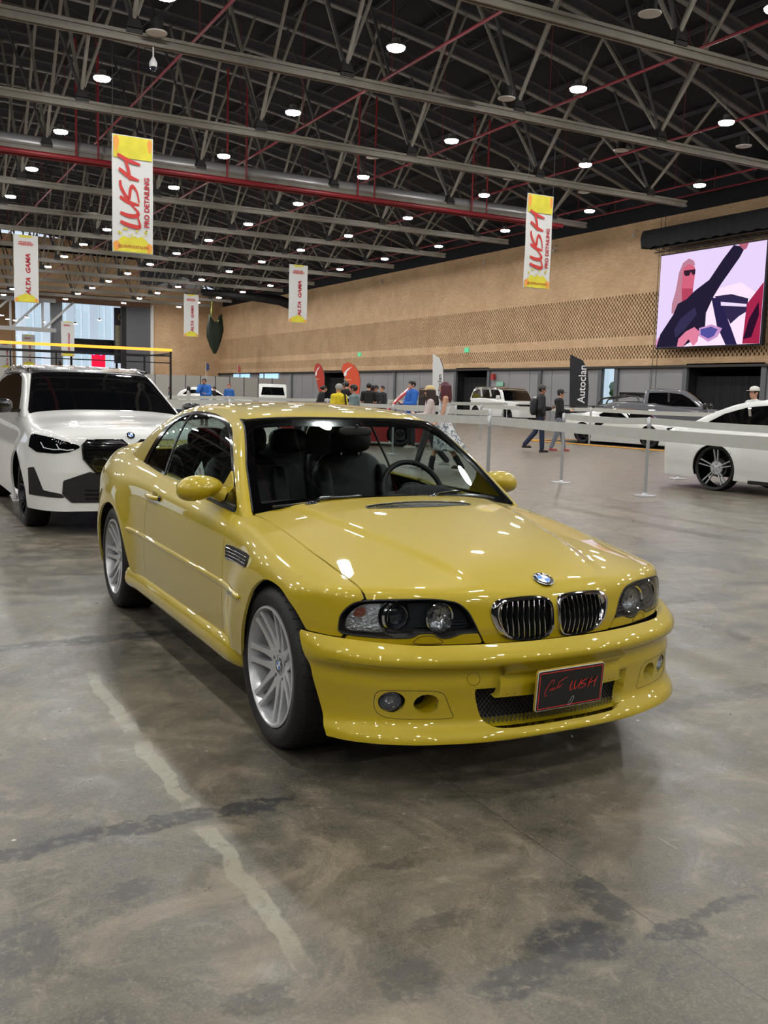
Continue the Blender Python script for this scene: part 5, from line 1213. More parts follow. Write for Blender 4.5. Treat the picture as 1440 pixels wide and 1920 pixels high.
    for yy in (0, wb):
        for s in (-1, 1):
            al = MB()
            a = np.linspace(-.3, PI+.3, 17); x0, x1 = s*(w-.05), s*(w-.42)
            al.add([(x0, yy+A*1.02*math.cos(q), wr+A*1.02*math.sin(q)) for q in a]+[(x1, yy+A*1.02*math.cos(q), wr+A*1.02*math.sin(q)) for q in a], [(i, i+1, 18+i, 17+i) for i in range(16)])
            al.add([(x1, yy+A*1.03*math.cos(q), wr+A*1.03*math.sin(q)) for q in a], [tuple(range(17))]); al.build('wheel_arch_liner', M_arch2, t)
    first = {}
    for yy in (0, wb):
        for s in (-1, 1):
            wheel(t, (s*(w-.035), yy, wr+.004), s, wr, .24, wr-.105 if style != 'low' else wr*.855, forks, rimm or M_dkrim, style='split' if style == 'low' else style, badge=None if style == 'low' else badge)
    return t, Fb, Fg, (V, T, Vf, Tf), reg
def patch(t, name, Fb, sh, pts, m, off=.003, thick=.0, front=True, ymax=-.2):
    """a panel laid on the nose, outlined in (|x| or x, z)"""
    V, T, Vf, Tf = sh
    v, tt = clip(Vf, Tf, lambda V: np.minimum(sdpoly(V[:, 0], V[:, 2], pts), ymax-V[:, 1])); return surf(name, v, tt, m, t, Fb, off=off, thick=thick)
mirx = lambda P: [(-x, z) for x, z in P]
# white SUV behind the coupe
suv, Fs, Fsg, ssh, reg = vehicle('white_suv', 'white sport utility car with black roof and large twin grilles behind the yellow coupe', (.0, 6.68, 0), 0, 2.865, 4, -.87, 3.88, .935,
    [(-.9, .80), (-.84, .93), (-.72, 1.00), (-.4, 1.07), (0, 1.125), (.35, 1.185), (.7, 1.21), (2.4, 1.22), (3.6, 1.15), (3.9, 1.05)], 1.0, .235,
    [(.0, 1.02), (.32, 1.19), (.75, 1.42), (1.07, 1.57), (1.35, 1.635), (1.8, 1.665), (2.6, 1.655), (3.2, 1.60), (3.55, 1.45), (3.9, 1.1)], [.86, .66], [(.62, 1.12), (.95, 1.34), (1.3, 1.51), (1.8, 1.56), (2.7, 1.54), (3.2, 1.48), (3.5, 1.3), (3.3, 1.16)], (.1, 1.10), WHITE,
    step=.02, zbelt=1.17, roofm=BLKP, wr=.365, rimm=M_dkrim, forks=5, plan=[0, .03, .13, .42], crown=.06, sidep=[-.08, -.03, 0, .0, -.05, -.20], fslope=.12, side_k=.16, badge=True, flare=.03)
def grille(pts, bars=7):
    for P in (pts, mirx(pts)):
        g = patch(suv, 'grille', Fs, ssh, P, M_trim, .012, .02)
        xs_ = [p[0] for p in P]; zs_ = [p[1] for p in P]; b = MB()
        for k in range(1, bars+1):
            z = min(zs_)+(max(zs_)-min(zs_))*k/(bars+1); xx = [x for x in np.linspace(min(xs_), max(xs_), 40) if sdpoly(np.array([x]), np.array([z]), P)[0] > .02]
            if len(xx) > 3: Pf = front_y(Fs, xx, [z]*len(xx), -.3); b.tube(Pf-[0, .020, 0], .006, 5)
        b.build('grille_bar', M_trim, g, sm=60)
        q = front_y(Fs, [p[0] for p in P], [p[1] for p in P], -.3); MB().tube(q-[0, .012, 0], .010, 6, closed=True).build('grille_frame', M_trim, g, sm=60)
grille([(-.465, .865), (-.415, .918), (-.09, .920), (-.035, .870), (-.045, .80), (-.10, .66), (-.20, .605), (-.345, .605), (-.455, .74)])
for s in (-1, 1):
    m1 = (lambda P: P) if s < 0 else mirx
    hl = patch(suv, 'headlight', Fs, ssh, m1([(-.93, .90), (-.88, .965), (-.72, .935), (-.50, .868), (-.475, .845), (-.58, .80), (-.70, .785), (-.84, .79), (-.90, .84)]), M_dglass, .006, .02, ymax=.2)
    for k in range(2):
        q = front_y(Fs, [s*(.81-.12*k), s*(.79-.12*k), s*(.72-.12*k), s*(.64-.10*k)], [.885-.01*k, .835-.005*k, .822-.005*k, .825], -.3); MB().tube(q-[0, .010, 0], .006, 6).build('light_strip', mat('drl_white', '#d8dde2', .2), hl, sm=60)
    patch(suv, 'side_air_vent', Fs, ssh, m1([(-.905, .63), (-.865, .645), (-.80, .43), (-.66, .405), (-.62, .365), (-.90, .375)]), M_arch2, .006, .02, ymax=.2)
lo_ = patch(suv, 'lower_intake', Fs, ssh, [(-.64, .53), (-.40, .615), (-.34, .60), (.34, .60), (.40, .615), (.64, .53), (.65, .40), (.57, .32), (-.57, .32), (-.65, .40)], M_arch2, .008, .02)
bb = MB()
for z in (.36, .40, .44): bb.tube(front_y(Fs, np.linspace(-.45, .45, 16), [z]*16, -.3)-[0, .016, 0], .006, 5)
for x in (-.3, 0, .3): bb.tube(front_y(Fs, [x]*4, [.335, .37, .41, .455], -.3)-[0, .017, 0], .005, 5)
bb.build('intake_bars', M_trim, lo_, sm=60)
p = front_y(Fs, [0.0], [.962], -.3)[0]; n_ = Vector(grad(Fs, p[None])[0]); emblem(suv, frame(p+np.array(n_)*.002, (1, 0, 0), n_.cross(Vector((1, 0, 0)))), .041)
for s in (-1, 1):
    mi = empty('door_mirror', (0, 0, 0)); mi.parent = suv; m_ = MB(); padded(m_, (s*1.02, .56, 1.20), (.22, .13, .15), p=3); m_.box((s*.90, .58, 1.15), (.14, .05, .035)); m_.build('mirror_shell', BLKP, mi, sm=70)
MB().add([(-.02, 2.9, 1.64), (.02, 2.9, 1.64), (.02, 3.13, 1.63), (-.02, 3.13, 1.63), (-.004, 3.08, 1.75), (.004, 3.08, 1.75), (.004, 3.14, 1.75), (-.004, 3.14, 1.75)], [(0, 1, 5, 4), (1, 2, 6, 5), (2, 3, 7, 6), (3, 0, 4, 7), (4, 5, 6, 7)]).build('roof_antenna', BLKP, suv)
for s in (-1, 1): MB().tube([(s*.66, y, float(np.interp(y, [1.2, 1.8, 2.6, 3.2], [1.60, 1.645, 1.635, 1.58]))) for y in np.linspace(1.2, 3.2, 12)], .016, 6).build('roof_rail', BLKP, suv, sm=60)
# white saloon at the right, tail towards the coupe
sed, Fd_, Fdg, dsh, reg = vehicle('white_saloon', 'white saloon car with large two-tone wheels, cut off by the right edge of the photo', (11.42, 4.86, 0), math.radians(8.5), 3.1, 4, -.88, 4.22, .935,
    [(-.9, .62), (-.8, .74), (-.5, .88), (0, .95), (.5, 1.0), (1.5, 1.02), (3.0, 1.05), (3.6, 1.05), (4.1, 1.02), (4.3, .85)], 1.0, .20,
    [(.4, .85), (.7, 1.03), (1.2, 1.34), (1.5, 1.46), (2.0, 1.535), (2.5, 1.53), (2.9, 1.47), (3.3, 1.33), (3.7, 1.13), (4.0, .9)], [.86, .62], [(.95, 1.06), (1.3, 1.30), (1.7, 1.42), (2.2, 1.45), (2.7, 1.40), (3.1, 1.28), (3.45, 1.08), (3.40, 1.04)], (.4, 1.45), WHITE,
    step=.025, zbelt=1.02, wr=.375, rimm=M_rim, style='low', forks=5, side_k=.14, rslope=.25, sidep=[-.07, -.03, 0, .0, -.07, -.2], arch_r=.40)
V, T, Vf, Tf = dsh
for s in (-1, 1):
    a, b = clip(*LASTR, lambda V: np.minimum(V[:, 0]*s-.3, sdpoly(V[:, 1], V[:, 2], [(3.95, .87), (4.35, .91), (4.35, .80), (4.05, .80)]))); surf('tail_light', a, b, M_tail, sed, Fd_, off=.004, thick=.01)
    h_ = MB(); P = side_x(Fd_, np.linspace(1.95, 2.15, 6), [.90]*6, s); h_.tube(P+[s*.02, 0, 0], .014, 8); P = side_x(Fd_, np.linspace(2.95, 3.15, 6), [.92]*6, s); h_.tube(P+[s*.02, 0, 0], .014, 8); h_.build('door_handle', WHITE, sed, sm=60)
    st = MB(); st.box((s*.90, 1.5, .20), (.08, 1.9, .06)); st.build('sill_trim', M_trim, sed, bev=.01)
    P = side_x(Fd_, [2.78]*6, np.linspace(.42, .98, 6), s); MB().tube(P, .003, 4).build('door_seam', M_under, sed); P = side_x(Fd_, np.linspace(.9, 3.5, 20), [1.005]*20, s)
    MB().box((s*.7, 2.62, 1.22), (.03, .05, .34), Matrix.Rotation(s*.3, 3, 'Y')).build('window_pillar', M_chrome, sed)
# white low sports car on the orange mat
spo, F1, F1g, h1, reg = vehicle('white_sports_car', 'low white sports car with a tall black rear wing, parked on an orange edged mat', (19.85, 18.7, 0), math.radians(8), 2.72, 4, -.95, 3.70, .95,
    [(-1.0, .50), (-.85, .60), (-.5, .74), (0, .84), (.5, .86), (1.3, .88), (2.2, .95), (3.0, .98), (3.6, .96), (3.75, .85)], .9, .12,
    [(.5, .75), (.8, .88), (1.3, 1.12), (1.7, 1.20), (2.1, 1.20), (2.5, 1.12), (3.1, 1.0), (3.3, .9)], [.78, .52], [(1.05, .90), (1.35, 1.04), (1.7, 1.12), (2.1, 1.09), (2.3, .98), (2.2, .92)], (.6, 1.55), WHITE,
    step=.035, zbelt=.90, roofm=BLKP, wr=.34, rimm=M_under, plan=[0, .10, .30, .6], fslope=.5, side_k=.16, sidep=[-.1, -.04, 0, -.01, -.10, -.3])
for s in (-1, 1):
    V, T, Vf, Tf = h1
    a, b = clip(V, T, lambda V: np.minimum(V[:, 0]*s-.3, sdpoly(V[:, 1], V[:, 2], [(2.15, .88), (1.65, .80), (1.95, .62), (2.15, .48), (2.22, .60), (2.15, .74)]))); surf('side_scoop', a, b, M_trim, spo, F1, off=.004)
    patch(spo, 'headlight', F1, h1, [(s*.82, .66), (s*.55, .70), (s*.50, .66), (s*.80, .58)][::s], M_dglass, .004, ymax=.2)
    MB().bar((s*.5, 3.35, .92), (s*.5, 3.60, 1.22), .03, .12).build('wing_strut', BLKP, spo)
MB().box((0, 3.62, 1.24), (1.85, .30, .03)).build('rear_wing', BLKP, spo, bev=.01)
mt_ = MB(); mt_.prism([(-1.6, -1.9), (1.6, -1.9), (1.6, 4.6), (-1.6, 4.6)], .002, .016); mo = mt_.build('floor_mat', mat('mat_dark', '#3a352c', .8)); tag(mo, 'dark display mat under the low white sports car', 'mat'); mo.location = (19.85, 18.7, 0); mo.rotation_euler = (0, 0, math.radians(8))
b_ = MB()
for a, c_ in (((-1.6, -1.9), (1.6, -1.9)), ((1.6, -1.9), (1.6, 4.6)), ((1.6, 4.6), (-1.6, 4.6)), ((-1.6, 4.6), (-1.6, -1.9))): b_.bar((*a, .02), (*c_, .02), .16, .025, up=(0, 0, 1))
b_.build('orange_edge', mat('mat_orange', '#e8a63e', .6), mo)
# grey pickup
pk, F2, F2g, h2, reg = vehicle('grey_pickup', 'dark grey crew cab pickup with bed rack, behind the low white sports car', (25.3, 21.4, 0), math.radians(38), 3.4, 4, -.95, 4.6, .96,
    [(-1.0, .85), (-.93, 1.05), (-.8, 1.15), (0, 1.22), (.45, 1.26), (.8, 1.27), (4.5, 1.27), (4.7, 1.2)], 1.2, .42,
    [(.2, 1.05), (.5, 1.27), (.95, 1.62), (1.35, 1.86), (1.8, 1.93), (2.6, 1.92), (2.78, 1.85), (2.86, 1.5), (2.9, 1.0)], [.88, .72], [(.85, 1.30), (1.2, 1.60), (1.5, 1.76), (2.0, 1.80), (2.65, 1.78), (2.68, 1.32)], (.3, 1.30), GREY,
    cat='pickup', step=.035, zbelt=1.26, wr=.42, rimm=M_dkrim, plan=[0, .02, .08, .25], sidep=[-.1, -.05, 0, 0, -.01, -.06], side_k=.10)
for s in (-1, 1):
    rb = MB(); rb.tube([(s*.75, 2.95, 1.28), (s*.75, 3.05, 1.62), (s*.75, 3.5, 1.66), (s*.75, 4.4, 1.50), (s*.75, 4.5, 1.28)], .035, 8); rb.build('bed_rack', BLKP, pk, sm=60)
    mi = MB(); padded(mi, (s*1.13, .62, 1.34), (.22, .14, .24), p=4); mi.box((s*1.0, .64, 1.28), (.12, .05, .05)); mi.build('door_mirror', BLKP, pk, sm=70)
    MB().box((s*.82, 1.93, 1.55), (.03, .07, .52), Matrix.Rotation(s*.25, 3, 'Y')).build('door_pillar', GREY, pk)
    patch(pk, 'headlight', F2, h2, [(s*.93, 1.02), (s*.62, 1.04), (s*.62, .88), (s*.93, .88)][::s], M_dglass, .006, ymax=.2)
MB().box((0, 3.3, 1.72), (1.4, .9, .12)).build('roof_box', BLKP, pk, bev=.03); patch(pk, 'grille', F2, h2, [(-.58, 1.02), (.58, 1.02), (.58, .72), (-.58, .72)], M_trim, .01, .02)
# white boxy off-roader
hm, F3, F3g, h3, reg = vehicle('white_offroader', 'boxy white off-roader with dark windows, behind the two strolling men', (28.08, 37.4, 0), math.radians(-5), 3.44, 4, -.85, 4.3, 1.0,
    [(-.9, 1.1), (-.83, 1.22), (-.6, 1.27), (.6, 1.32), (4.2, 1.34), (4.4, 1.3)], 1.2, .45,
    [(.3, 1.1), (.55, 1.34), (.85, 1.75), (1.1, 1.92), (1.6, 1.98), (3.6, 1.98), (4.1, 1.90), (4.3, 1.5), (4.36, 1.2)], [.92, .80], [(.85, 1.38), (1.1, 1.72), (1.3, 1.84), (3.7, 1.85), (4.1, 1.72), (4.15, 1.38)], (.4, 1.02), WHITE,
    cat='car', step=.04, zbelt=1.34, roofm=BLKP, wr=.46, rimm=M_dkrim, plan=[0, .01, .05, .18], sidep=[-.1, -.05, 0, 0, 0, -.04], side_k=.08)
for s in (-1, 1):
    for y_ in (2.0, 3.0): MB().box((s*.89, y_, 1.60), (.03, .14, .55), Matrix.Rotation(s*.2, 3, 'Y')).build('window_pillar', WHITE, hm)
    mi = MB(); padded(mi, (s*1.15, .75, 1.45), (.22, .14, .22), p=4); mi.build('door_mirror', WHITE, hm, sm=70)
patch(hm, 'grille', F3, h3, [(-.9, 1.12), (.9, 1.12), (.9, .85), (-.9, .85)], M_trim, .01, .02)
# red sports car with its bonnet up
rc, F4, F4g, h4, reg = vehicle('red_sports_car', 'red low car with its front lid raised, in front of the group in black shirts', (11.15, 20.45, 0), math.radians(62), 2.6, 4, -.9, 3.4, .92,
    [(-.95, .5), (-.8, .62), (-.4, .76), (.2, .86), (.8, .90), (2.6, .92), (3.3, .9), (3.5, .8)], .9, .12,
    [(.5, .75), (.8, .90), (1.3, 1.10), (1.7, 1.16), (2.2, 1.15), (2.8, 1.0), (3.1, .85)], [.74, .5], [(1.05, .92), (1.4, 1.05), (1.8, 1.09), (2.3, 1.05), (2.6, .95)], (.6, 1.5), REDP, step=.04, zbelt=.90, wr=.33, rimm=M_dkrim, plan=[0, .08, .25, .55], fslope=.4, side_k=.16)
ld = MB(); vs = []; nx_, ny_ = 9, 12
for i in range(ny_):
    for j in range(nx_):
        u = i/(ny_-1); v = -1+2*j/(nx_-1); vs.append((v*.72*(1-.22*u*u), .45-1.25*u*.62, .92+.80*u*.98-.10*v*v+.05*math.sin(PI*u)))
ld.add(vs, [(i*nx_+j, i*nx_+j+1, (i+1)*nx_+j+1, (i+1)*nx_+j) for i in range(ny_-1) for j in range(nx_-1)]); o = ld.build('raised_lid', REDP, rc, sm=80); mdf = o.modifiers.new('s', 'SOLIDIFY'); mdf.thickness = .03
# distant white cars
wc, F5, F5g, h5, reg = vehicle('white_hatchback', 'distant white car with dark windows, behind the man with red hair and blue shirt', (15.6, 46.2, 0), math.radians(70), 2.7, 4, -.8, 3.4, .9,
    [(-.85, .7), (-.7, .85), (0, .98), (.6, 1.05), (3.2, 1.08), (3.5, .95)], 1.0, .22, [(.4, .95), (.7, 1.08), (1.3, 1.42), (1.9, 1.52), (2.8, 1.48), (3.3, 1.2), (3.5, .9)], [.82, .6], [(.9, 1.1), (1.4, 1.36), (2.0, 1.44), (2.8, 1.38), (3.1, 1.14)], (.5, 1.4), WHITE, step=.05, zbelt=1.05, wr=.33)
vt_ = empty('white_truck', (22.3, 58.5, 0), math.radians(-20), 'distant white truck cab in front of the grey booth walls', 'truck')
m_ = MB(); m_.prism([(-1.0, .5), (-1.05, 1.1), (-.55, 1.75), (-.1, 1.92), (2.2, 1.92), (2.2, .5)], -.95, .95, ax='x'); m_.build('cab', WHITE, vt_, bev=.08)
m_ = MB(); m_.add([(-.8, -1.02, 1.17), (.8, -1.02, 1.17), (.7, -.62, 1.70), (-.7, -.62, 1.70)], [(0, 1, 2, 3)]); m_.build('windshield', M_dglass, vt_)
for s in (-1, 1): m_ = MB(); m_.add([(s*.957, -.75, 1.15), (s*.957, .3, 1.15), (s*.957, .3, 1.7), (s*.957, -.35, 1.7)], [(0, 1, 2, 3)]); m_.build('side_window', M_dglass, vt_)
for y_ in (-.3, 1.7):
    for s in (-1, 1): MB().lathe([(0, s*.72), (.4, s*.72), (.42, s*.8), (.40, s*.94), (.2, s*.92), (0, s*.92)], 20, o=(0, y_, .42), ax='x').build('wheel', M_tyre, vt_, sm=50)
# ---------------------------------------------------------------- people
def capsule(mb, a, b, ra, rb, n=12, sq=(1, 1)):
    a = Vector(a); b = Vector(b); d = b-a; L = d.length or 1e-6; z = d/L; u = Vector((1, 0, 0)) if abs(z.x) < .9 else Vector((0, 1, 0)); y = z.cross(u).normalized(); x = y.cross(z)
    prof = [(0.0001*ra, -ra)]+[(ra*math.cos(t), ra*math.sin(t)) for t in np.linspace(-1.2, 0, 4)]+[(rb*math.cos(t), L+rb*math.sin(t)) for t in np.linspace(0, 1.2, 4)]+[(0.0001*rb, L+rb)]
    vs = [a+x*(r*math.cos(q)*sq[0])+y*(r*math.sin(q)*sq[1])+z*h for r, h in prof for q in np.linspace(0, 2*PI, n+1)[:-1]]; m = len(prof)
    mb.add(vs, [(i*n+k, i*n+(k+1) % n, (i+1)*n+(k+1) % n, (i+1)*n+k) for i in range(m-1) for k in range(n)]+[tuple(range(n))[::-1], tuple(range((m-1)*n, m*n))])
def fuse(name, mb, vox, m, parent, it=4):
    """one continuous surface out of overlapping volumes"""
    me = mb.mesh('t'); ob = bpy.data.objects.new('t', me); C.objects.link(ob)
    r = ob.modifiers.new('r', 'REMESH'); r.mode = 'VOXEL'; r.voxel_size = vox; s = ob.modifiers.new('s', 'SMOOTH'); s.iterations = it; s.factor = .5
    dg = bpy.context.evaluated_depsgraph_get(); out = bpy.data.meshes.new_from_object(ob.evaluated_get(dg)); out.name = name
    C.objects.unlink(ob); bpy.data.objects.remove(ob); bpy.data.meshes.remove(me); out.materials.clear(); smooth(out, 180); return link(name, out, m, parent)
SKIN = {'tan': mat('skin_tan', '#a8745a', .55), 'light': mat('skin_light', '#c8977c', .55)}
HAIR = {'black': mat('hair_black', '#131011', .5, bump=.4, bscale=60), 'red': mat('hair_dark_red', '#4d1420', .45, bump=.4, bscale=60), 'brown': mat('hair_brown', '#2e1c16', .5, bump=.4, bscale=60), 'ginger': mat('hair_ginger', '#7a3322', .5)}
def cl(h, **k): return mat('cloth_'+h.strip('#'), h, .8, bump=.3, bscale=14, **k)
def person(loc, face, H, label, skin='tan', hair='black', hl='short', top='#202022', legs='#26262a', shoes='#1a1a1a', cap_=None, beanie=None, step=(0, 0), arms='down', dress=None, sleeve='long', hood=False, vox=.012, puff=0.0, bare_legs=False, boots=False, lean=0, seated=False, group=None):
    """face: compass heading in degrees measured like rz; local front is -y"""
    t = empty('person', loc, math.radians(face), label, 'person'); k = H/1.75
    S_ = lambda p: Vector((p[0]*k, p[1]*k, p[2]*k))
    sk = SKIN[skin]; female = hl == 'long'
    sw_ = .175 if not female else .155
    ln = lean
    def UB(p): # lean the upper body about the hips
        v = Vector(p); r = Matrix.Rotation(ln, 3, 'X'); return r @ (v-Vector((0, 0, .95)))+Vector((0, 0, .95))
    legsJ = []
    for s, a in ((-1, step[0]), (1, step[1])):
        hip = Vector((s*.085, 0, .92)); th = .43; sh = .43
        kn = hip+Vector((0, -math.sin(a)*th, -math.cos(a)*th)); bend = max(0, -a)*1.1+.05; b = a-bend
        an = kn+Vector((0, -math.sin(b)*sh, -math.cos(b)*sh)); legsJ.append((hip, kn, an, b))
    dz = min(j[2].z for j in legsJ)-.075
    for j in legsJ:
        for v in j[:3]: v.z -= dz
    def U(p): v = UB(p); v.z -= dz; return v
    head = U((0, -.02, 1.625)); A = {}
    for s, nm in ((-1, 'r'), (1, 'l')):
        shd = U((s*sw_, .01, 1.43)); mode = arms if isinstance(arms, str) else arms[0 if s < 0 else 1]
        if mode == 'down': el = U((s*(sw_+.05), .03, 1.14)); wr_ = U((s*(sw_+.04), -.05, .90)); hd = U((s*(sw_+.03), -.08, .80))
        elif mode == 'fwd': el = U((s*(sw_+.05), -.06, 1.15)); wr_ = U((s*.12, -.28, 1.15)); hd = U((s*.06, -.34, 1.19))
        elif mode == 'face': el = U((s*(sw_+.03), -.20, 1.25)); wr_ = U((s*.06, -.15, 1.50)); hd = U((s*.04, -.12, 1.58))
        elif mode == 'pocket': el = U((s*(sw_+.10), .06, 1.16)); wr_ = U((s*(sw_+.01), -.04, .97)); hd = U((s*(sw_-.04), -.06, .93))
        elif mode == 'swing': el = U((s*(sw_+.04), .10, 1.16)); wr_ = U((s*(sw_+.02), .02, .92)); hd = U((s*(sw_+.01), -.02, .83))
        else: el = U((s*(sw_+.03), -.03, 1.16)); wr_ = U((s*(sw_+.02), -.16, .95)); hd = U((s*(sw_), -.22, .88))
        A[s] = (shd, el, wr_, hd)
    b = MB()
    def cp(a, c_, ra, rb, sq=(1, 1)): capsule(b, S_(a), S_(c_), ra*k, rb*k, sq=sq)
    # head: skull, jaw, nose, ears, neck
    b.ball(S_(head+Vector((0, .015, .035))), (.076*k, .094*k, .092*k), 16, 12); cp(head+Vector((0, -.035, -.03)), head+Vector((0, -.045, -.055)), .052, .036)
    cp(head+Vector((0, -.082, .015)), head+Vector((0, -.098, -.012)), .009, .014)
    for s in (-1, 1): b.ball(S_(head+Vector((s*.078, .012, .01))), (.012*k, .02*k, .03*k), 8, 6)
    cp(U((0, .02, 1.44)), head+Vector((0, .012, -.05)), .055, .052)
    cp(U((0, .01, 1.40)), U((0, 0, 1.15)), .12, .105, (1.15, .8)); cp(U((0, 0, 1.12)), U((0, 0, .96)), .11, .125, (1.15, .85))
    for s in (-1, 1):
        shd, el, wr_, hd = A[s]; cp(U((s*.06, .01, 1.42)), shd, .06, .055); cp(shd, el, .048, .038); cp(el, wr_, .038, .025)
        cp(wr_, wr_.lerp(hd, .7), .024, .034, (1, .6)); d = (hd-wr_).normalized(); sd_ = Vector((0, 1, 0)) if abs(d.y) < .7 else Vector((1, 0, 0)); sd_ = (sd_-d*sd_.dot(d)).normalized(); inn = Vector((-s, 0, 0)) if abs(d.x) < .7 else Vector((0, 0, -1))
        for i, (off, L) in enumerate(((-.027, .062), (-.009, .074), (.009, .070), (.026, .055))):
            p0 = wr_.lerp(hd, .95)+sd_*off; p1 = p0+d*L*.55+inn*.006; p2 = p1+d*L*.40+inn*.026; cp(p0, p1, .0095, .0088); cp(p1, p2, .0088, .0075)
        th0 = wr_.lerp(hd, .35)-sd_*.026; cp(th0, th0+d*.035-sd_*.022+inn*.01, .011, .0095); cp(th0+d*.035-sd_*.022+inn*.01, th0+d*.062-sd_*.024+inn*.022, .0095, .008)
    for (hip, kn, an, bb_) in legsJ: cp(hip, kn, .078, .052); cp(kn, an, .055, .036); cp(an, an+Vector((0, -.10, -.035)), .035, .03)
    fuse('body', b, vox if vox < .01 else vox*.9, sk, t, 2)
    ey = MB()
    for s in (-1, 1): ey.ball(S_(head+Vector((s*.030, -.074, .022))), .0095*k, 8, 6)
    ey.build('eyes', MATS['hair_black'], t)
    # trousers or dress
    if not bare_legs:
        b = MB()
        cp(U((0, 0, 1.02)), U((0, 0, .93)), .125, .135, (1.15, .9))
        for (hip, kn, an, bb_) in legsJ: cp(hip, kn, .095, .072); cp(kn, an+Vector((0, 0, .03)), .072, .062)
        fuse('trousers', b, vox, cl(legs, noise=.15, nscale=9), t)
    if dress:
        b = MB(); n = 28; vs = []; rows = [(1.36, .135, .10, 0), (1.25, .14, .115, 0), (1.10, .12, .095, 0), (.98, .17, .14, 0), (.80, .22, .20, .03), (.62, .26, .27, .09), (.46, .30, .33, .15), (.42, .30, .33, .16)]
        for z, rx, ry, dy in rows:
            for j in range(n): q = 2*PI*j/n; f = 1+(.06*math.sin(q*7) if z < .9 else 0); vs.append(S_(U((rx*f*math.cos(q), ry*f*math.sin(q)+dy, z))))
        b.add(vs, [(i*n+j, (i+1)*n+j, (i+1)*n+(j+1) % n, i*n+(j+1) % n) for i in range(len(rows)-1) for j in range(n)]); o = b.build('dress', dress, t, sm=80); md = o.modifiers.new('s', 'SOLIDIFY'); md.thickness = .008
        for s in (-1, 1): MB().tube([S_(U((s*.07, -.09, 1.36))), S_(U((s*.09, -.02, 1.47))), S_(U((s*.07, .09, 1.38)))], .008, 6).build('dress_strap', dress, t)
    else:
        b = MB(); p_ = puff
        cp(U((0, .01, 1.40)), U((0, 0, 1.16)), .135+p_, .13+p_, (1.16, .82)); cp(U((0, 0, 1.14)), U((0, 0, .96)), .13+p_, .14+p_, (1.12, .85)); cp(U((0, .02, 1.46)), U((0, .02, 1.42)), .066, .09)
        for s in (-1, 1):
            shd, el, wr_, hd = A[s]; cp(U((s*.05, .01, 1.42)), shd, .075+p_, .072+p_); cp(shd, el if sleeve == 'long' else shd.lerp(el, .75), .068+p_, .060+p_)
            if sleeve == 'long': cp(el, wr_.lerp(el, .06), .058+p_, .042+p_*.6)
        if hood: cp(U((-.05, .085, 1.46)), U((.05, .085, 1.46)), .06, .06); cp(U((0, .10, 1.44)), U((0, .11, 1.36)), .07, .05)
        fuse('jacket' if sleeve == 'long' else 'shirt', b, vox, cl(top, noise=.12, nscale=7), t)
    # hair
    b = MB(); hc = head+Vector((0, .022, .045))
    if not beanie:
        b.ball(S_(hc), (.086*k, .098*k, .092*k), 16, 12)
        if hl == 'mop': b.ball(S_(hc+Vector((0, -.03, .035))), (.088*k, .085*k, .055*k), 14, 8)
        if hl == 'bun': b.ball(S_(hc+Vector((0, .10, .0))), .045*k, 10, 8)
        if hl == 'long':
            for a_ in np.linspace(-2.3, 2.3, 9):
                x_, y_ = .083*math.sin(a_), .085*math.cos(a_); capsule(b, S_(hc+Vector((x_, y_, 0))), S_(hc+Vector((x_*1.35, y_*1.25+.01, -.27+.02*math.cos(a_*5)))), .035*k, .028*k)
        o = fuse('hair', b, max(vox*.8, .008), HAIR[hair], t, 2)
        # keep the face clear
        bm = bmesh.new(); bm.from_mesh(o.data); lim = S_(head+Vector((0, -.052, .055)))
        bmesh.ops.delete(bm, geom=[v for v in bm.verts if v.co.y < lim.y and v.co.z < lim.z and abs(v.co.x-S_(head).x) < .075*k], context='VERTS'); bm.to_mesh(o.data); bm.free()
    if cap_:
        b = MB(); c0 = hc+Vector((0, -.005, .028)); vs = []; n = 24; rows = [(1.0, -.01), (1.0, .03), (.86, .06), (.5, .083), (.02, .09)]
        for f, z in rows:
            for j in range(n): q = 2*PI*j/n; vs.append(S_(c0+Vector((.094*f*math.cos(q), .106*f*math.sin(q), z))))
        b.add(vs, [(i*n+j, i*n+(j+1) % n, (i+1)*n+(j+1) % n, (i+1)*n+j) for i in range(4) for j in range(n)])
        co_ = b.build('cap', cl(cap_), t, sm=80)
        br_ = MB(); pts = [(-.075, -.075), (-.065, -.15), (-.03, -.19), (.03, -.19), (.065, -.15), (.075, -.075)]; br_.prism([((hc.x+x)*k, (hc.y+y)*k) for x, y in pts], (c0.z-.012)*k, (c0.z-.002)*k); br_.build('cap_brim', cl(cap_), co_)
    if beanie:
        b = MB(); b.ball(S_(hc+Vector((0, 0, .02))), (.100*k, .112*k, .105*k), 20, 14); o = b.build('beanie', cl(beanie), t, sm=80); bm = bmesh.new(); bm.from_mesh(o.data)
        bmesh.ops.delete(bm, geom=[v for v in bm.verts if v.co.z < (hc.z-.02)*k and v.co.y < (hc.y-.03)*k or v.co.z < (hc.z-.06)*k], context='VERTS'); bm.to_mesh(o.data); bm.free()
    for (hip, kn, an, bb_) in legsJ:
        b = MB(); pit = Matrix.Rotation(-bb_*.0, 3, 'X'); capsule(b, S_(an+Vector((0, .035, -.035))), S_(an+Vector((0, -.13, -.042))), .042*k, .036*k, sq=(1, .9)); b.box(S_(an+Vector((0, -.05, -.062))), (.085*k, .26*k, .026*k))
        if boots: capsule(b, S_(an+Vector((0, .01, -.02))), S_(an+(kn-an)*.42), .056*k, .060*k)
        fuse('boot' if boots else 'shoe', b, vox, cl(shoes), t, 2)
    return t
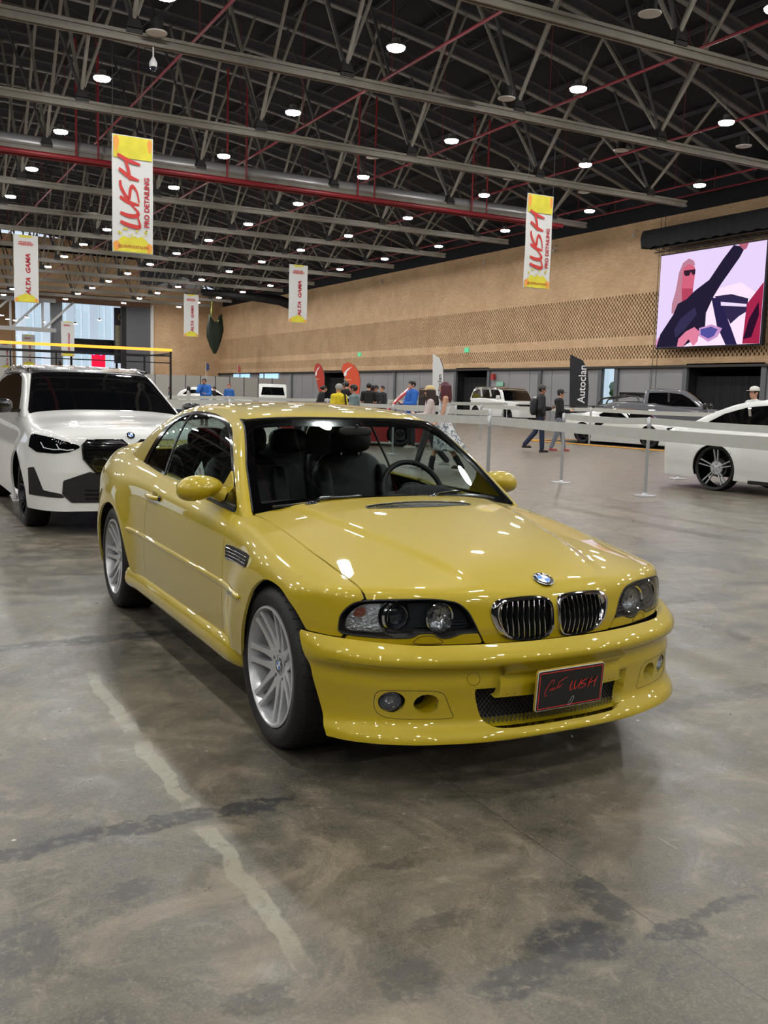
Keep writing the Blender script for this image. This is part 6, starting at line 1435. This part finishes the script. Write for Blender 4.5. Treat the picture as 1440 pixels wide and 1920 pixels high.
FL = bpy.data.materials.new('floral_dress_cloth'); FL.use_nodes = True; nt, b_ = nodes(FL); tc = NN(nt, 'ShaderNodeTexCoord'); nn = noise(nt, tc.outputs['Object'], 14, 4, .6, dist=1.0)
nt.links.new(mixc(nt, mr(nt, nn, .50, .56), srgb('#cdd0cf'), srgb('#6c7480')), b_.inputs['Base Color']); b_.inputs['Roughness'].default_value = .8
W_ = 28.43-90                                   # heading helper: rz for walking towards photo right is 90-28.43
LEFT, RIGHT, AWAY, TOCAM = -90-28.4, 90-28.4, 180-28.4, -28.4
pw = person((7.45, 12.1, 0), LEFT, 1.72, 'woman with long dark red hair in a white floral dress and black boots, walking left', 'light', 'red', 'long', shoes='#17171a', step=(.30, -.26), arms=('down', 'reach'), dress=FL, bare_legs=True, boots=True, vox=.009)
pc = person((7.50, 12.73, 0), LEFT, 1.62, 'woman in a beige cap and pale knit top, beside the woman in the floral dress', 'light', 'brown', 'long', top='#cfc2be', legs='#39393d', shoes='#c9cac4', cap_='#d3b888', step=(.3, -.3), arms='fwd', vox=.009)
m1_ = person((13.75, 17.3, 0), RIGHT, 1.77, 'strolling man in grey cap, black puffer jacket and dark jeans', 'tan', 'black', top='#1d1d20', legs='#1f2a44', shoes='#141416', cap_='#4c4a46', step=(.10, -.28), arms=('pocket', 'fwd'), puff=.022, vox=.009)
m2_ = person((14.75, 17.75, 0), RIGHT-15, 1.69, 'strolling young man in black hoodie, faded grey jeans and red sneakers', 'light', 'black', top='#101012', legs='#767b86', shoes='#a04a4c', cap_='#2a2a2a', step=(-.12, .22), arms='fwd', puff=.012, hood=True, vox=.009)
for pp, off, lab in ((m1_, (.05, -.36, 1.24), 'smartphone in the right hand of the man in the puffer jacket'), (m2_, (0, -.36, 1.20), 'smartphone in the hands of the young man in the black hoodie')):
    ph_ = MB().box((0, 0, 0), (.075, .15, .009)).build('smartphone', M_trim); tag(ph_, lab, 'phone'); ph_.location = pp.matrix_basis @ Vector(off); ph_.rotation_euler = (.6, 0, pp.rotation_euler.z)
bp = MB(); padded(bp, (0, .20, 1.22), (.36, .20, .46), p=3); bpo = bp.build('backpack', cl('#26282b'), None, sm=80); tag(bpo, 'black backpack worn by the man in the puffer jacket', 'backpack'); bpo.location = (13.75, 17.3, 0); bpo.rotation_euler = (0, 0, math.radians(RIGHT))
person((10.7, 19.0, 0), LEFT+25, 1.80, 'young man in bright blue hooded jacket beside the raised red lid', 'light', 'black', 'mop', top='#1f5fb4', legs='#1d1f26', shoes='#b8b8b0', arms='fwd', hood=True, puff=.02)
person((13.0, 22.4, 0), LEFT, 1.66, 'woman with brown hair in dark clothes, partly hidden behind the blue jacket', 'tan', 'brown', 'long', top='#2a2422', legs='#1b1b1d')
person((13.5, 22.65, 0), AWAY, 1.68, 'person with short black hair, showing just above the beige cap', 'tan', 'black', top='#1c1c1e')
person((8.17, 18.3, 0), AWAY+40, 1.62, 'person in a grey beanie and yellow jacket, just above the coupe roof', 'light', 'black', top='#d8c21f', legs='#202024', beanie='#9a9a94', hood=True, puff=.02, arms='down')
sb_ = MB(); sb_.tube([(-.13, -.12, 1.05), (-.12, -.10, 1.40), (-.10, .12, 1.42), (-.12, .16, 1.1)], .022, 6); sbo = sb_.build('shoulder_strap', cl('#121214')); tag(sbo, 'black bag strap across the yellow jacket', 'strap'); sbo.location = (8.17, 18.3, 0); sbo.rotation_euler = (0, 0, math.radians(AWAY+40))
person((7.65, 16.4, 0), LEFT-20, 1.62, 'person with thick black hair and grey green hoodie beside the yellow jacket', 'tan', 'black', 'mop', top='#6f8284', legs='#22242a', hood=True)
person((11.7, 23.5, 0), AWAY, 1.76, 'man in a black T-shirt with his back turned, left of the raised red lid', 'light', 'black', top='#141416', sleeve='short', arms='fwd')
person((11.05, 26.0, 0), LEFT+200, 1.70, 'woman in black with tied hair bending over a table', 'light', 'black', 'bun', top='#101012', lean=.35, arms='fwd')
tp = person((11.94, 25.6, 0), AWAY, 1.80, 'man in black T-shirt with white back lettering below the orange flag', 'light', 'black', top='#121214', sleeve='short')
text_mb('CLA', .13, frame((-.13, .155, 1.28), (1, 0, 0), (0, 0, 1)) @ Matrix.Rotation(0, 4, 'Z') if False else frame((.14, .165, 1.25), (-1, 0, 0), (0, 0, 1)), .002, bold=.004).build('shirt_lettering', M_whi, tp)
person((13.74, 26.9, 0), LEFT+30, 1.74, 'man with cropped black hair, nearer of the pair by the red lid', 'tan', 'black', top='#1d1e22', sleeve='short')
person((14.86, 28.5, 0), LEFT+30, 1.74, 'man with cropped brown hair, farther of the pair by the red lid', 'light', 'brown', top='#26262a')
person((13.0, 28.0, 0), LEFT, 1.78, 'person in dark clothes half hidden behind the black T-shirt man', 'tan', 'black', top='#1a1a1c')
person((12.5, 24.8, 0), AWAY, 1.68, 'person in black with a dark cap below the larger orange flag', 'tan', 'black', top='#18181a', cap_='#17171a')
person((9.57, 33.7, 0), TOCAM, 1.84, 'man in a blue hoodie holding a hand to his face, beyond the white SUV', 'tan', 'black', top='#2866b8', arms=('face', 'fwd'), hood=True, puff=.02)
person((12.78, 40.0, 0), TOCAM, 1.70, 'man with ginger hair in a blue shirt before the distant white car', 'light', 'ginger', top='#2e66b0')
person((11.95, 43.8, 0), LEFT, 1.55, 'person with long dark hair and pale top beside the blue hoodie', 'light', 'black', 'long', top='#b8b4ae')
person((13.11, 43.2, 0), LEFT, 1.58, 'person in a black jacket between the two blue tops', 'light', 'black', top='#151518')
person((11.7, 46.3, 0), LEFT, 1.50, 'child with short dark hair beside the thin black booth leg', 'tan', 'black', top='#5a5f66')
person((14.17, 10.6, 0), LEFT+20, 1.78, 'man in white cap and white shirt behind the white saloon roof', 'light', 'brown', top='#d4d4d0', cap_='#d8d6cc', legs='#303238')
person((25.3, 29.4, 0), LEFT, 1.80, 'man in a pale blue shirt beside the black feather flag', 'tan', 'black', top='#8fb2d8', legs='#27385a')
person((24.5, 28.7, 0), LEFT, 1.62, 'girl in pink top next to the man in the pale blue shirt', 'tan', 'brown', 'long', top='#d59aa8', legs='#1b1b1f')
# ---------------------------------------------------------------- barriers
def gpost(x, y, label, H=1.2, base=True, r=.025):
    t = empty('barrier_post', (x, y, 0), 0, label, 'post', 'slim posts of the tape barriers')
    if base: m = MB(); m.lathe([(0, 0), (.17, 0), (.17, .012), (.05, .022), (.028, .05)], 28); m.build('base', M_post, t, sm=40)
    MB().lathe([(r, .02), (r, H), (0, H+.01)], 14).build('pole', M_post, t, sm=40)
    MB().lathe([(r+.008, H-.14), (r+.008, H-.01), (r, H)], 14).build('tape_head', M_post, t, sm=40); return t
def tape(a, b, z, label, h=.10, sag=.03):
    m = MB(); n = 16; vs = []; a = Vector((*a, z)); b = Vector((*b, z)); d = (b-a).normalized(); nr = Vector((-d.y, d.x, 0))*.0015
    for i in range(n+1):
        p = a.lerp(b, i/n); p.z -= sag*4*(i/n)*(1-i/n); vs += [p+nr, p+nr-Vector((0, 0, h)), p-nr, p-nr-Vector((0, 0, h))]
    fs = []
    for i in range(n): q = 4*i; fs += [(q, q+1, q+5, q+4), (q+3, q+2, q+6, q+7), (q, q+4, q+6, q+2), (q+1, q+3, q+7, q+5)]
    m.add(vs, fs); o = m.build('barrier_tape', M_tape, sm=60); return tag(o, label, 'tape')
gpost(4.62, 6.45, 'grey barrier post just behind the coupe, above its far door mirror'); gpost(3.7, .2, 'grey barrier post to the right of the coupe, out of the frame'); gpost(4.65, 12.4, 'grey barrier post behind the yellow roof'); gpost(-2.2, 14.2, 'grey barrier post hidden behind the white SUV')
tape((4.62, 6.45), (3.7, .2), 1.20, 'nearest wide grey barrier tape running to the right edge of the photo', .105, .015); tape((4.62, 6.45), (4.65, 12.4), 1.20, 'grey tape behind the windshield, ending at the post above the coupe door mirror', .105); tape((4.65, 12.4), (-2.2, 14.2), 1.20, 'grey tape crossing behind the SUV and the coupe roof', .105)
PR = [(8.2, 3.2), (8.2, 7.4), (8.29, 9.54), (8.26, 11.73), (8.5, 14.2), (8.84, 16.64)]
PL = ['in front of the white saloon bumper at the right edge', 'with a round base left of the white saloon wheel', 'below the black feather flag, right of the strolling men', 'directly behind the coupe door mirror post', 'near the women', 'seen through the windshield']
for (x, y), l in zip(PR, PL): gpost(x, y, 'grey barrier post '+l)
TL_ = ['second grey tape crossing in front of the white saloon', 'grey tape between the two posts in front of the sports car', 'short grey tape left of the post below the black feather flag', 'grey tape beside the woman in the dress', 'grey tape in front of the man in the blue hooded jacket']
for i in range(5):
    if i == 2: continue
    tape(PR[i], PR[i+1], 1.2, TL_[i], .10)
tape(PR[1], (8.1, -1.5), 1.2, TL_[0]+', upper one', .10) if False else None
R3 = [(18.14, 15.0), (18.28, 20.91)]; 
gpost(11.24, 9.73, 'short grey post visible under the white saloon tail', .62)
Q = [(15.6, 22.9), (18.3, 20.6), (19.3, 15.4), (22.0, 13.0)]; QL = ['left of the low white sports car', 'at the tail of the low white sports car', 'at the nose of the low white sports car', 'far right before the dark doorway']
for (x, y), l in zip(Q, QL): gpost(x, y, 'slim grey barrier post '+l, base=False, r=.03)
for i in range(3): tape(Q[i], Q[i+1], 1.2, ['grey tape left of the sports car tail', 'grey tape along the white sports car flank', 'grey tape beyond the sports car nose'][i], .12)
Q = [(9.78, 16.59), (13.6, 21.6), (9.0, 28.0), (14.5, 30.0), (21.5, 33.0), (27.5, 38.0)]
Q2 = [(2.5, 18.6), (5.5, 18.9), (8.9, 19.1), (11.6, 18.2)]
for i, (x, y) in enumerate(Q2): gpost(x, y, 'slim grey post of the middle barrier, '+['first from the left', 'second from the left', 'behind the yellow jacket', 'beside the raised red lid'][i], base=False)
for i in range(3): tape(Q2[i], Q2[i+1], 1.2, 'grey tape of the middle barrier, '+['left length', 'centre length', 'length behind the yellow jacket'][i], .10)
Q3 = [(5.5, 31.0), (9.8, 31.5), (14.2, 32.0), (19.5, 33.0), (24.0, 33.5)]
for i, (x, y) in enumerate(Q3): gpost(x, y, 'slim grey post of the far barrier, '+['first from the left', 'below the blue hoodie', 'centre', 'fourth', 'nearest the brick wall'][i], base=False)
for i in range(4): tape(Q3[i], Q3[i+1], 1.2, 'grey tape of the far barrier, '+['left length', 'length before the white hatchback', 'length before the van', 'right length'][i], .12)
Q4 = [(20.6, 33.0), (27.0, 37.5)]; tape((19.5, 36.5), (26.0, 36.0), 1.2, 'grey tape in front of the black curtain and white off-roader', .12)
gpost(19.5, 36.5, 'slim grey post before the black curtain left of the off-roader', base=False); gpost(26.0, 36.0, 'slim grey post at the front wheel of the off-roader', base=False)
# ---------------------------------------------------------------- feather flags
def flag(name, loc, rz, pts, H, m, label, txt=None, tm=None, logo=False):
    t = empty(name, loc, rz, label, 'flag'); n = len(pts); b = MB(); b.prism(pts, -.004, .004, ax='y'); b.build('flag_cloth', m, t)
    MB().tube([(pts[0][0], 0, 0), (pts[0][0], 0, pts[0][1])]+[(p[0], 0, p[1]) for p in pts[1:5]], .012, 6).build('flag_pole', M_dtube, t, sm=60); MB().lathe([(0, 0), (.2, 0), (.2, .03), (0, .03)], 16).build('flag_base', M_black, t)
    if txt: text_mb(txt, tm[0], frame((tm[1], -.006, tm[2]), (0, 0, 1), (-1, 0, 0)), .002, bold=.004).build('lettering', tm[3], t)
    if logo:
        l = MB(); l.add([(x, -.007, z) for x, z in [(.10, 2.33), (.20, 2.30), (.26, 2.43), (.24, 2.53), (.52, 2.80), (.30, 2.70), (.12, 2.50)]], [tuple(range(7))]); l.build('white_emblem', M_whi, t)
        text_mb('AGENCY', .10, frame((.10, -.007, 2.10), (1, 0, 0), (0, 0, 1)), .002).build('lettering', M_pale, t)
M_of = mat('flag_orange', '#d8502e', .6); M_of2 = mat('flag_dark_orange', '#b5321f', .6); M_nav = mat('flag_navy', '#15171f', .6)
tear = [(0.62, .75), (.75, 1.2), (.78, 1.8), (.70, 2.25), (.50, 2.60), (.25, 2.72), (.05, 2.62), (-.02, 2.38), (.10, 2.0), (.28, 1.5), (.5, .9)]
rzf = math.radians(-28.4)
flag('teardrop_flag', (19.3, 41.3, 0), rzf, [(x*1.25, z+.3) for x, z in tear], 3, M_of, 'larger orange teardrop flag with a white emblem', logo=True)
flag('teardrop_flag', (18.6, 43.2, 0), rzf-.9, [(x*1.25, z+.25) for x, z in tear], 3, M_of2, 'narrower dark orange teardrop flag left of the larger one', logo=True)
fe = [(.75, .12), (.80, 1.2), (.80, 2.0), (.72, 2.6), (.50, 2.95), (.0, 3.15), (.0, 2.9), (.06, 1.5), (.12, .12)]
flag('feather_flag', (21.4, 25.6, 0), rzf, [(x*.95, z) for x, z in fe], 3.2, M_nav, 'tall navy feather flag with white upright lettering beside the off-roader', 'Autoclan', (.40, .64, 1.32, M_whi))
flag('feather_flag', (18.3, 30.6, 0), rzf-.75, [(x*.8, z) for x, z in fe], 3.2, M_ban, 'tall white feather flag with dark lettering behind the woman with red hair', 'Autoclan', (.28, .50, 1.3, M_nav))
SC_S = .62
# ---------------------------------------------------------------- video screen and its draped truss
scx = WX-.8; t = empty('video_screen', (scx, 29.15, 6.33), 0, 'large lit video screen showing a long-haired rider in sunglasses raising one arm', 'screen')
MB().box((.12, 0, 0), (.2, 6.45, 4.56)).build('screen_cabinet', M_black, t)
SW, SH = 6.30, 4.42
def scr(name, pts, col, dz, s=1.15):
    """picture pixels: u 0..1 from the left (far, +y) to the right, v 0..1 upwards"""
    m = MB(); m.add([(-dz, SW/2-u*SW, -SH/2+v*SH) for u, v in pts], [tuple(range(len(pts)))]); return m.build(name, emis('screen_'+col.strip('#'), col, s*SC_S), t)
ink = lambda P: [((x-385)/960+0*y, (1600-(y-0))/830) for x, y in P]
def q(P):    # photo crop (1344x1920) to picture uv, undoing the perspective of the wall
    out = []
    for x, y in P:
        u = (x-358)/(1330-358); xt = 770-(770-625)*((x-385)/(1344-385)); xb = 1602-(1602-1560)*((x-330)/(1300-330)); out.append((min(max(u, 0), 1), min(max((xb-y)/(xb-xt), 0), 1)))
    return out
scr('picture_sky', [(0, 0), (1, 0), (1, 1), (0, 1)], '#dcc8ee', .025, 1.5)
scr('picture_glow', [(.30, .0), (.95, .0), (1, .45), (.8, .62), (.45, .55)], '#f0d8ee', .028, 1.5)
scr('picture_hair', q([(500, 1290), (500, 1200), (530, 1080), (550, 920), (585, 830), (640, 790), (690, 810), (705, 850), (600, 870), (585, 1000), (600, 1180), (560, 1280)]), '#c98aa0', .032)
scr('picture_face', q([(590, 880), (640, 840), (700, 860), (712, 900), (705, 1000), (700, 1080), (640, 1120), (600, 1180), (585, 1050)]), '#e06a86', .036)
scr('picture_neck', q([(590, 1060), (700, 1060), (700, 1120), (640, 1180), (600, 1190)]), '#c24a66', .038)
scr('picture_sunglasses', q([(600, 900), (712, 885), (712, 930), (690, 940), (670, 910), (655, 945), (620, 950), (602, 930)]), '#3a2436', .044)
scr('picture_jacket', q([(365, 1600), (400, 1480), (520, 1300), (560, 1200), (640, 1160), (720, 1080), (850, 980), (960, 800), (1050, 665), (1150, 690), (1110, 780), (960, 1020), (900, 1130), (840, 1280), (840, 1400), (780, 1500), (640, 1590)]), '#383050', .040, .6)
scr('picture_vest', q([(540, 1440), (600, 1330), (730, 1230), (755, 1290), (640, 1440), (560, 1510)]), '#4a4470', .046, .7)
scr('picture_raised_hand', q([(1090, 655), (1180, 640), (1165, 700), (1140, 715), (1105, 680)]), '#c06a80', .046)
scr('picture_hand', q([(580, 1590), (590, 1520), (660, 1450), (740, 1410), (790, 1450), (780, 1540), (740, 1585), (690, 1520), (640, 1590)]), '#f08aa8', .050)
scr('picture_machine_frame', q([(880, 1140), (960, 1150), (1080, 1420), (1140, 1570), (1040, 1575), (950, 1400)]), '#3c3468', .044, .7)
scr('picture_canopy', q([(910, 1130), (1060, 1110), (1210, 1150), (1200, 1270), (1140, 1310), (1070, 1380), (1000, 1260), (940, 1170)]), '#463c68', .042, .7)
scr('picture_light_bar', q([(970, 1180), (1200, 1200), (1200, 1225), (975, 1215)]), '#e8d8f4', .050, 1.4)
scr('picture_lamp_rim', q([(785, 1420), (900, 1385), (1000, 1420), (960, 1500), (880, 1545), (790, 1490)]), '#d8a0d8', .050); scr('picture_lamp', q([(800, 1430), (900, 1405), (960, 1430), (930, 1490), (880, 1515), (805, 1480)]), '#5a58a8', .054)
scr('picture_red_shirt', q([(1185, 1560), (1200, 1200), (1330, 1000), (1335, 1100), (1330, 1560)]), '#b02a50', .042); scr('picture_dark_checks', q([(1230, 1330), (1300, 1180), (1310, 1300), (1260, 1500), (1190, 1520)]), '#3c1838', .046, .8)
scr('picture_ground', q([(335, 1600), (340, 1540), (420, 1470), (450, 1520), (380, 1600)]), '#e89ac8', .036)
dr_ = MB(); n = 60; vs = []
for i in range(n+1):
    y = 25.2+8.0*i/n; j = .03*math.sin(i*1.7)+.02*math.sin(i*.6); vs += [(scx-.55+j, y, 8.95+.04*math.sin(i*1.1)), (scx-.62+j*.5, y, 9.45), (scx-.50, y, 9.80), (scx+.25, y, 9.85), (scx+.30, y, 9.0)]
dr_.add(vs, [(i*5+k, i*5+k+1, i*5+6+k, i*5+5+k) for i in range(n) for k in range(4)]+[(0, 1, 2, 3, 4), (5*n, 5*n+1, 5*n+2, 5*n+3, 5*n+4)]); o = dr_.build('truss_drape', M_cloth, sm=60); tag(o, 'creased black drape over the truss above the video screen', 'drape')
tt = MB()
for z in (8.75,): tt.tube([(scx, 25.6, z), (scx, 32.8, z)], .03, 6); tt.tube([(scx-.3, 25.6, z+.15), (scx-.3, 32.8, z+.15)], .03, 6)
for i in range(14): tt.tube([(scx, 25.8+.5*i, 8.75), (scx-.3, 26.05+.5*i, 8.9)], .014, 4); tt.tube([(scx, 25.8+.5*i, 8.6), (scx, 25.8+.5*i, 9.0)], .02, 4)
o = tt.build('lighting_truss', M_dtube); tag(o, 'dark lattice truss that carries the video screen', 'truss')
for y, l in ((32.75, 'beside the left edge of the video screen'), (33.05, 'just left of its twin')):
    o = MB().tube([(WX-.25, y, .1), (WX-.25, y, 10.6)], .014, 5).build('wall_cable', M_dtube); tag(o, 'thin dark cable running down the brick '+l, 'cable')
for y, l in ((34.9, 'nearest the video screen'), (41.5, 'right of the farther yellow-topped banner'), (48.6, 'left of the farther yellow-topped banner'), (62.5, 'behind the white banner')):
    t2 = empty('wall_camera', (WX-.3, y, 9.9), 0, 'small white camera high on the brick wall, '+l, 'camera'); m_ = MB(); m_.tube([(.3, 0, .3), (0, 0, .3), (0, 0, .1)], .02, 6); m_.ball((0, 0, .03), .09, 10, 8); m_.build('camera_body', M_spk, t2, sm=60)
# ---------------------------------------------------------------- left side: opening, window wall, frame with the orange light bar
struct(MB().box((15.3, FY+.3, 5.2), (1.1, .8, 10.4)).build('trim_3', M_panel2)); struct(MB().box((23.6, FY+.1, 5.2), (2.9, .6, 10.4)).build('door_1', mat('grey_sliding_door', '#56575c', .55)))
struct(MB().box((25.25, FY-.1, 5.2), (.35, .3, 10.3)).build('trim_4', M_spk)); struct(MB().box((22.2, FY, 5.2), (.5, .5, 10.3)).build('trim_5', M_black))
struct(MB().box((5, FY-.2, 10.45), (40, .7, .9)).build('trim_6', mat('brown_beam', '#6b4a33', .6)))
tr2 = MB(); zt, zb_ = 10.0, 7.0; y_ = FY-1.2
for z in (zt, zb_): tr2.box((3.0, y_, z), (24, .35, .40))
for i in range(8): x = -8+i*3.1; tr2.bar((x, y_, zb_), (x, y_, zt), .22, .22); tr2.bar((x, y_, zb_), (x+3.1, y_, zt), .22, .22)
tag(tr2.build('door_header_truss', mat('pale_steel', '#8f8e8c', .5)), 'pale steel header truss over the wide opening to the next hall', 'truss')
wf = MB()
for i in range(9):
    x = 15.8+i*1.55; wf.box((x, 132, 6.5), (1.15 if i % 2 == 0 else .16, .5, 15))
for z in (1.2, 3.6, 6.0, 8.4, 10.8, 13.2): wf.box((22, 132.1, z), (16, .2, .16))
struct(wf.build('window_2', mat('daylit_window_frame', '#d4dae0', .5, emit='#c8dcf0', estr=.55)))  # faint emission stands in for daylight on the white frame
struct(MB().box((22, 132.3, 6.5), (16, .04, 14)).build('window_2_glass', thinglass('window_glass', (.9, .95, .95))))
struct(MB().box((-8, 132, 8), (46, .5, 18)).build('wall_next_hall', mat('next_hall_brick', '#8a6a48', .8, noise=.1)))
struct(MB().box((0, 117, 15.2), (66, 30, .3)).build('ceiling_next_hall', M_dark)); struct(MB().box((31, 118, 7), (.4, 31, 15)).build('wall_next_hall_side', M_spk))
for i, (x, y) in enumerate([(9.5, 112), (12.5, 112), (15.5, 112), (8.5, 120), (12, 120), (15, 121), (10, 126), (13.5, 127), (19, 112), (23, 118)]):
    c = copy_tree(l0); c.location = (x, y, 8.5 if y < 118 else 9.5); MB().tube([(0, 0, 1.2), (0, 0, 15.06-c.location.z)], .012, 4).build('long_cable', M_dtube, c); c['group'] = 'lamps of the next hall'; c['label'] = 'small distant high-bay lamp of the next hall, seen through the wide opening'
st_ = MB(); st_.box((0, 0, 0), (5.2, .4, 1.5)).box((-2.5, 0, -3.3), (.2, .3, 5.2)).box((2.5, 0, -3.3), (.2, .3, 5.2)); so_ = st_.build('stage_truss', M_black); tag(so_, 'black stage truss with small blue lights before the tall windows', 'truss'); so_.location = (20.3, 108, 5.9)
bl_ = MB()
for i in range(5): bl_.ball((-1.7+.8*i, -.3, -.85), .16, 8, 6)
bl_.build('stage_lights', emis('stage_blue', '#3f6cff', 6), so_)
rb_ = MB().box((0, 0, -.6), (1.5, .1, 5.2)).build('red_stage_banner', emis('stage_red', '#f01838', 1.3)); tag(rb_, 'glowing red upright panel on the stage in the next hall', 'panel'); rb_.location = (20.9, 108.6, 3.2)
bk_ = MB().box((0, 0, 0), (1.9, .05, 6.0)); bo = bk_.build('hall_banner', M_nav); tag(bo, 'dark banner with a gold emblem and photo hanging before the tall windows', 'banner'); bo.location = (22.6, 104, 7.0); MB().tube([(0, 0, 3), (0, 0, 8.06)], .03, 5).build('hanging_cord', M_dtube, bo)
MB().box((0, -.04, -.2), (1.7, .02, 2.6)).build('banner_picture', mat('banner_photo', '#8a8468', .6, noise=.3, nscale=3), bo); MB().lathe([(.42, 0), (.5, 0)], 20, o=(0, -.04, 2.0), ax='y').build('gold_ring', mat('gold_print', '#b79a4a', .5), bo)
for x, y, z, lab, s_ in ((14.4, 92, 5.6, 'white banner with red lettering, in front of the grey column by the tall windows', 'OFF ROAD'), (10.9, 95, 4.6, 'white banner with red lettering in the dark opening to the next hall', 'ALTA GAMA'), (8.9, 98, 4.0, 'faint white banner at the far left of the opening to the next hall', 'ALTA GAMA')):
    pass
banner('hanging_banner', 14.7, 96, 4.3, 1.25, 3.4, 'OFF ROAD', 'white banner with red lettering in front of the grey column by the tall windows', 10)
banner('hanging_banner', 12.1, 104, 3.4, 1.3, 3.2, 'ALTA  GAMA', 'white banner with red lettering in the dark opening to the next hall', 15.05)
banner('hanging_banner', 10.2, 107, 3.0, 1.3, 3.0, 'ALTA  GAMA', 'faint white banner far left in the opening to the next hall', 15.05)
# booth frame with the glowing orange bar
bf = empty('exhibition_booth', (0, 24.0, 0), 0, 'thin black booth frame topped by a glowing orange light bar, above the white SUV', 'booth')
f_ = MB()
for x in (5.48, .4):
    f_.bar((x, 0, 0), (x, 0, 2.55), .05, .05); f_.bar((x, 3, 0), (x, 3, 2.4), .05, .05); f_.bar((x, 0, 2.42), (x, 3, 2.42), .04, .04)
f_.bar((.4, 3, 2.42), (5.48, 3, 2.42), .05, .05); f_.bar((.4, 0, 2.35), (5.48, 0, 2.35), .04, .04); f_.bar((.4, 0, 2.15), (5.48, 0, 2.15), .03, .03)
for x in (1.5, 2.8): f_.bar((x, 3, 0), (x, 3, 2.42), .04, .04)
f_.build('black_frame', M_black, bf)
MB().box((2.94, 0, 2.52), (5.15, .08, .075)).build('orange_light_bar', emis('orange_neon', (1.0, .34, .04), 1.9), bf)
# grey booth walls in the distance
bwt = empty('booth_wall', (20, 76, 0), 0, 'distant row of pale grey upright booth wall panels before the far brick corner', 'partition'); bwl = empty('booth_wall', (0, 72, 0), 0, 'pale grey booth wall panels seen low at the left beyond the white SUV', 'partition')
mg_ = mat('booth_grey', '#a8a59f', .6)
for i in range(13):
    o = MB().box((-5.8+1.3*i, 0, 1.27), (1.26, .06, 2.54)).build('wall_panel', mg_, bwt); o = MB().box((-6.45+1.3*i, -.03, 1.28), (.05, .08, 2.6)).build('upright', M_dtube, bwt)
for i in range(9): MB().box((-5.2+2.0*i, 0, 1.3), (1.95, .06, 2.6)).build('wall_panel', mg_, bwl)
tw = mat('high_window_glow', '#9ab8d8', .2, emit='#8ab4e0', estr=1.2)
for i, (y0_, y1_) in enumerate(((84, 89), (92, 97))): 
    o = MB().box((WX-.04, (y0_+y1_)/2, 2.95), (.05, y1_-y0_, .55)).build('window_%d' % (3+i), tw); struct(o)
# dark green net bag, black duct on the beam
nb = MB(); n = 20; vs = []; rows = [(4.9, .12, 0), (5.6, .45, 0), (6.5, .72, 0), (7.3, .80, 0), (8.0, .62, .0)]
for z, r, d in rows:
    for j in range(n): a = 2*PI*j/n; f = 1+.18*math.sin(5*a+z); zz = z+(.9*abs(math.cos(a))**2 if z > 7.9 else 0); vs.append((r*f*math.cos(a), r*f*.6*math.sin(a), zz))
nb.add(vs, [(i*n+j, i*n+(j+1) % n, (i+1)*n+(j+1) % n, (i+1)*n+j) for i in range(4) for j in range(n)]); o = nb.build('hanging_net', mat('net_green', '#1f2a1c', .85, bump=.4, bscale=6), sm=80); tag(o, 'dark green net bag hanging in the far corner of the hall', 'net'); o.location = (28.5, 90, .1)
cd = MB(); cd.tube([(28.2, 90, 7.6), (28.1, 90, 8.6), (28.25, 90, 10.3)], .07, 6); cd.tube([(29.3, 90, 8.7), (28.5, 90, 7.9)], .05, 5); o = cd.build('net_rope', mat('rope_green', '#a8b45a', .7)); tag(o, 'pale yellow green strap that holds the dark net bag', 'strap')
bd_ = MB(); bd_.tube([(24, 80, 9.95), (28, 80, 9.9), (31.2, 79.5, 9.7), (32.6, 79, 9.2), (32.2, 79, 8.9)], [.3, .35, .45, .5, .4], 10); o = bd_.build('fabric_duct', M_black, sm=60); tag(o, 'sagging black fabric duct end where roof meets the far brick wall', 'duct')
for x, y, l, c in ((22.5, 74, 'dark blue and white flag above the distant booth wall', '#39406a'), (26.5, 77.5, 'small red and white flag above the distant booth wall', '#b8564c')):
    t3 = empty('small_flag', (x, y, 0), 0, l, 'flag'); MB().tube([(0, 0, 0), (0, 0, 3.7)], .018, 5).build('flag_pole', M_spk, t3); MB().add([(0, 0, 3.65), (.28, .05, 3.5), (.30, 0, 3.05), (0, 0, 2.95)], [(0, 1, 2, 3)]).build('flag_cloth', mat('flag_'+c[1:], c, .7), t3)
# tables by the group in black
for x, y, r_, l in ((12.6, 30.5, .2, 'dark covered table behind the bending woman'), (9.6, 40.5, 0, 'table with a dark cloth behind the blue hoodie'), (24.0, 27.8, .3, 'dark table beside the pink top')):
    t4 = empty('display_table', (x, y, 0), r_, l, 'table'); MB().box((0, 0, .74), (2.2, .8, .04)).build('table_top', M_black, t4); MB().box((0, 0, .37), (2.1, .7, .70)).build('table_cloth', mat('cloth_navy', '#1b2238', .8), t4)
